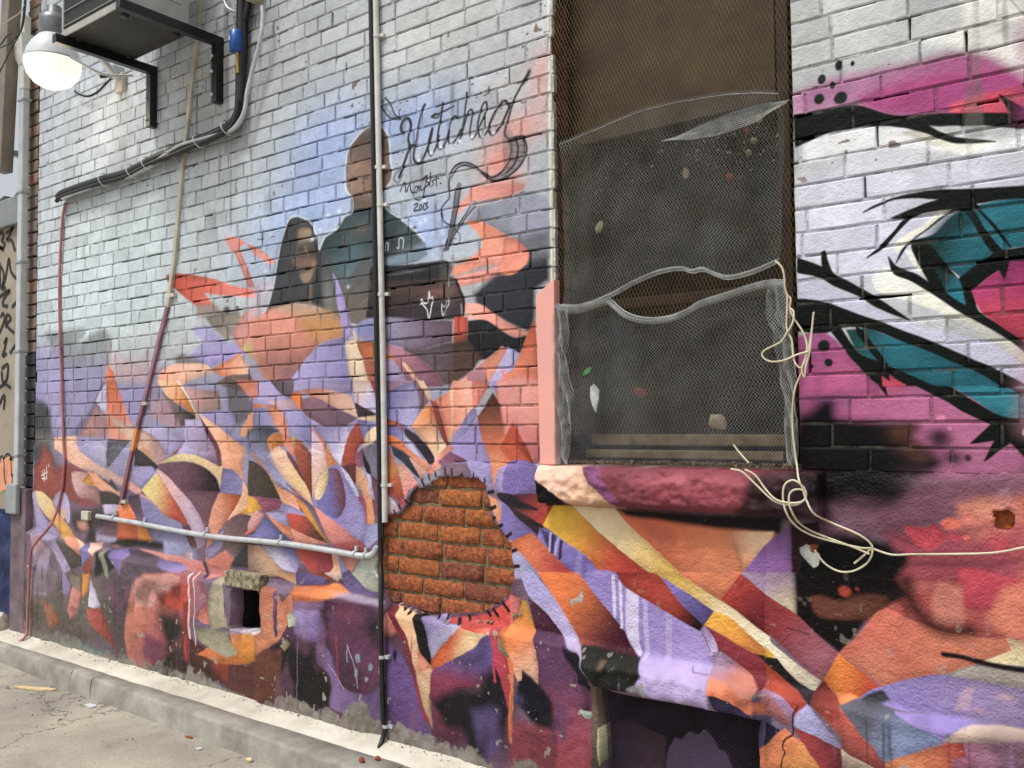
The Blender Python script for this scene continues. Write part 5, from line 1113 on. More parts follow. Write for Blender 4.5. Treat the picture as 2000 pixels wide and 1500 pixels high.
def plaster():
    S=.0085; xs=np.arange(WX0,WX1+S,S); zs=np.arange(.12,1.385,S); X,Z=np.meshgrid(xs,zs); nz,nx=X.shape
    for p in HOLES:                                     # snap lattice points to the rims
        q=crom(p,8,True); d=np.full(X.shape,1e9); bx=X.copy(); bz=Z.copy()
        m=(X>p[:,0].min()-.03)&(X<p[:,0].max()+.03)&(Z>p[:,1].min()-.03)&(Z<p[:,1].max()+.03); ii=np.argwhere(m)
        P=np.stack([X[m],Z[m]],1); best=np.full(len(P),1e9); bp=P.copy()
        for i in range(len(q)):
            a,b=q[i],q[(i+1)%len(q)]; t=np.clip(((P-a)@(b-a))/((b-a)@(b-a)+1e-12),0,1)[:,None]; c=a+t*(b-a); dd=np.hypot(*(P-c).T); u=dd<best; best[u]=dd[u]; bp[u]=c[u]
        u=best<S*.55; X[m]=np.where(u,bp[:,0],P[:,0]); Z[m]=np.where(u,bp[:,1],P[:,1])
    top=1.315+.022*vnoise(xs*4,xs*0,61)+.012*vnoise(xs*17,xs*0,62)+.03*sstep((-2.0-xs)/.8)
    top=np.where((xs>OX0-.03)&(xs<OX1+.03),1.235,top)
    T=top[None,:]
    Z=np.where(Z>T,T+(Z-T)*.25,Z)
    lz=ledge(X)+.012*vnoise(X*5,X*0,63)
    Y=PL*sstep((lz-Z)/.032+.45)
    low=sstep((lz-Z)/.06)
    Y+= .0035*vnoise(X*3,Z*3,64)+.0022*vnoise(X*11,Z*11,65)+(.0012+.0012*low)*vnoise(X*33,Z*33,66)+.0009*vnoise(X*75,Z*75,67)*1.2
    Y+= low*(.006*vnoise(X*7,Z*6,68))-.004
    # rough stone lip over the basement window
    lip=sstep((X+1.74)/.05)*sstep((-1.03-X)/.05)*sstep((Z-.535)/.02)*sstep((.66-Z)/.05); Y-=lip*(.045+.014*vnoise(X*12,Z*12,69)+.008*vnoise(X*40,Z*40,70))
    edge=sstep((Z-(T-.035))/.035); Y=Y*(1-edge)+edge*.0035+.004*edge*vnoise(X*60,Z*60,71)
    fo=sstep((.24-Z)/.08); Y+=fo*(.004*vnoise(X*20,Z*20,72)-.004)
    V=np.stack([X,Y,Z],2).reshape(-1,3)
    i=np.arange(nz-1)[:,None]*nx+np.arange(nx-1)[None,:]
    F=np.stack([i,i+1,i+1+nx,i+nx],2).reshape(-1,4)
    cx=V[F].mean(1); keep=np.ones(len(F),bool)
    for p in HOLES: keep&=~inpoly(cx[:,0],cx[:,2],crom(p,8,True))
    F=F[keep]
    # rims: every edge used once, near an opening, is carried back into the wall
    e=np.concatenate([F[:,[0,1]],F[:,[1,2]],F[:,[2,3]],F[:,[3,0]]]); key=np.sort(e,1); _,inv,cnt=np.unique(key,axis=0,return_inverse=True,return_counts=True); be=e[cnt[inv.ravel()]==1]
    c=V[be].mean(1); near=np.zeros(len(be),bool)
    for p in HOLES: near|=(c[:,0]>p[:,0].min()-.02)&(c[:,0]<p[:,0].max()+.02)&(c[:,2]>p[:,1].min()-.02)&(c[:,2]<p[:,1].max()+.02)
    be=be[near]; uv,ix=np.unique(be,return_inverse=True); ix=ix.reshape(be.shape)
    back=V[uv].copy(); dep=np.where(inpoly(back[:,0],back[:,2],HOLE+(HOLE-HOLE.mean(0))*.06),.03,.075); back[:,1]+=dep
    n0=len(V); V=np.vstack([V,back]); F2=np.stack([be[:,1],be[:,0],n0+ix[:,0],n0+ix[:,1]],1)
    me=bpy.data.meshes.new('cement_render'); nv=len(V); Fa=np.vstack([F,F2])
    me.vertices.add(nv); me.vertices.foreach_set('co',V.ravel()); me.loops.add(Fa.size); me.loops.foreach_set('vertex_index',Fa.ravel().astype(np.int32)); me.polygons.add(len(Fa)); me.polygons.foreach_set('loop_start',np.arange(0,Fa.size,4,dtype=np.int32)); me.polygons.foreach_set('loop_total',np.full(len(Fa),4,np.int32)); me.update(calc_edges=True); me.validate()
    me.polygons.foreach_set('use_smooth',[True]*len(me.polygons))
    return link('cement_render',me,M_plast,wall)
plaster()
def brick_verts(L,H,D,seed,rough=1.0,nx=4):
    rn=random.Random(seed); us=[-1+2*i/nx for i in range(nx+1)]; vs_=[-1,0,1]; b=.0034; V=[];F=[]
    for v in vs_:
        for u in us:
            x=u*(L/2-b); z=v*(H/2-b); V.append((x+rn.uniform(-.0012,.0012)*rough,rn.uniform(-.0007,.0007)*rough,z+rn.uniform(-.0014,.0014)*rough))
    n=nx+1
    for j in range(2):
        for i in range(nx): F.append((j*n+i,j*n+i+1,(j+1)*n+i+1,(j+1)*n+i))
    ring=[i for i in range(n)]+[n+nx,2*n+nx]+[2*n+i for i in range(nx-1,-1,-1)]+[n]
    o=len(V)
    for k in ring:
        u=us[k%n]; v=vs_[k//n]; V.append((u*L/2+rn.uniform(-.001,.001)*rough,.0032,v*H/2+rn.uniform(-.0012,.0012)*rough))
    q=len(ring)
    for k in range(q): F.append((ring[k],o+k,o+(k+1)%q,ring[(k+1)%q]))
    o2=len(V)
    for k in range(q): x,y,z=V[o+k]; V.append((x,D,z))
    for k in range(q): F.append((o+k,o2+k,o2+(k+1)%q,o+(k+1)%q))
    return V,F
BH=C-.0075
bricks=[]   # x, z, length, seed
rr=random.Random(3)
for k in range(int((WZ1-CZ)/C)+1):
    z=CZ+(k+.5)*C; x=WX0+.005-(.0 if k%2 else .115)-rr.uniform(0,.03)
    if k%2==0 and k%12==6: pass
    while x<WX1:
        hdr = rr.random()<.09
        Ls=float(np.interp(x,[-5.8,-4.73,-3.22,-2.48,-.7],[.148,.157,.177,.186,.219])); L=Ls+rr.uniform(-.008,.008) if not hdr else Ls*.48+rr.uniform(-.004,.006)
        a,b=x,x+L; x=b+.0072+rr.uniform(-.0015,.002)
        segs=[(a,b)]
        if OZ0-.01<z<OZ1:
            segs=[]
            if a<OX0: segs.append((a,min(b,OX0)))
            if b>OX1: segs.append((max(a,OX1),b))
        for (p,q) in segs:
            p=max(p,WX0+.003); q=min(q,WX1)
            if q-p>.012: bricks.append(((p+q)/2,z+rr.uniform(-.0015,.0015),q-p,rr.randrange(9)))
bricks.sort(key=lambda t:(t[0]-CAM.x)**2+CAM.y**2+(t[1]-CAM.z)**2)
def inview(t):
    d=Vector((t[0],0,t[1]))-CAM; zc=d.dot(f_); return abs(d.dot(r_)/zc)<.59 and abs(d.dot(u_)/zc)<.45
vis=[t for t in bricks if inview(t)]; near=vis[:285]; nearset=set(id(t) for t in near)
cache={}
for t in near:
    kl=round(t[2]/.012); key=(kl,t[3])
    if key not in cache:
        V,F=brick_verts(kl*.012,BH,.03,t[3]+kl*31); mb=MB().add(V,F,True); me=bpy.data.meshes.new('brick'); me.from_pydata(mb.v,[],mb.f); me.materials.append(M_brick); cache[key]=me
    o=bpy.data.objects.new('brick',cache[key]); col.objects.link(o); o.parent=wall; o.matrix_parent_inverse=Matrix.Translation(wall.location).inverted()
    o.location=(t[0],rr.uniform(-.0015,.0015),t[1]); o.scale=(t[2]/(kl*.012),1,1); o.rotation_euler=(rr.uniform(-.02,.02),rr.uniform(-.006,.006),rr.uniform(-.006,.006))
mb=MB()
for t in bricks:
    if id(t) in nearset: continue
    V,F=brick_verts(t[2],BH,.03,t[3]); dy=rr.uniform(-.0025,.0025); mb.add([(x+t[0],y+dy,z+t[1]) for x,y,z in V],F)
o=mb.build('far_bricks',M_brick,wall); tag(o,kind='stuff')
# mortar: short runs of different depth, some fallen out
mb=MB(); rm=random.Random(11)
def run(a,b,z0,z1,y): mb.box(a,b,y,y+.02,z0,z1)
for k in range(int((WZ1-CZ)/C)+2):
    z=CZ+k*C; x=WX0
    while x<WX1:
        L=rm.uniform(.03,.16); b=min(x+L,WX1); up=min(1,max(0,(z-1.6)/.6)); pg=.04+.3*up*(1 if x<-2 else .45)
        segs=[(x,b)]
        if OZ0<z<OZ1: segs=[(p,q) for p,q in ((x,min(b,OX0)),(max(x,OX1),b)) if q>p]
        if rm.random()>pg:
            for p,q in segs: run(p,q,z-.0058,z+.0058,rm.uniform(.0028,.006))
        x=b
for t in bricks:
    if rm.random()>.06: run(t[0]+t[2]/2-.001,t[0]+t[2]/2+.0095,t[1]-BH/2-.001,t[1]+BH/2+.001,rm.uniform(.003,.006))
mb.build('mortar',M_mort,wall)
mb=MB()
for a,b,c,d in ((WX0+.001,OX0-.001,.1,WZ1),(OX1+.001,WX1,.1,WZ1),(OX0-.001,OX1+.001,OZ1,WZ1),(OX0-.001,OX1+.001,.72,OZ0-.02),(OX0-.001,-1.66,.1,.72),(-1.075,OX1+.001,.1,.72)):
    if a<-3.7<b and c<.5:                                  # leave the vent shaft open
        for q in ((a,-3.72,c,d),(-3.49,b,c,d),(-3.72,-3.49,c,.46),(-3.72,-3.49,.69,d)): mb.box(q[0],q[1],.031,.3,q[2],q[3])
    else: mb.box(a,b,.031,.3,c,d)
mb.build('wall_core',M_dark,wall)
# bare bricks in the broken render
rb=random.Random(21); h0,h1=HOLE.min(0)-.05,HOLE.max(0)+.05; mats=[M_bare,M_bare2,M_bare3,M_bare]
zc=CZ-.032
for k in range(-12,0):
    z=zc+(k+.5)*C
    if z<h0[1]-.02 or z>h1[1]+.02: continue
    x=h0[0]-(.11 if k%2 else .02)-rb.uniform(0,.02)
    while x<h1[0]:
        L=.212+rb.uniform(-.008,.008) if rb.random()>.12 else .103
        V,F=brick_verts(L-.001,C-.0105-rb.uniform(0,.004),.035,rb.randrange(999),3.2,8); me=bpy.data.meshes.new('bare_brick'); me.from_pydata(V,[],F); me.materials.append(rb.choice(mats))
        me.polygons.foreach_set('use_smooth',[True]*len(F))
        mid=x+L/2
        if inpoly(np.array([mid-L/2+.02,mid,mid+L/2-.02]),np.array([z]*3),HOLE+(HOLE-HOLE.mean(0))*.1).any():
            o=bpy.data.objects.new('bare_brick',me); col.objects.link(o); o.parent=wall; o.matrix_parent_inverse=Matrix.Translation(wall.location).inverted(); o.location=(mid,.007+rb.uniform(-.003,.004),z)
        x+=L+.011
mb=MB().box(h0[0],h1[0],.0145,.0305,h0[1],h1[1]); mb.build('bare_mortar',M_bmort,wall)
# render crumbs along the lower lip of the hole
mb=MB()
for i in range(46):
    t=rb.random(); x=-2.72+t*.72; z=float(np.interp(x,[-2.72,-2.6,-2.45,-2.3,-2.15,-2.0],[.735,.70,.675,.672,.69,.74])); s=rb.uniform(.004,.012)
    mb.add([(x+rb.uniform(-s,s)*1.6,-.004+rb.uniform(-s,s),z+rb.uniform(-s,s)*.8) for _ in range(8)],[(0,1,3,2),(4,6,7,5),(0,4,5,1),(2,3,7,6),(0,2,6,4),(1,5,7,3)])
tag(mb.build('render_crumbs',M_stone,wall),kind='stuff')
# chip hole, vent shaft
cc=CHIP.mean(0); MB().box(cc[0]-.06,cc[0]+.06,.022,.03,cc[1]-.06,cc[1]+.06).build('chip_brick',M_bare2,wall)
v0,v1=VENT.min(0),VENT.max(0)
mb=MB(); X_,Xb=v0[0]-.01,v1[0]+.01
mb.box(X_-.01,X_,.02,.28,v0[1]-.03,v1[1]+.03); mb.box(Xb,Xb+.01,.02,.28,v0[1]-.03,v1[1]+.03); mb.box(X_,Xb,.27,.28,v0[1]-.03,v1[1]+.03); mb.box(X_,Xb,.02,.27,v0[1]-.04,v0[1]-.012); mb.box(X_,Xb,.02,.27,v1[1]+.012,v1[1]+.04)
mb.build('vent_shaft',mat('vent shaft brick','5d3a2c',.9,c2='3a221a',vs=20,bump=.6,bs=60),wall)
MB().chamfer(v0[0]-.035,v1[0]+.004,-.062,-.01,v1[1]+.002,v1[1]+.075,.008).build('vent_lintel',mat('flaking painted timber','b3a98a',.8,c2='3f382a',vs=30,bump=.7,bs=60),wall)
MB().box(v0[0]+.07,v0[0]+.082,.1,.112,v0[1]-.012,v1[1]+.012).build('vent_bar',M_void,wall)

# ------------------------------------------------------------------ window: reveal, sill, boards
win=empty('boarded_window',(-1.4,.05,1.3),'tall boarded window recess with rough stone sill in the mural wall','window')
RD=.26
for k in range(int((OZ1-OZ0)/C)+1):
    z=OZ0+(k+.5)*C; MB().chamfer(OX0-.06,OX0+rr.uniform(-.002,.002),.012,.115,z-BH/2,z+BH/2,.004).build('reveal_brick',M_rev,win); MB().chamfer(OX0-.06,OX0+rr.uniform(-.003,.001),.123,RD-.02,z-BH/2,z+BH/2,.004).build('reveal_brick',M_rev,win)
MB().box(OX0-.07,OX0-.006,.0315,RD,OZ0-.05,OZ1).build('reveal_mortar',M_dark,win)
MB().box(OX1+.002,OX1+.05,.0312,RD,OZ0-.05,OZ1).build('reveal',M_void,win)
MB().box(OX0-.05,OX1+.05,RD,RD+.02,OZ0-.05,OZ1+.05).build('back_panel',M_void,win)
MB().chamfer(OX0+.0,OX1-.108,.15,.166,2.50,OZ1,.002).build('plywood_board',M_board,win)
MB().chamfer(OX1-.10,OX1-.06,.14,.19,OZ0,OZ1,.004).build('sash_frame',mat('dark sash timber','3a2c20',.8,c2='241a13',vs=14),win)
MB().chamfer(OX0+.004,OX0+.05,.16,.2,OZ0,2.495,.004).build('sash_frame',MATS['dark sash timber'],win)
MB().chamfer(OX0+.05,OX1-.1,.17,.2,1.36,1.40,.006).build('bottom_rail',M_wood,win)
MB().chamfer(OX0+.05,OX1-.1,.13,.165,1.315,1.345,.006).build('inner_sill',M_wood,win)
MB().chamfer(OX0+.05,OX1-.1,.17,.195,1.86,1.90,.006).build('meeting_rail',MATS['dark sash timber'],win)
MB().box(OX0,OX1,.0315,RD,1.25,1.292).build('sill_bed',M_debris,win)
def sill():                                                # hewn stone sill, rock-faced front
    sx0,sx1,zt,zb=-1.886,-.873,1.2905,1.157; nx,nz=120,22; V=[];F=[]
    for j in range(nz+1):
        for i in range(nx+1):
            x=sx0+(sx1-sx0)*i/nx; t=j/nz; z=zb+(zt-zb)*t
            y=-.08+.010*mnoise.noise((x*9,z*14,1.3))+.008*mnoise.noise((x*24,z*30,4.1))+.006*mnoise.noise((x*60,z*60,2.2))+.010*abs(mnoise.noise((x*13,z*17,9.2)))-.01*abs(mnoise.noise((x*34,z*40,3.2)))
            y+=.03*max(0,(t-.62)/.38)**1.6*(.7+.5*mnoise.noise((x*14,0,7)))+.02*max(0,(.12-t)/.12)
            if i in (0,nx): y+=.012
            V.append((x,y,z+.004*mnoise.noise((x*20,z*20,8))*(1 if 0<j else .5)))
    w=nx+1
    for j in range(nz):
        for i in range(nx): F.append((j*w+i,j*w+i+1,(j+1)*w+i+1,(j+1)*w+i))
    n=len(V); top=[nz*w+i for i in range(w)]; bot=list(range(w))
    for i in top: V.append((V[i][0],.05,V[i][2]+.004))
    for i in bot: V.append((V[i][0],.05,V[i][2]))
    for i in range(nx): F.append((top[i],top[i+1],n+i+1,n+i)); F.append((bot[i+1],bot[i],n+w+i,n+w+i+1))
    L=[j*w for j in range(nz+1)]; F.append(tuple(L+[n,n+w])); Rr=[j*w+nx for j in range(nz+1)]; F.append(tuple(list(reversed(Rr))+[n+w+nx,n+nx]))
    return MB().add(V,F,True).build('sill',M_sill,win)
sill()
m=MB().chamfer(-1.893,-1.826,-.034,.004,1.294,1.945,.004); 
for i,v in enumerate(m.v):
    if v[2]>1.6: m.v[i]=(v[0]-.012 if v[0]<-1.85 else v[0]+.004,v[1],v[2]+(.02 if v[0]>-1.85 else -.03))
m.build('trim_board',M_plank,win)
# crumbs lying on the sill behind the mesh
mb=MB(); rg=random.Random(5)
for i in range(1500):
    x=rg.uniform(OX0+.03,OX1-.03); y=rg.uniform(.0,.12); s=rg.choice([.003,.004,.005,.008]); z=1.296+s*.5+rg.random()*.012*(1-abs(x+1.3))
    mb.add([(x+rg.uniform(-s,s),y+rg.uniform(-s,s),z+rg.uniform(-s,s)*.8) for _ in range(4)],[(0,1,2),(0,3,1),(0,2,3),(1,3,2)])
tag(mb.build('sill_debris',M_debris),'crumbled brick and grit lying on the window sill behind the mesh','debris',kind='stuff')

# ------------------------------------------------------------------ expanded metal mesh
def lattice(fn, nu, nv, r, name, m, parent=None, hexa=.25, skip=None):
    """diamond lattice over a sheet; fn(u,v)->point; strands are thin square bars"""
    V=[];F=[]; P={}
    def pt(i,j):                       # i in half-cells across, j in half-cells up
        if (i,j) not in P: P[(i,j)]=Vector(fn(i/(2*nu),j/(2*nv)))
        return P[(i,j)]
    for j in range(2*nv):
        for i in range(2*nu+1):
            if (i+j)%2: continue
            for di in (-1,1):
                if not 0<=i+di<=2*nu: continue
                if skip and (skip(i/(2*nu),j/(2*nv)) or skip((i+di)/(2*nu),(j+1)/(2*nv))): continue
                a,b=pt(i,j),pt(i+di,j+1); t=(b-a)
                if t.length<1e-6: continue
                t.normalize(); s=t.cross(Vector((0,1,0))); s=s.normalized() if s.length>.05 else Vector((1,0,0)); q=t.cross(s)
                n=len(V)
                for c in (a,b): V+= [c+s*r,c+q*r*1.1,c-s*r]
                F+=[(n,n+3,n+4,n+1),(n+1,n+4,n+5,n+2),(n+2,n+5,n+3,n)]
    me=bpy.data.meshes.new(name); me.from_pydata([tuple(v) for v in V],[],F); me.update(); return link(name,me,m,parent)
bx0,bx1,bz0,bz1=OX0+.004,OX1-.004,1.40,3.38
o=lattice(lambda u,v:(bx0+(bx1-bx0)*u,.016+.004*mnoise.noise((u*4,v*6,3)),bz0+(bz1-bz0)*v),64,64,.0007,'window_mesh',M_meshb)
tag(o,'flat rusty diamond mesh stretched over the whole window behind the torn sheets','mesh')
def curve(pts): 
    p=np.array(pts); q=crom(p,12,False); d=np.r_[0,np.cumsum(np.linalg.norm(np.diff(q,axis=0),axis=1))]; d/=d[-1]
    return lambda t: np.array([np.interp(t,d,q[:,k]) for k in range(q.shape[1])])
def sheet(top,bot,left,right,yf):
    T_,B_,L_,R_=curve(top),curve(bot),curve(left),curve(right)   # left/right run bottom to top
    c00,c10,c01,c11=B_(0),B_(1),T_(0),T_(1)
    def fn(u,v):
        p=(1-v)*B_(u)+v*T_(u)+(1-u)*L_(v)+u*R_(v)-((1-u)*(1-v)*c00+u*(1-v)*c10+(1-u)*v*c01+u*v*c11)
        return (p[0],yf(u,v,p),p[1])
    return fn
def y_up(u,v,p):
    y=-.012-.03*math.sin(math.pi*u)*math.sin(math.pi*min(1,v*1.1))+.012*mnoise.noise((u*3,v*4,9))+.004*mnoise.noise((u*11,v*11,2))
    y+=.008*max(0,(.1-v)/.1)*-1.2                               # torn hem curls out
    y-=.05*max(0,(v-.8)/.2)**1.5*(.3+u)                         # top leans out of the opening
    return y
up=sheet([(-1.796,2.465),(-1.675,2.481),(-1.508,2.501),(-1.370,2.506),(-1.187,2.491),(-1.067,2.472),(-0.964,2.445)],[(-1.786,1.856),(-1.699,1.849),(-1.589,1.875),(-1.500,1.912),(-1.402,1.942),(-1.319,1.945),(-1.279,1.930),(-1.238,1.933),(-1.194,1.911),(-1.151,1.897),(-1.075,1.906),(-0.986,1.936)],[(-1.793,1.858),(-1.793,2.160),(-1.796,2.465)],[(-0.990,1.932),(-0.979,2.188),(-0.964,2.445)],y_up)
o=lattice(up,76,46,.0005,'torn_mesh',M_mesh); tm=o; tag(o,'upper galvanised mesh sheet, torn loose along its bottom and sagging at the top','mesh')
MB().tube([up(u,0.0) for u in np.linspace(.0,1,40)],.0012,5,spline=0).build('curled_hem',M_meshw,o); MB().tube([up(u,.985) for u in np.linspace(.0,1,40)],.0009,5,spline=0).build('curled_hem',M_meshw,o)
def y_lo(u,v,p):
    y=-.014-.035*math.sin(math.pi*u)*math.sin(math.pi*v)**.8+.012*mnoise.noise((u*3.4,v*3,5))+.004*mnoise.noise((u*12,v*12,6))
    y-=.018*max(0,(v-.86)/.14)**1.3*math.sin(math.pi*u); return y
lo=sheet([(-1.817,1.877),(-1.742,1.856),(-1.608,1.875),(-1.581,1.867),(-1.529,1.824),(-1.459,1.795),(-1.369,1.790),(-1.300,1.808),(-1.254,1.831),(-1.192,1.845),(-1.109,1.863),(-1.026,1.876),(-0.970,1.870)],[(-1.818,1.297),(-1.588,1.309),(-1.300,1.309),(-0.969,1.311)],[(-1.818,1.297),(-1.828,1.566),(-1.824,1.879)],[(-0.969,1.311),(-0.976,1.541),(-0.973,1.875)],y_lo)
o=lattice(lo,78,44,.0005,'torn_mesh',M_mesh); tl_=o; tag(o,'lower galvanised mesh sheet reaching down to the sill below the tear','mesh')
MB().tube([lo(u,1.0) for u in np.linspace(0,1,40)],.0014,5,spline=0).build('curled_hem',M_meshw,o); MB().tube([lo(u,.975) for u in np.linspace(0,1,40)],.001,5,spline=0).build('curled_hem',M_meshw,o)
def y_fl(u,v,p): return -.02-.022*abs(math.sin(u*5+v*9+2*mnoise.noise((v*7,0,3))))+.012*mnoise.noise((u*4,v*13,8))
fl=sheet([(-1.828,1.874),(-1.797,1.864),(-1.757,1.852)],[(-1.824,1.293),(-1.798,1.296),(-1.767,1.298)],[(-1.824,1.293),(-1.828,1.566),(-1.828,1.874)],[(-1.767,1.298),(-1.771,1.346),(-1.747,1.527),(-1.771,1.674),(-1.757,1.852)],y_fl)
o=lattice(fl,10,46,.0007,'mesh_flap',M_meshw); tag(o,'crumpled bright mesh edge folded along the left side of the window','mesh')
fr=sheet([(-1.026,1.877),(-1.001,1.879),(-0.970,1.865)],[(-0.974,1.311),(-0.959,1.312),(-0.946,1.316)],[(-0.974,1.311),(-0.983,1.479),(-0.999,1.635),(-1.028,1.763),(-1.026,1.877)],[(-0.946,1.316),(-0.945,1.478),(-0.947,1.633),(-0.959,1.758),(-0.970,1.865)],y_fl)
o=lattice(fr,9,46,.0007,'mesh_flap',M_meshw); tag(o,'crumpled mesh edge bunched along the right side of the window','mesh')
def y_fold(u,v,p): return -.085+.075*v+.006*mnoise.noise((u*6,v*3,4))
fo=sheet([(-1.372,2.401),(-1.206,2.438),(-1.067,2.451),(-0.964,2.443)],[(-1.342,2.356),(-1.180,2.334),(-1.045,2.345),(-0.943,2.380)],[(-1.357,2.367),(-1.357,2.391)],[(-0.954,2.391),(-0.953,2.432)],y_fold)
lattice(fo,40,11,.0006,'folded_edge',M_meshw,tm)
def band(f,v0,v1,dy): return lambda u,v: (lambda q:(q[0],q[1]-dy*math.sin(math.pi*v)-.004,q[2]))(f(u,v0+(v1-v0)*v))
lattice(band(up,0,.025,.012),80,4,.0007,'rolled_edge',M_meshw,tm); lattice(band(lo,.955,1,.016),80,5,.0007,'rolled_edge',M_meshw,tl_)
# rubbish caught in the mesh
def chunk(name,m,c,s,seed,label,cat,flat=.5,group=None):
    r=random.Random(seed); bm=bmesh.new(); bmesh.ops.create_icosphere(bm,subdivisions=2,radius=1)
    for v in bm.verts: k=1+.35*mnoise.noise(v.co*1.3+Vector((seed,0,0))); v.co=Vector((v.co.x*s[0]*k,v.co.y*s[1]*k,v.co.z*s[2]*k))
    me=bpy.data.meshes.new(name); bm.to_mesh(me); bm.free(); o=link(name,me,m); o.location=c; o.rotation_euler=(r.random(),r.random()*.6,r.random()*.4); return tag(o,label,cat,group)
chunk('stone_chunk',M_stone,(-1.222,0.020,1.443),(.034,.014,.027),3,'squarish pale stone chunk held in the lower mesh','stone')
chunk('brick_crumb',M_chip,(-1.512,0.030,1.548),(.02,.012,.016),5,'reddish brick crumb in the lower mesh, left of the stone chunk','brick')
chunk('stone_flake',M_stone,(-1.649,0.000,2.137),(.014,.006,.022),8,'pale stone flake high on the left of the upper mesh','stone')
chunk('stone_flake',M_stone,(-1.311,0.000,2.270),(.012,.005,.02),9,'pale upright stone flake near the middle of the upper mesh','stone')
for i,(q,s,l) in enumerate((((-1.092,0.000,2.297),.012,'lowest pale flake of the cluster under the mesh fold'),((-1.056,0.000,2.398),.013,'topmost pale flake of the cluster under the mesh fold'),((-1.097,0.000,2.367),.012,'reddish crumb of the cluster under the mesh fold'),((-1.157,0.000,2.231),.012,'reddish crumb in the upper mesh below the cluster of flakes'),((-1.074,0.000,2.331),.011,'middle pale flake of the cluster under the mesh fold'))):
    chunk('crumb',M_chip if 'reddish' in l else M_stone,q,(s,.006,s),20+i,l,'rubble')
mb=MB()
for i in range(260):
    k=rg.random(); q=up(min(.97,max(.03,rg.gauss(.78,.12) if k<.45 else rg.uniform(.05,.9))),rg.gauss(.72,.06) if k<.45 else rg.uniform(.6,.85)); s=rg.choice([.002,.003,.004,.006])
    mb.add([(q[0]+rg.uniform(-s,s),q[1]+.006+rg.uniform(-s,s)*.5,q[2]+rg.uniform(-s,s)) for _ in range(4)],[(0,1,2),(0,3,1),(0,2,3),(1,3,2)])
tag(mb.build('mesh_debris',M_stone),'fine grit and crumbs caught in the sagging upper mesh','debris',kind='stuff')
c=Vector((-1.661,-0.030,1.534)); V=[(0,0,.045),(-.012,-.004,.035),(-.018,.002,0),(-.004,-.005,-.03),(.006,0,-.055),(.02,-.003,-.01),(.018,.003,.025)]
o=MB().add([c+Vector(v) for v in V]+[c+Vector(v)+Vector((0,.006,0)) for v in V],[(0,1,2,3,4,5,6),(13,12,11,10,9,8,7)]+[(i,i+7,(i+1)%7+7,(i+1)%7) for i in range(7)]).build('foil_wrapper',M_foil); tag(o,'crumpled silver foil wrapper stuck in the lower left mesh','wrapper')
c=Vector((-1.687,-0.030,1.620)); V=[(-.022,0,-.012),(-.012,-.004,.006),(.004,-.002,.018),(.018,0,.02),(.014,-.003,.004),(.0,-.005,-.008)]
o=MB().add([c+Vector(v) for v in V]+[c+Vector(v)+Vector((0,.002,0)) for v in V],[tuple(range(6)),tuple(reversed(range(6,12)))]+[(i,i+6,(i+1)%6+6,(i+1)%6) for i in range(6)]).build('leaf',M_leaf); tag(o,'small green leaf caught above the foil wrapper','leaf')

# ------------------------------------------------------------------ basement window
b0,b1=BWIN.min(0),BWIN.max(0)
bw=empty('basement_window',((b0[0]+b1[0])/2,.0,b0[1]),'low basement window behind purple painted mesh at the foot of the wall','window')
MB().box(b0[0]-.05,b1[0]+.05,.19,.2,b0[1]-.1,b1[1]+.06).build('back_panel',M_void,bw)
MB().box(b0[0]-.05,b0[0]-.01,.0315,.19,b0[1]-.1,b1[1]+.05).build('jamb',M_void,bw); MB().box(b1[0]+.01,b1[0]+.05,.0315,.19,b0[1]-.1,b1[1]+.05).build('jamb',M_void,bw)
M_lil=mat('lilac painted board','7c6a88',.6,c2='7a6286',vs=7); M_mar=mat('maroon painted board','4a2630',.7,c2='2c171d',vs=6)
def slab(pts,y,th,name,m,parent):
    n=len(pts); V=[(x,y,z) for x,z in pts]+[(x,y+th,z) for x,z in pts]
    return MB().add(V,[tuple(range(n)),tuple(reversed(range(n,2*n)))]+[(i,i+n,(i+1)%n+n,(i+1)%n) for i in range(n)]).build(name,m,parent)
slab([(-1.489,0.258),(-1.460,0.329),(-1.436,0.372),(-1.413,0.366),(-1.384,0.403),(-1.353,0.395),(-1.326,0.421),(-1.297,0.400),(-1.280,0.367),(-1.251,0.359),(-1.231,0.314),(-1.205,0.222),(-1.208,0.092),(-1.507,0.012)],.1,.012,'board',M_lil,bw)
slab([(-1.717,0.392),(-1.592,0.398),(-1.463,0.371),(-1.488,0.091),(-1.723,0.031)],.085,.012,'board',M_mar,bw)
lattice(lambda u,v:(b0[0]-.005+(b1[0]-b0[0]+.01)*u,-.004+.004*mnoise.noise((u*4,v*4,6)),b0[1]-.03+(b1[1]-b0[1]+.05)*v),64,34,.0009,'painted_mesh',M_meshp,bw)

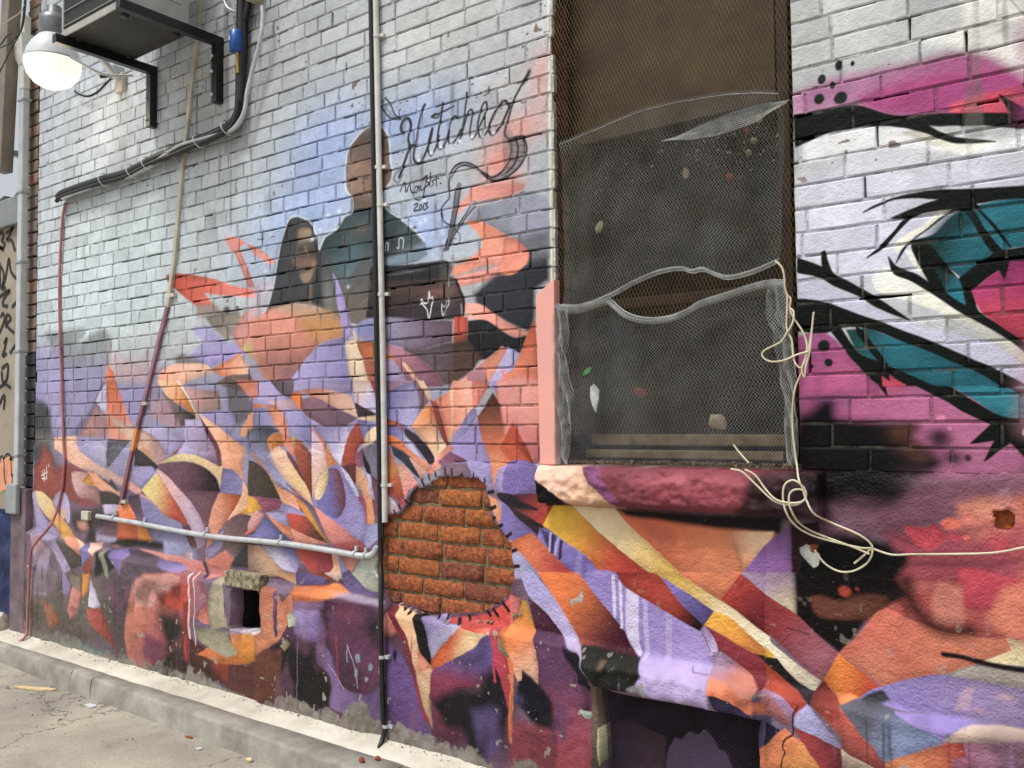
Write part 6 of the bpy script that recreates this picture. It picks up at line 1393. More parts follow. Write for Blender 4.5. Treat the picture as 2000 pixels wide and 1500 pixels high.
# ------------------------------------------------------------------ conduits and cables on the wall
def clip(mb,c,r,axis='z',w=.014):
    x,y,z=c
    if axis=='z': mb.lathe([(r*1.25,-w/2),(r*1.25,w/2)],c,(0,0,1),10); mb.box(x+r,x+r+.022,y+.004,y+.02,z-w/2,z+w/2)
    else: mb.lathe([(r*1.25,-w/2),(r*1.25,w/2)],c,(1,0,0),10); mb.box(x-w/2,x+w/2,y+.004,y+.02,z+r,z+r+.022)
t=empty('white_conduit',(-2.74,-.02,.95),'white vertical conduit pipe running down the middle of the mural','conduit')
pts=[(-2.749,-0.020,3.572),(-2.747,-0.020,3.276),(-2.725,-0.020,2.379),(-2.706,-0.020,1.614),(-2.699,-0.020,1.036)]; pp=MB().tube(pts,.0125,12).build('pipe',M_white,t)
for q in [(-2.741,-0.020,3.117),(-2.734,-0.020,2.542),(-2.722,-0.020,2.379),(-2.717,-0.020,1.995),(-2.701,-0.020,1.191)]:
    m=MB(); clip(m,q,.0125); m.build('pipe_clip',M_white,pp)
t=empty('black_cable',(-2.76,-.02,.2),'thick black cable hanging beside the white conduit down to the kerb','cable')
MB().tube([(-2.779,-0.022,3.581),(-2.776,-0.022,3.284),(-2.757,-0.022,2.384),(-2.743,-0.022,1.724),(-2.732,-0.022,1.399),(-2.727,-0.022,1.077),(-2.724,-0.022,0.885)]+[(-2.698,-0.045,0.806)]+[(-2.675,-0.068,0.707),(-2.676,-0.068,0.583),(-2.670,-0.068,0.397),(-2.665,-0.068,0.254),(-2.656,-0.068,0.204)]+[(-2.652,-0.090,0.160),(-2.630,-0.140,0.129),(-2.605,-0.200,0.109),(-2.559,-0.260,0.108)],.0105,10).build('cable',M_blk,t)
MB().tube([(-2.767,-0.018,3.579),(-2.765,-0.018,3.283),(-2.745,-0.018,2.383),(-2.729,-0.018,1.626),(-2.718,-0.018,1.291),(-2.716,-0.018,0.971)],.006,8).build('thin_cable',M_blk,t)
for q in [(-2.672,-0.066,0.494),(-2.652,-0.066,0.219)]:
    m=MB(); clip(m,q,.0105); m.build('cable_clip',M_galv,t)
for q in [(-2.767,-0.022,3.124),(-2.747,-0.022,2.544),(-2.733,-0.022,1.996),(-2.726,-0.022,1.431),(-2.724,-0.022,0.960)]: MB().lathe([(.0125,-.004),(.0125,.004)],q,(0,0,1),10).build('cable_tie',M_blk,t)
t=empty('low_conduit',(-3.9,-.03,.9),'silver horizontal conduit pipe ending in an elbow at the black cable','conduit')
MB().tube([(-5.012,-0.022,0.934),(-4.634,-0.022,0.921),(-3.969,-0.022,0.894),(-3.332,-0.022,0.900),(-2.857,-0.022,0.885)]+[(-2.813,-0.022,0.887),(-2.782,-0.022,0.893),(-2.758,-0.022,0.908),(-2.745,-0.022,0.931)],.0135,12,spline=3).build('pipe',M_galv,t); pp=col.objects[-1]
for q in [(-4.830,-0.022,0.936),(-4.532,-0.022,0.916),(-3.961,-0.022,0.900),(-3.383,-0.022,0.901),(-2.879,-0.022,0.888),(-2.820,-0.022,0.886)]:
    m=MB(); clip(m,q,.0135,'x'); m.build('pipe_clip',M_galv,pp)
p=(-5.140,0.000,0.925); MB().chamfer(p[0]-.045,p[0]+.035,-.03,.002,p[2]-.022,p[2]+.03,.006).build('end_plug',M_beige,t)
t=empty('slanted_trunking',(-4.3,-.02,1.0),'thin beige trunking slanting down the wall, painted maroon at its lower end','trunking')
m=MB()
def flat_run(pts,wd,th,name,m,parent):
    p=[Vector(q) for q in pts]; V=[];F=[]
    for i,q in enumerate(p):
        d=(p[min(i+1,len(p)-1)]-p[max(i-1,0)]).normalized(); s=Vector((d.z,0,-d.x))*wd/2
        V+=[q+s,q+s+Vector((0,-th,0)),q-s+Vector((0,-th,0)),q-s]
    for i in range(len(p)-1):
        for k in range(4): F.append((i*4+k,(i+1)*4+k,(i+1)*4+(k+1)%4,i*4+(k+1)%4))
    F+=[(0,1,2,3),((len(p)-1)*4+3,(len(p)-1)*4+2,(len(p)-1)*4+1,(len(p)-1)*4)]
    return MB().add(V,F).build(name,m,parent)
flat_run([(-4.053,0.001,3.838),(-4.077,0.001,3.516),(-4.142,0.001,3.149),(-4.208,0.001,2.806),(-4.234,0.001,2.618),(-4.273,0.001,2.349),(-4.336,0.001,2.081)],.025,.018,'trunking',M_beige,t)
flat_run([(-4.336,0.001,2.081),(-4.397,0.001,1.947),(-4.483,0.001,1.744),(-4.561,0.001,1.565)],.025,.018,'trunking',mat('mauve painted trunking','9a7280',.5,c2='7d5664',vs=8),t)
flat_run([(-4.561,0.001,1.565),(-4.626,0.001,1.425)],.025,.018,'trunking',M_maroon,t); flat_run([(-4.622,-0.001,1.431),(-4.667,-0.001,1.312)],.026,.018,'trunking',mat('orange painted trunking','d8945a',.5,c2='c27a48',vs=8),t); flat_run([(-4.670,0.001,1.312),(-4.756,0.001,1.083),(-4.781,0.001,1.010)],.025,.018,'trunking',M_maroon,t)
for q in [(-4.289,-0.020,2.140),(-4.541,-0.020,1.570),(-4.744,-0.020,1.028)]: MB().box(q[0]-.022,q[0]+.022,-.02,.002,q[2]-.009,q[2]+.009).build('clip',M_beige,t)
t=empty('red_cable',(-5.5,-.02,.2),'thin cable painted red hanging down the left end of the wall','cable')
MB().tube([(-5.448,-0.012,2.817),(-5.484,-0.012,2.715),(-5.508,-0.012,2.432),(-5.507,-0.012,2.180),(-5.488,-0.012,1.927),(-5.463,-0.012,1.707),(-5.436,-0.012,1.396),(-5.419,-0.012,1.242),(-5.440,-0.012,1.088),(-5.481,-0.012,0.978)]+[(-5.490,-0.040,0.888)]+[(-5.491,-0.075,0.830),(-5.630,-0.075,0.743),(-5.694,-0.075,0.676),(-5.714,-0.075,0.457),(-5.722,-0.075,0.300),(-5.725,-0.075,0.201)]+[(-5.700,-0.110,0.161),(-5.768,-0.130,0.125)],.0085,8).build('cable',M_redp,t)
p=(-5.722,-0.070,0.595); m=MB(); clip(m,p,.011); m.build('cable_clip',M_galv,t)
# bundle from the air conditioner
t=empty('cable_bundle',(-4.4,-.04,2.7),'bundle of black and grey hoses strapped along the wall from the air conditioner','cable')
base=[(-3.663,-0.035,3.698),(-3.669,-0.035,3.442),(-3.672,-0.035,3.237),(-3.675,-0.035,3.059),(-3.691,-0.035,2.980),(-3.748,-0.035,2.934),(-3.884,-0.035,2.917),(-4.039,-0.035,2.909),(-4.200,-0.035,2.900),(-4.442,-0.035,2.891),(-4.699,-0.035,2.863),(-4.974,-0.035,2.870),(-5.208,-0.035,2.870),(-5.422,-0.035,2.865),(-5.479,-0.035,2.849)]
MB().tube(base,.027,10).build('hose',M_blk,t)
MB().tube([Vector(q)+Vector((.012,-.022,-.028)) for q in base[3:]],.013,8).build('hose',M_blk,t)
MB().tube([(-3.482,-0.055,3.452),(-3.478,-0.055,3.381),(-3.497,-0.055,3.286),(-3.548,-0.055,3.174),(-3.595,-0.055,3.060),(-3.614,-0.055,2.976),(-3.662,-0.055,2.923),(-3.736,-0.055,2.898),(-3.942,-0.055,2.903),(-4.169,-0.055,2.908),(-4.408,-0.055,2.863),(-4.664,-0.055,2.832),(-4.937,-0.055,2.841),(-5.288,-0.055,2.833),(-5.399,-0.055,2.826)],.0105,8).build('grey_hose',M_galv,t)
for q in [(-3.763,-0.045,2.921),(-4.001,-0.045,2.904),(-4.255,-0.045,2.900),(-4.475,-0.045,2.872),(-4.629,-0.045,2.857),(-4.927,-0.045,2.860)]: MB().lathe([(.042,-.004),(.042,.004)],q,(1,0,.35),12).build('strap',M_galv,t)
MB().tube([(-3.686,-0.030,3.708),(-3.668,-0.030,3.495),(-3.659,-0.030,3.390),(-3.666,-0.030,3.212),(-3.674,-0.030,3.137)],.021,10).tube([(-3.604,-0.030,3.630),(-3.628,-0.030,3.509),(-3.652,-0.030,3.439)],.016,8).build('hose_fitting',M_blk,t)
t=empty('junction_box',(-3.555,-0.000,3.525),'pale square junction box at the top, above the grey hose','junction box'); p=(-3.563,0.000,3.542)
MB().chamfer(p[0]-.05,p[0]+.03,-.06,.004,p[2]-.025,p[2]+.09,.006).build('box',M_beige,t)
t=empty('thin_grey_cable',(-3.740,-0.020,3.520),'thin grey cable looping down above the blue canister','cable')
MB().tube([(-3.829,-0.030,3.648),(-3.811,-0.030,3.568),(-3.760,-0.030,3.522),(-3.718,-0.030,3.505),(-3.693,-0.030,3.508),(-3.685,-0.030,3.539),(-3.694,-0.030,3.606)],.0065,7).build('cable',M_galv,t); MB().tube([(-3.864,-0.030,3.632),(-3.790,-0.030,3.544),(-3.747,-0.030,3.466),(-3.730,-0.030,3.409),(-3.730,-0.030,3.388)],.0035,6).build('cable',M_grey,t)
t=empty('blue_canister',(-3.693,-0.050,3.335),'small blue filter canister with a white label beside the black hose','canister'); p=Vector((-3.679,-0.060,3.328))
MB().lathe([(0,.056),(.026,.056),(.033,.05),(.034,0),(.033,-.046),(.026,-.052),(0,-.052)],p,(0,0,1),20).build('body',M_blue,t); bd_=col.objects[-1]
V=[];F=[]
for i in range(7):
    a=R(200+i*11); 
    for z in (.0,.024): V.append((p.x+.0346*math.cos(a),p.y+.0346*math.sin(a),p.z+z))
for i in range(6): F.append((2*i,2*i+2,2*i+3,2*i+1))
MB().add(V,F,True).build('label',M_label,bd_)
MB().tube([p+Vector((.01,0,-.05)),p+Vector((.012,0,-.1)),p+Vector((.016,0,-.16))],.009,8).build('pipe',M_brass,t)
# white cable tangle
def wcable(pts,label): o=MB().tube(pts,.0031,7,spline=5).build('ivory_cable',M_ivory); tag(o,label,'cable')
wcable([(-0.994,-0.050,1.931),(-0.976,-0.050,1.913),(-0.968,-0.050,1.888),(-0.966,-0.050,1.850),(-0.959,-0.050,1.824),(-0.949,-0.050,1.811),(-0.952,-0.050,1.780),(-0.938,-0.050,1.748),(-0.915,-0.050,1.710),(-0.903,-0.050,1.672),(-0.907,-0.050,1.642),(-0.917,-0.050,1.599),(-0.930,-0.050,1.569),(-0.943,-0.050,1.536),(-0.951,-0.050,1.478),(-0.951,-0.050,1.401),(-0.942,-0.050,1.317)]+[(-0.913,-0.118,1.276),(-0.902,-0.118,1.247),(-0.893,-0.118,1.218),(-0.871,-0.118,1.178)]+[(-0.853,-0.030,1.146),(-0.790,-0.030,1.123),(-0.755,-0.030,1.105),(-0.737,-0.030,1.086),(-0.736,-0.030,1.069)],'ivory cable dropping from the torn mesh past the sill corner')
wcable([(-0.957,-0.055,1.820),(-0.959,-0.055,1.780),(-0.962,-0.055,1.737),(-0.959,-0.055,1.712),(-0.947,-0.055,1.687),(-0.944,-0.055,1.643),(-0.937,-0.055,1.615),(-0.921,-0.055,1.602),(-0.907,-0.055,1.626),(-0.896,-0.055,1.659),(-0.885,-0.055,1.719),(-0.879,-0.055,1.765),(-0.885,-0.055,1.719),(-0.893,-0.055,1.651),(-0.906,-0.055,1.606),(-0.911,-0.055,1.572),(-0.918,-0.055,1.596),(-0.909,-0.055,1.626)],'ivory cable bent into a tall hairpin right of the window')
wcable([(-0.947,-0.060,1.782),(-0.937,-0.060,1.769),(-0.941,-0.060,1.738),(-0.959,-0.060,1.709),(-0.980,-0.060,1.682),(-1.029,-0.060,1.660),(-1.037,-0.060,1.642),(-1.013,-0.060,1.625),(-0.972,-0.060,1.626),(-0.928,-0.060,1.642),(-0.897,-0.060,1.648)],'ivory cable loop swinging left across the mesh')
wcable([(-1.141,-0.050,1.372),(-1.120,-0.050,1.346),(-1.092,-0.050,1.316)],'short stiff ivory wire poking out of the mesh above the sill')
wcable([(-1.123,-0.112,1.299),(-1.087,-0.112,1.291),(-1.042,-0.112,1.252),(-0.993,-0.112,1.210),(-0.950,-0.112,1.199),(-0.917,-0.112,1.203),(-0.895,-0.112,1.225),(-0.901,-0.112,1.251),(-0.930,-0.112,1.271),(-0.956,-0.112,1.258),(-0.963,-0.112,1.222),(-0.955,-0.112,1.178)]+[(-0.940,-0.085,1.139)]+[(-0.910,-0.050,1.110),(-0.851,-0.050,1.095),(-0.764,-0.050,1.081),(-0.732,-0.050,1.083)],'ivory cable coiled in the larger loop at the right end of the sill')
wcable([(-1.077,-0.116,1.299),(-1.045,-0.116,1.283),(-1.014,-0.116,1.243),(-0.984,-0.116,1.214),(-0.945,-0.116,1.205),(-0.906,-0.116,1.210),(-0.894,-0.116,1.228),(-0.905,-0.116,1.244),(-0.929,-0.116,1.243),(-0.943,-0.116,1.226),(-0.941,-0.116,1.193)]+[(-0.932,-0.090,1.154)]+[(-0.917,-0.050,1.126),(-0.865,-0.050,1.106),(-0.786,-0.050,1.082),(-0.739,-0.050,1.065)],'ivory cable coiled in the smaller loop at the right end of the sill')
wcable([(-0.788,-0.030,1.032),(-0.762,-0.030,1.055),(-0.739,-0.030,1.077),(-0.739,-0.030,1.058),(-0.757,-0.030,1.031),(-0.793,-0.030,1.009),(-0.830,-0.030,1.005),(-0.866,-0.030,1.020),(-0.891,-0.030,1.045),(-0.901,-0.030,1.062)],'short ivory cable loop ending at the bare white patch')
wcable([(-0.744,-0.020,1.079),(-0.689,-0.020,1.064),(-0.635,-0.020,1.069),(-0.543,-0.020,1.077),(-0.454,-0.020,1.086),(-0.406,-0.020,1.095),(-0.346,-0.020,1.112),(-0.244,-0.020,1.130),(-0.035,-0.020,1.142)],'ivory cable running level along the wall to the right edge')

# ------------------------------------------------------------------ air conditioner on its brackets
ax0,ax1,ay0,ay1,az0=-4.53,-3.965,-.49,-.13,3.425; az1=az0+.56
t=empty('air_conditioner',((ax0+ax1)/2,-.3,az0),'grey outdoor air conditioner unit carried on two black brackets','air conditioner')
MB().chamfer(ax0,ax1,ay0+.02,ay1,az0+.03,az1,.012).build('casing',M_acw,t)
pan=MB().chamfer(ax0-.004,ax1+.004,ay0,ay1+.006,az0,az0+.032,.006).build('base_pan',M_acd,t)
m=MB().box(ax0+.012,ax1-.012,ay0+.008,ay0+.0195,az0+.04,az1-.02); coil=m.build('coil',M_fin,t)
m=MB(); k=0
for i in range(60):
    x=ax0+.016+i*(ax1-ax0-.032)/59; m.box(x-.0016,x+.0016,ay0+.001,ay0+.0085,az0+.04,az1-.02)
tag(m.build('coil_fins',M_fin,coil),kind='stuff')
for j in range(7):
    z=az0+.06+j*.075; MB().tube([(ax0+.012,ay0-.004,z),(ax1-.012,ay0-.004,z)],.0028,6,spline=0).build('guard_wire',M_acw,coil)
for x in (ax0+.006,ax1-.006): MB().chamfer(x-.008,x+.008,ay0-.006,ay0+.03,az0+.03,az1,.003).build('corner_post',M_acw,t)
MB().chamfer(ax0-.004,ax1+.004,ay0-.006,ay0+.004,az0+.004,az0+.04,.002).build('front_lip',M_acw,t)
for x in (ax0+.06,ax1-.06):
    for y in (ay0+.05,ay1-.04): MB().lathe([(0,-.012),(.018,-.012),(.02,0)],(x,y,az0),(0,0,1),12).build('drain_plug',M_blk,pan)
MB().box(ax1+.001,ax1+.006,ay0+.16,ay1-.05,az0+.13,az0+.34).build('side_cover',M_acw,t)
for x,lab in ((-4.487,'black angle bracket under the left end of the air conditioner'),(-3.885,'black angle bracket under the right end of the air conditioner')):
    b=empty('wall_bracket',(x,0,3.1),lab,'bracket','brackets under the air conditioner')
    MB().chamfer(x-.02,x+.02,-.555,-.0,3.375,3.42,.003).build('arm',M_blkm,b)
    upr=MB().chamfer(x-.021,x+.021,-.045,-.001,3.08,3.374,.003).build('upright',M_blkm,b)
    for z in (3.12,3.24,3.32): MB().lathe([(0,.008),(.007,.008),(.009,0)],(x-.012,-.046,z),(0,-1,0),8).build('bolt',M_galv,upr)

# ------------------------------------------------------------------ lamp
lp=Vector((-4.95,-.34,3.315)); t=empty('yard_lamp',lp,'lit yard lamp with grey cap and glowing bowl left of the air conditioner','lamp')
tl=Vector((.03,0.0,1)).normalized()
m,ntm,b=newmat('glowing bowl'); b.inputs['Base Color'].default_value=(.85,.84,.8,1); b.inputs['Roughness'].default_value=.25; b.inputs['Emission Color'].default_value=(1,.93,.74,1); b.inputs['Emission Strength'].default_value=.75
MB().lathe([(r*.84,h*.92) for r,h in [(.0,.0),(.06,.004),(.115,.03),(.155,.075),(.174,.13),(.172,.165)]],lp,tl,32).build('bowl',m,t)
m2,ntm,b=newmat('clear refractor'); b.inputs['Base Color'].default_value=(.85,.86,.86,1); b.inputs['Roughness'].default_value=.2; b.inputs['Emission Color'].default_value=(1,.97,.9,1); b.inputs['Emission Strength'].default_value=.06; b.inputs['Base Color'].default_value=(.55,.57,.58,1)
MB().lathe([(r*.84,h*.92) for r,h in [(.172,.165),(.162,.21),(.135,.26),(.1,.3),(.085,.315)]],lp,tl,32).build('refractor',m2,t)
MB().lathe([(r*.84,h*.92) for r,h in [(.1755,.158),(.1775,.164),(.1755,.17)]],lp,tl,32).build('rim',M_galv,t)
MB().lathe([(r*.84,h*.92) for r,h in [(.084,.30),(.09,.312),(.092,.40),(.085,.432),(.05,.445),(.046,.45),(.046,.488),(.04,.496),(0,.497)]],lp,tl,28).build('cap',mat('lamp housing','86888a',.4,.5,c2='6c6e70',vs=10),t)
MB().tube([lp+Vector((.04,.05,.30)),lp+Vector((.12,.16,.24)),lp+Vector((.15,.25,.15)),lp+Vector((.13,.335,.1))],.02,8).build('arm',M_galv,t)
p=lp+Vector((.13,.31,.1)); MB().chamfer(p.x-.04,p.x+.04,.31+lp.y-.0,-.001,p.z-.06,p.z+.05,.006).build('wall_plate',M_beige,t)
MB().tube([lp+Vector((.16,.02,.14)),lp+Vector((.24,.16,.07)),lp+Vector((.3,.3,.09))],.008,7).build('cord',M_galv,t)
ld=bpy.data.lights.new('yard_lamp_bulb','POINT'); ld.energy=2.5; ld.color=(1,.86,.62); ld.shadow_soft_size=.1; lo_=bpy.data.objects.new('bulb',ld); col.objects.link(lo_); lo_.location=lp+Vector((.0,-.02,-.08))
cbx=empty('wall_fixture',(-4.894,0.000,3.499),'small grey fixture on the wall beneath the left bracket','fixture'); p=Vector((-4.840,-0.030,3.482))
MB().chamfer(p.x-.05,p.x+.03,-.07,-.001,p.z-.035,p.z+.02,.006).build('body',M_galv,cbx); MB().tube([(p.x-.02,-.06,p.z-.03),(p.x-.03,-.11,p.z-.05)],.012,8,spline=0).build('lens_tube',M_blk,cbx); 
o=MB().tube([(-4.856,-0.030,3.466),(-4.967,-0.030,3.432),(-5.053,-0.030,3.407),(-5.159,-0.030,3.407),(-5.262,-0.030,3.443),(-5.317,-0.030,3.475)],.007,7).build('loose_cable',M_blk); tag(o,'short dark cable drooping on the wall beneath the lamp','cable')

# ------------------------------------------------------------------ left end: pier, downpipe, neighbour
pr=empty('brick_pier',(-5.92,.02,.15),'narrow brown brick pier at the left end of the painted wall','pier')
rp=random.Random(4); z=1.06; i=0
while z<4.3:
    h=.078; mm=M_pier3 if z<1.9 else (M_pier2 if rp.random()<.16 else M_pier)
    V,F=brick_verts(.158,h-.012,.04,rp.randrange(99),2.0); me=bpy.data.meshes.new('brick'); me.from_pydata(V,[],F); me.materials.append(mm)
    o=bpy.data.objects.new('brick',me); col.objects.link(o); o.parent=pr; o.matrix_parent_inverse=Matrix.Translation(pr.location).inverted(); o.location=(-5.925+rp.uniform(-.003,.003),.004+rp.uniform(-.003,.003),z+h/2); z+=h
MB().box(-6.02,-5.8305,.032,.25,.1,4.35).build('pier_core',M_dark,pr)
MB().chamfer(-6.03,-5.832,-.05,.03,.12,1.058,.012).build('pier_base',mat('sprayed render pier','87707a',.6,c2='4a4446',vs=5,bump=.5,bs=40),pr)
dp=empty('downpipe',(-5.985,-.06,.9),'pale grey square downpipe in front of the brick pier','downpipe')
MB().chamfer(-5.958,-5.898,-.07,-.028,1.08,3.62,.008).build('pipe',mat('pale downpipe','bfc4c4',.5,c2='a9aeae',vs=10),dp)
MB().chamfer(-5.96,-5.896,-.072,-.026,3.62,4.1,.008).build('upper_pipe',M_white,dp)
for z in (1.27,1.93,2.5,2.95,3.55): MB().chamfer(-5.968,-5.888,-.076,-.02,z-.008,z+.008,.003).build('pipe_clip',M_grey,dp)
MB().chamfer(-6.03,-5.885,-.085,-.052,.9,1.09,.012).build('meter_box',M_grey,dp)
MB().add([(-6.05,-.1,3.92),(-5.87,-.1,3.97),(-5.87,-.02,3.97),(-6.05,-.02,3.92),(-5.96,-.075,3.78),(-5.895,-.075,3.78),(-5.895,-.024,3.78),(-5.96,-.024,3.78)],[(0,1,2,3),(4,7,6,5),(0,4,5,1),(1,5,6,2),(2,6,7,3),(3,7,4,0)]).build('hopper',M_white,dp)
nb=empty('neighbour_wall',(-7.5,.08,.1),'beige neighbouring wall covered in black scrawled tags at the far left','wall')
MB().box(-10,-6.055,.06,.4,.9,2.88).build('wall_panel',mat('beige stucco','a39887',.85,c2='857b6c',vs=4,bump=.4,bs=40),nb)
MB().chamfer(-10,-6.05,.02,.1,2.80,2.99,.01).build('fascia',mat('dull zinc','8e9392',.5,.3,c2='7a7f7e',vs=5),nb)
M_roof=mat('pale corrugated roof','c9d2d6',.5,c2='b4bdc2',vs=3); 
for i in range(16): x=-10+i*.25; MB().add([(x,.03,2.992),(x+.12,.03,3.02),(x+.245,.03,2.992),(x+.245,2.4,3.4),(x+.12,2.4,3.43),(x,2.4,3.4)],[(0,1,4,5),(1,2,3,4)]).build('roof_sheet',M_roof,nb)
M_navy=mat('navy painted rubble','1e2f66',.6,c2='121c40',vs=7,bump=.9,bs=18,bd=.02)
m=MB(); V=[];F=[]; nx,nz=60,30
for j in range(nz+1):
    for i in range(nx+1):
        x=-9+2.94*i/nx; z=.1+.78*j/nz; V.append((x,-.01+.03*mnoise.noise((x*9,z*9,2))+.015*mnoise.noise((x*22,z*22,5)),z))
for j in range(nz):
    for i in range(nx): a=j*(nx+1)+i; F.append((a,a+1,a+nx+2,a+nx+1))
MB().add(V,F,True).build('rubble_base',M_navy,nb); MB().box(-9,-6.061,.045,.3,.1,.9).build('base_core',M_navy,nb)
M_tag=mat('black spray','15141a',.6); M_pch=mat('peach spray','e39a78',.6); M_ltb=mat('pale blue spray','a9b8d8',.6)
def spray(pts,wd,m,y,name='tag_stroke'):
    p=crom(np.array(pts,float),6,False); V=[];F=[]
    for i in range(len(p)):
        d=p[min(i+1,len(p)-1)]-p[max(i-1,0)]; d=d/(np.hypot(*d)+1e-9); s=np.array([d[1],-d[0]])*wd/2
        V+=[(p[i][0]+s[0],y,p[i][1]+s[1]),(p[i][0]-s[0],y,p[i][1]-s[1])]
    for i in range(len(p)-1): F.append((2*i,2*i+1,2*i+3,2*i+2))
    return MB().add(V,F).build(name,m,nb)
for s in ([(-6.548,2.774),(-6.470,2.782),(-6.438,2.753),(-6.468,2.728),(-6.421,2.704),(-6.451,2.676),(-6.514,2.699)],[(-6.408,2.773),(-6.333,2.780),(-6.289,2.809),(-6.362,2.742),(-6.391,2.725),(-6.315,2.708),(-6.268,2.632)],[(-6.529,2.693),(-6.435,2.660)],[(-6.478,2.552),(-6.429,2.494),(-6.442,2.407),(-6.398,2.473),(-6.356,2.591),(-6.323,2.500),(-6.232,2.438)],[(-6.494,2.582),(-6.472,2.410),(-6.395,2.396)],[(-6.485,2.341),(-6.394,2.367),(-6.334,2.369),(-6.408,2.334),(-6.437,2.284),(-6.360,2.267)],[(-6.465,2.198),(-6.435,2.224),(-6.403,2.186),(-6.447,2.127),(-6.477,2.093)],[(-6.386,2.122),(-6.373,2.208),(-6.312,2.179),(-6.371,2.139),(-6.264,2.079)],[(-6.412,2.012),(-6.368,2.051),(-6.396,1.983),(-6.425,1.933),(-6.364,1.947)],[(-6.437,1.846),(-6.346,1.870),(-6.358,1.773),(-6.418,1.758),(-6.436,1.829)],[(-6.319,1.944),(-6.232,2.001)],[(-6.493,1.708),(-6.387,1.740),(-6.296,1.709)],[(-6.459,1.603),(-6.415,1.654),(-6.384,1.653),(-6.396,1.567)],[(-6.300,2.254),(-6.227,2.289)]): spray(s,.022,M_tag,.0555)
for i,s in enumerate(([(-6.429,1.204),(-6.417,1.083),(-6.377,1.033)],[(-6.377,1.239),(-6.365,1.119),(-6.340,1.034)],[(-6.317,1.250),(-6.298,1.121),(-6.303,1.053)],[(-6.257,1.224),(-6.262,1.139)])): spray(s,.075,M_pch,.0565-.0004*i,'letter_fill')
for s in ([(-6.453,1.220),(-6.408,1.256),(-6.376,1.215),(-6.365,1.119),(-6.333,1.052)],[(-6.377,1.229),(-6.340,1.267),(-6.280,1.247),(-6.261,1.122)],[(-6.294,1.230),(-6.244,1.262),(-6.219,1.191)]): spray(s,.012,M_tag,.0545)
for s in ([(-6.251,0.556),(-6.208,0.593),(-6.220,0.509),(-6.262,0.455)],[(-6.231,0.425),(-6.172,0.398),(-6.213,0.311)],[(-6.256,0.290),(-6.196,0.247)]): spray(s,.02,M_ltb,-.05)
chunk('concrete_lump',M_conc,(-6.12,-.06,.19),(.06,.06,.1),12,'lump of pale mortar at the foot of the pier beside the blue wall','rubble')
du=empty('hanging_duct',(-6.2,-.1,3.1),'square brown metal duct hanging high at the left edge','duct')
m=MB().chamfer(-.055,.055,-.04,.04,0,1.6,.005); o=m.build('duct',mat('brown grey metal','877d70',.5,.2,c2='70675c',vs=6),du); o.parent=du; o.matrix_parent_inverse=Matrix(); o.location=(.1,0,0); o.rotation_euler=(0,R(4.6),0)
m=MB().chamfer(-.02,.02,.05,.3,.02,.06,.003); o=m.build('stay',M_galv,du); o.parent=du; o.matrix_parent_inverse=Matrix(); o.location=(.1,0,.1)
for i,(s,l) in enumerate((([(-5.963,-0.300,3.378),(-5.689,-0.300,3.602),(-5.525,-0.300,3.717),(-5.417,-0.300,3.796),(-5.372,-0.300,4.013)],'dark overhead wire crossing the duct steeply'),([(-5.907,-0.300,3.786),(-5.695,-0.300,3.752),(-5.526,-0.300,3.748),(-5.398,-0.300,3.806),(-5.359,-0.300,4.009)],'dark overhead wire curving up from the left edge'),([(-5.906,-0.300,3.753),(-5.695,-0.300,3.768),(-5.615,-0.300,3.797),(-5.548,-0.300,3.798)],'short dark overhead wire at the left edge'),([(-5.645,-0.300,3.881),(-5.551,-0.300,3.892),(-5.446,-0.300,3.893),(-5.382,-0.300,3.924)],'pale overhead wire in front of the duct'))):
    o=MB().tube(s,.004,6).build('overhead_wire',M_blk if 'dark' in l else M_beige); tag(o,l,'wire')

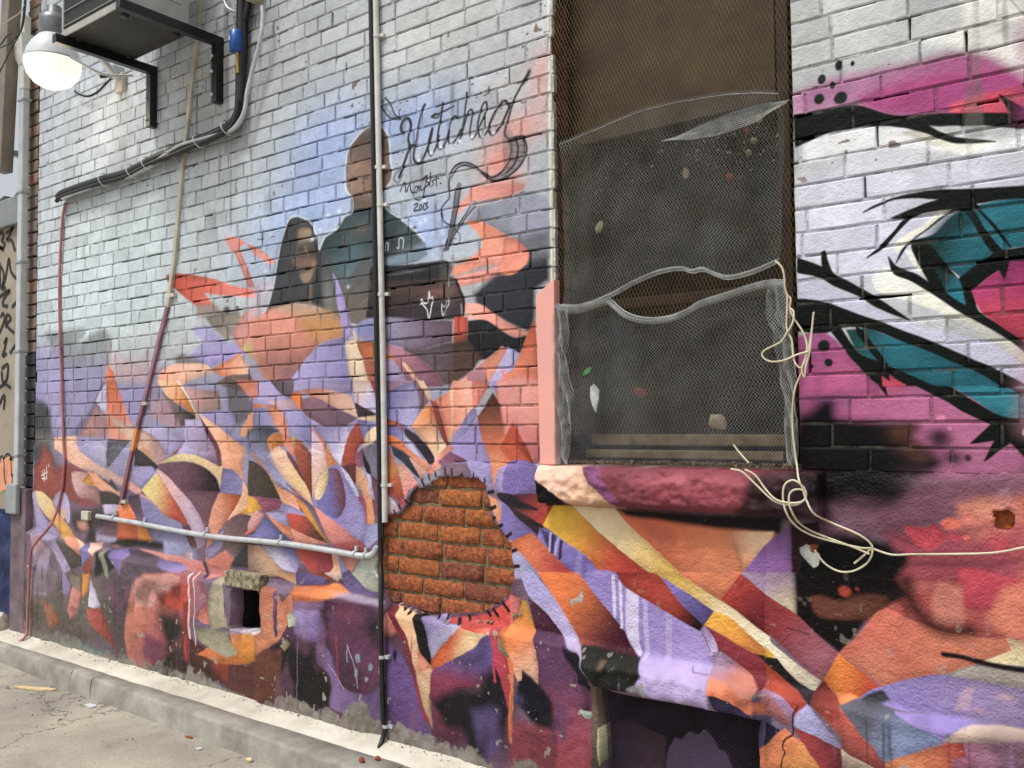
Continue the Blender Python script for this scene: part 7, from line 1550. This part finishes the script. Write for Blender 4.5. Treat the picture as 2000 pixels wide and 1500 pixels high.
# ------------------------------------------------------------------ litter
def scrap(name,m,px_,pts,th,label,cat):
    c=Vector(px_); n=len(pts); V=[(c.x+x,c.y+y,RZ+.003+th) for x,y in pts]+[(c.x+x,c.y+y,RZ+.002) for x,y in pts]
    o=MB().add(V,[tuple(range(n)),tuple(reversed(range(n,2*n)))]+[(i,i+n,(i+1)%n+n,(i+1)%n) for i in range(n)]).build(name,m); tag(o,label,cat)
M_straw=mat('dry wood','d8c49a',.7,c2='c0a878',vs=40)
scrap('wood_splinter',M_straw,(-5.021,-0.358,0.035),[(-.13,-.05),(-.05,-.045),(.05,-.01),(.12,.035),(.13,.06),(.06,.045),(-.03,.0),(-.1,-.03)],.006,'long pale wood splinter lying on the road near the kerb','litter')
scrap('paper_scrap',M_label,(-4.476,-0.334,0.035),[(-.035,-.01),(.03,-.02),(.04,.01),(0,.025),(-.03,.015)],.004,'white paper scrap on the road below the kerb joint','litter')
scrap('paper_scrap',M_label,(-3.497,-0.364,0.035),[(-.012,-.01),(.012,-.008),(.014,.01),(-.008,.012)],.003,'tiny white paper scrap near the bottom of the road','litter')
scrap('dead_leaf',M_chip,(-3.662,-0.302,0.035),[(-.03,-.005),(0,-.012),(.03,0),(.005,.012)],.003,'brown dead leaf on the road right of the white scraps','leaf')
chunk('pebble',M_straw,tuple(Vector((-3.197,-0.323,0.035))+Vector((0,0,.008))),(.016,.013,.01),31,'pale pebble against the kerb foot','pebble')
for i,(q,l) in enumerate((((-2.606,-0.240,0.140),'left red brick crumb on the kerb by the black cable'),((-2.568,-0.192,0.140),'right red brick crumb on the kerb by the black cable'))): chunk('brick_crumb',M_chip,tuple(Vector(q)+Vector((0,0,.006))),(.014,.01,.008),40+i,l,'rubble')
rs=random.Random(77); mb=MB()
for i in range(700):
    x=rs.uniform(-8,.5); y=-.3-abs(rs.gauss(0,.5))-.02; s=rs.choice([.002,.003,.003,.005,.007]); z=RZ+s*.4
    mb.add([(x+rs.uniform(-s,s),y+rs.uniform(-s,s),z+rs.uniform(-s,s)*.8) for _ in range(4)],[(0,1,2),(0,3,1),(0,2,3),(1,3,2)])
for i in range(900):
    x=rs.uniform(-6,.8); y=-.055-abs(rs.gauss(0,.025)); s=rs.choice([.002,.003,.004,.006]); z=.168+(y+.045)*.25
    mb.add([(x+rs.uniform(-s,s),y+rs.uniform(-s,s),z+rs.uniform(-s,s)*.8) for _ in range(4)],[(0,1,2),(0,3,1),(0,2,3),(1,3,2)])
tag(mb.build('road_grit',M_debris),'loose grit scattered along the kerb and the wall foot','grit',kind='stuff')
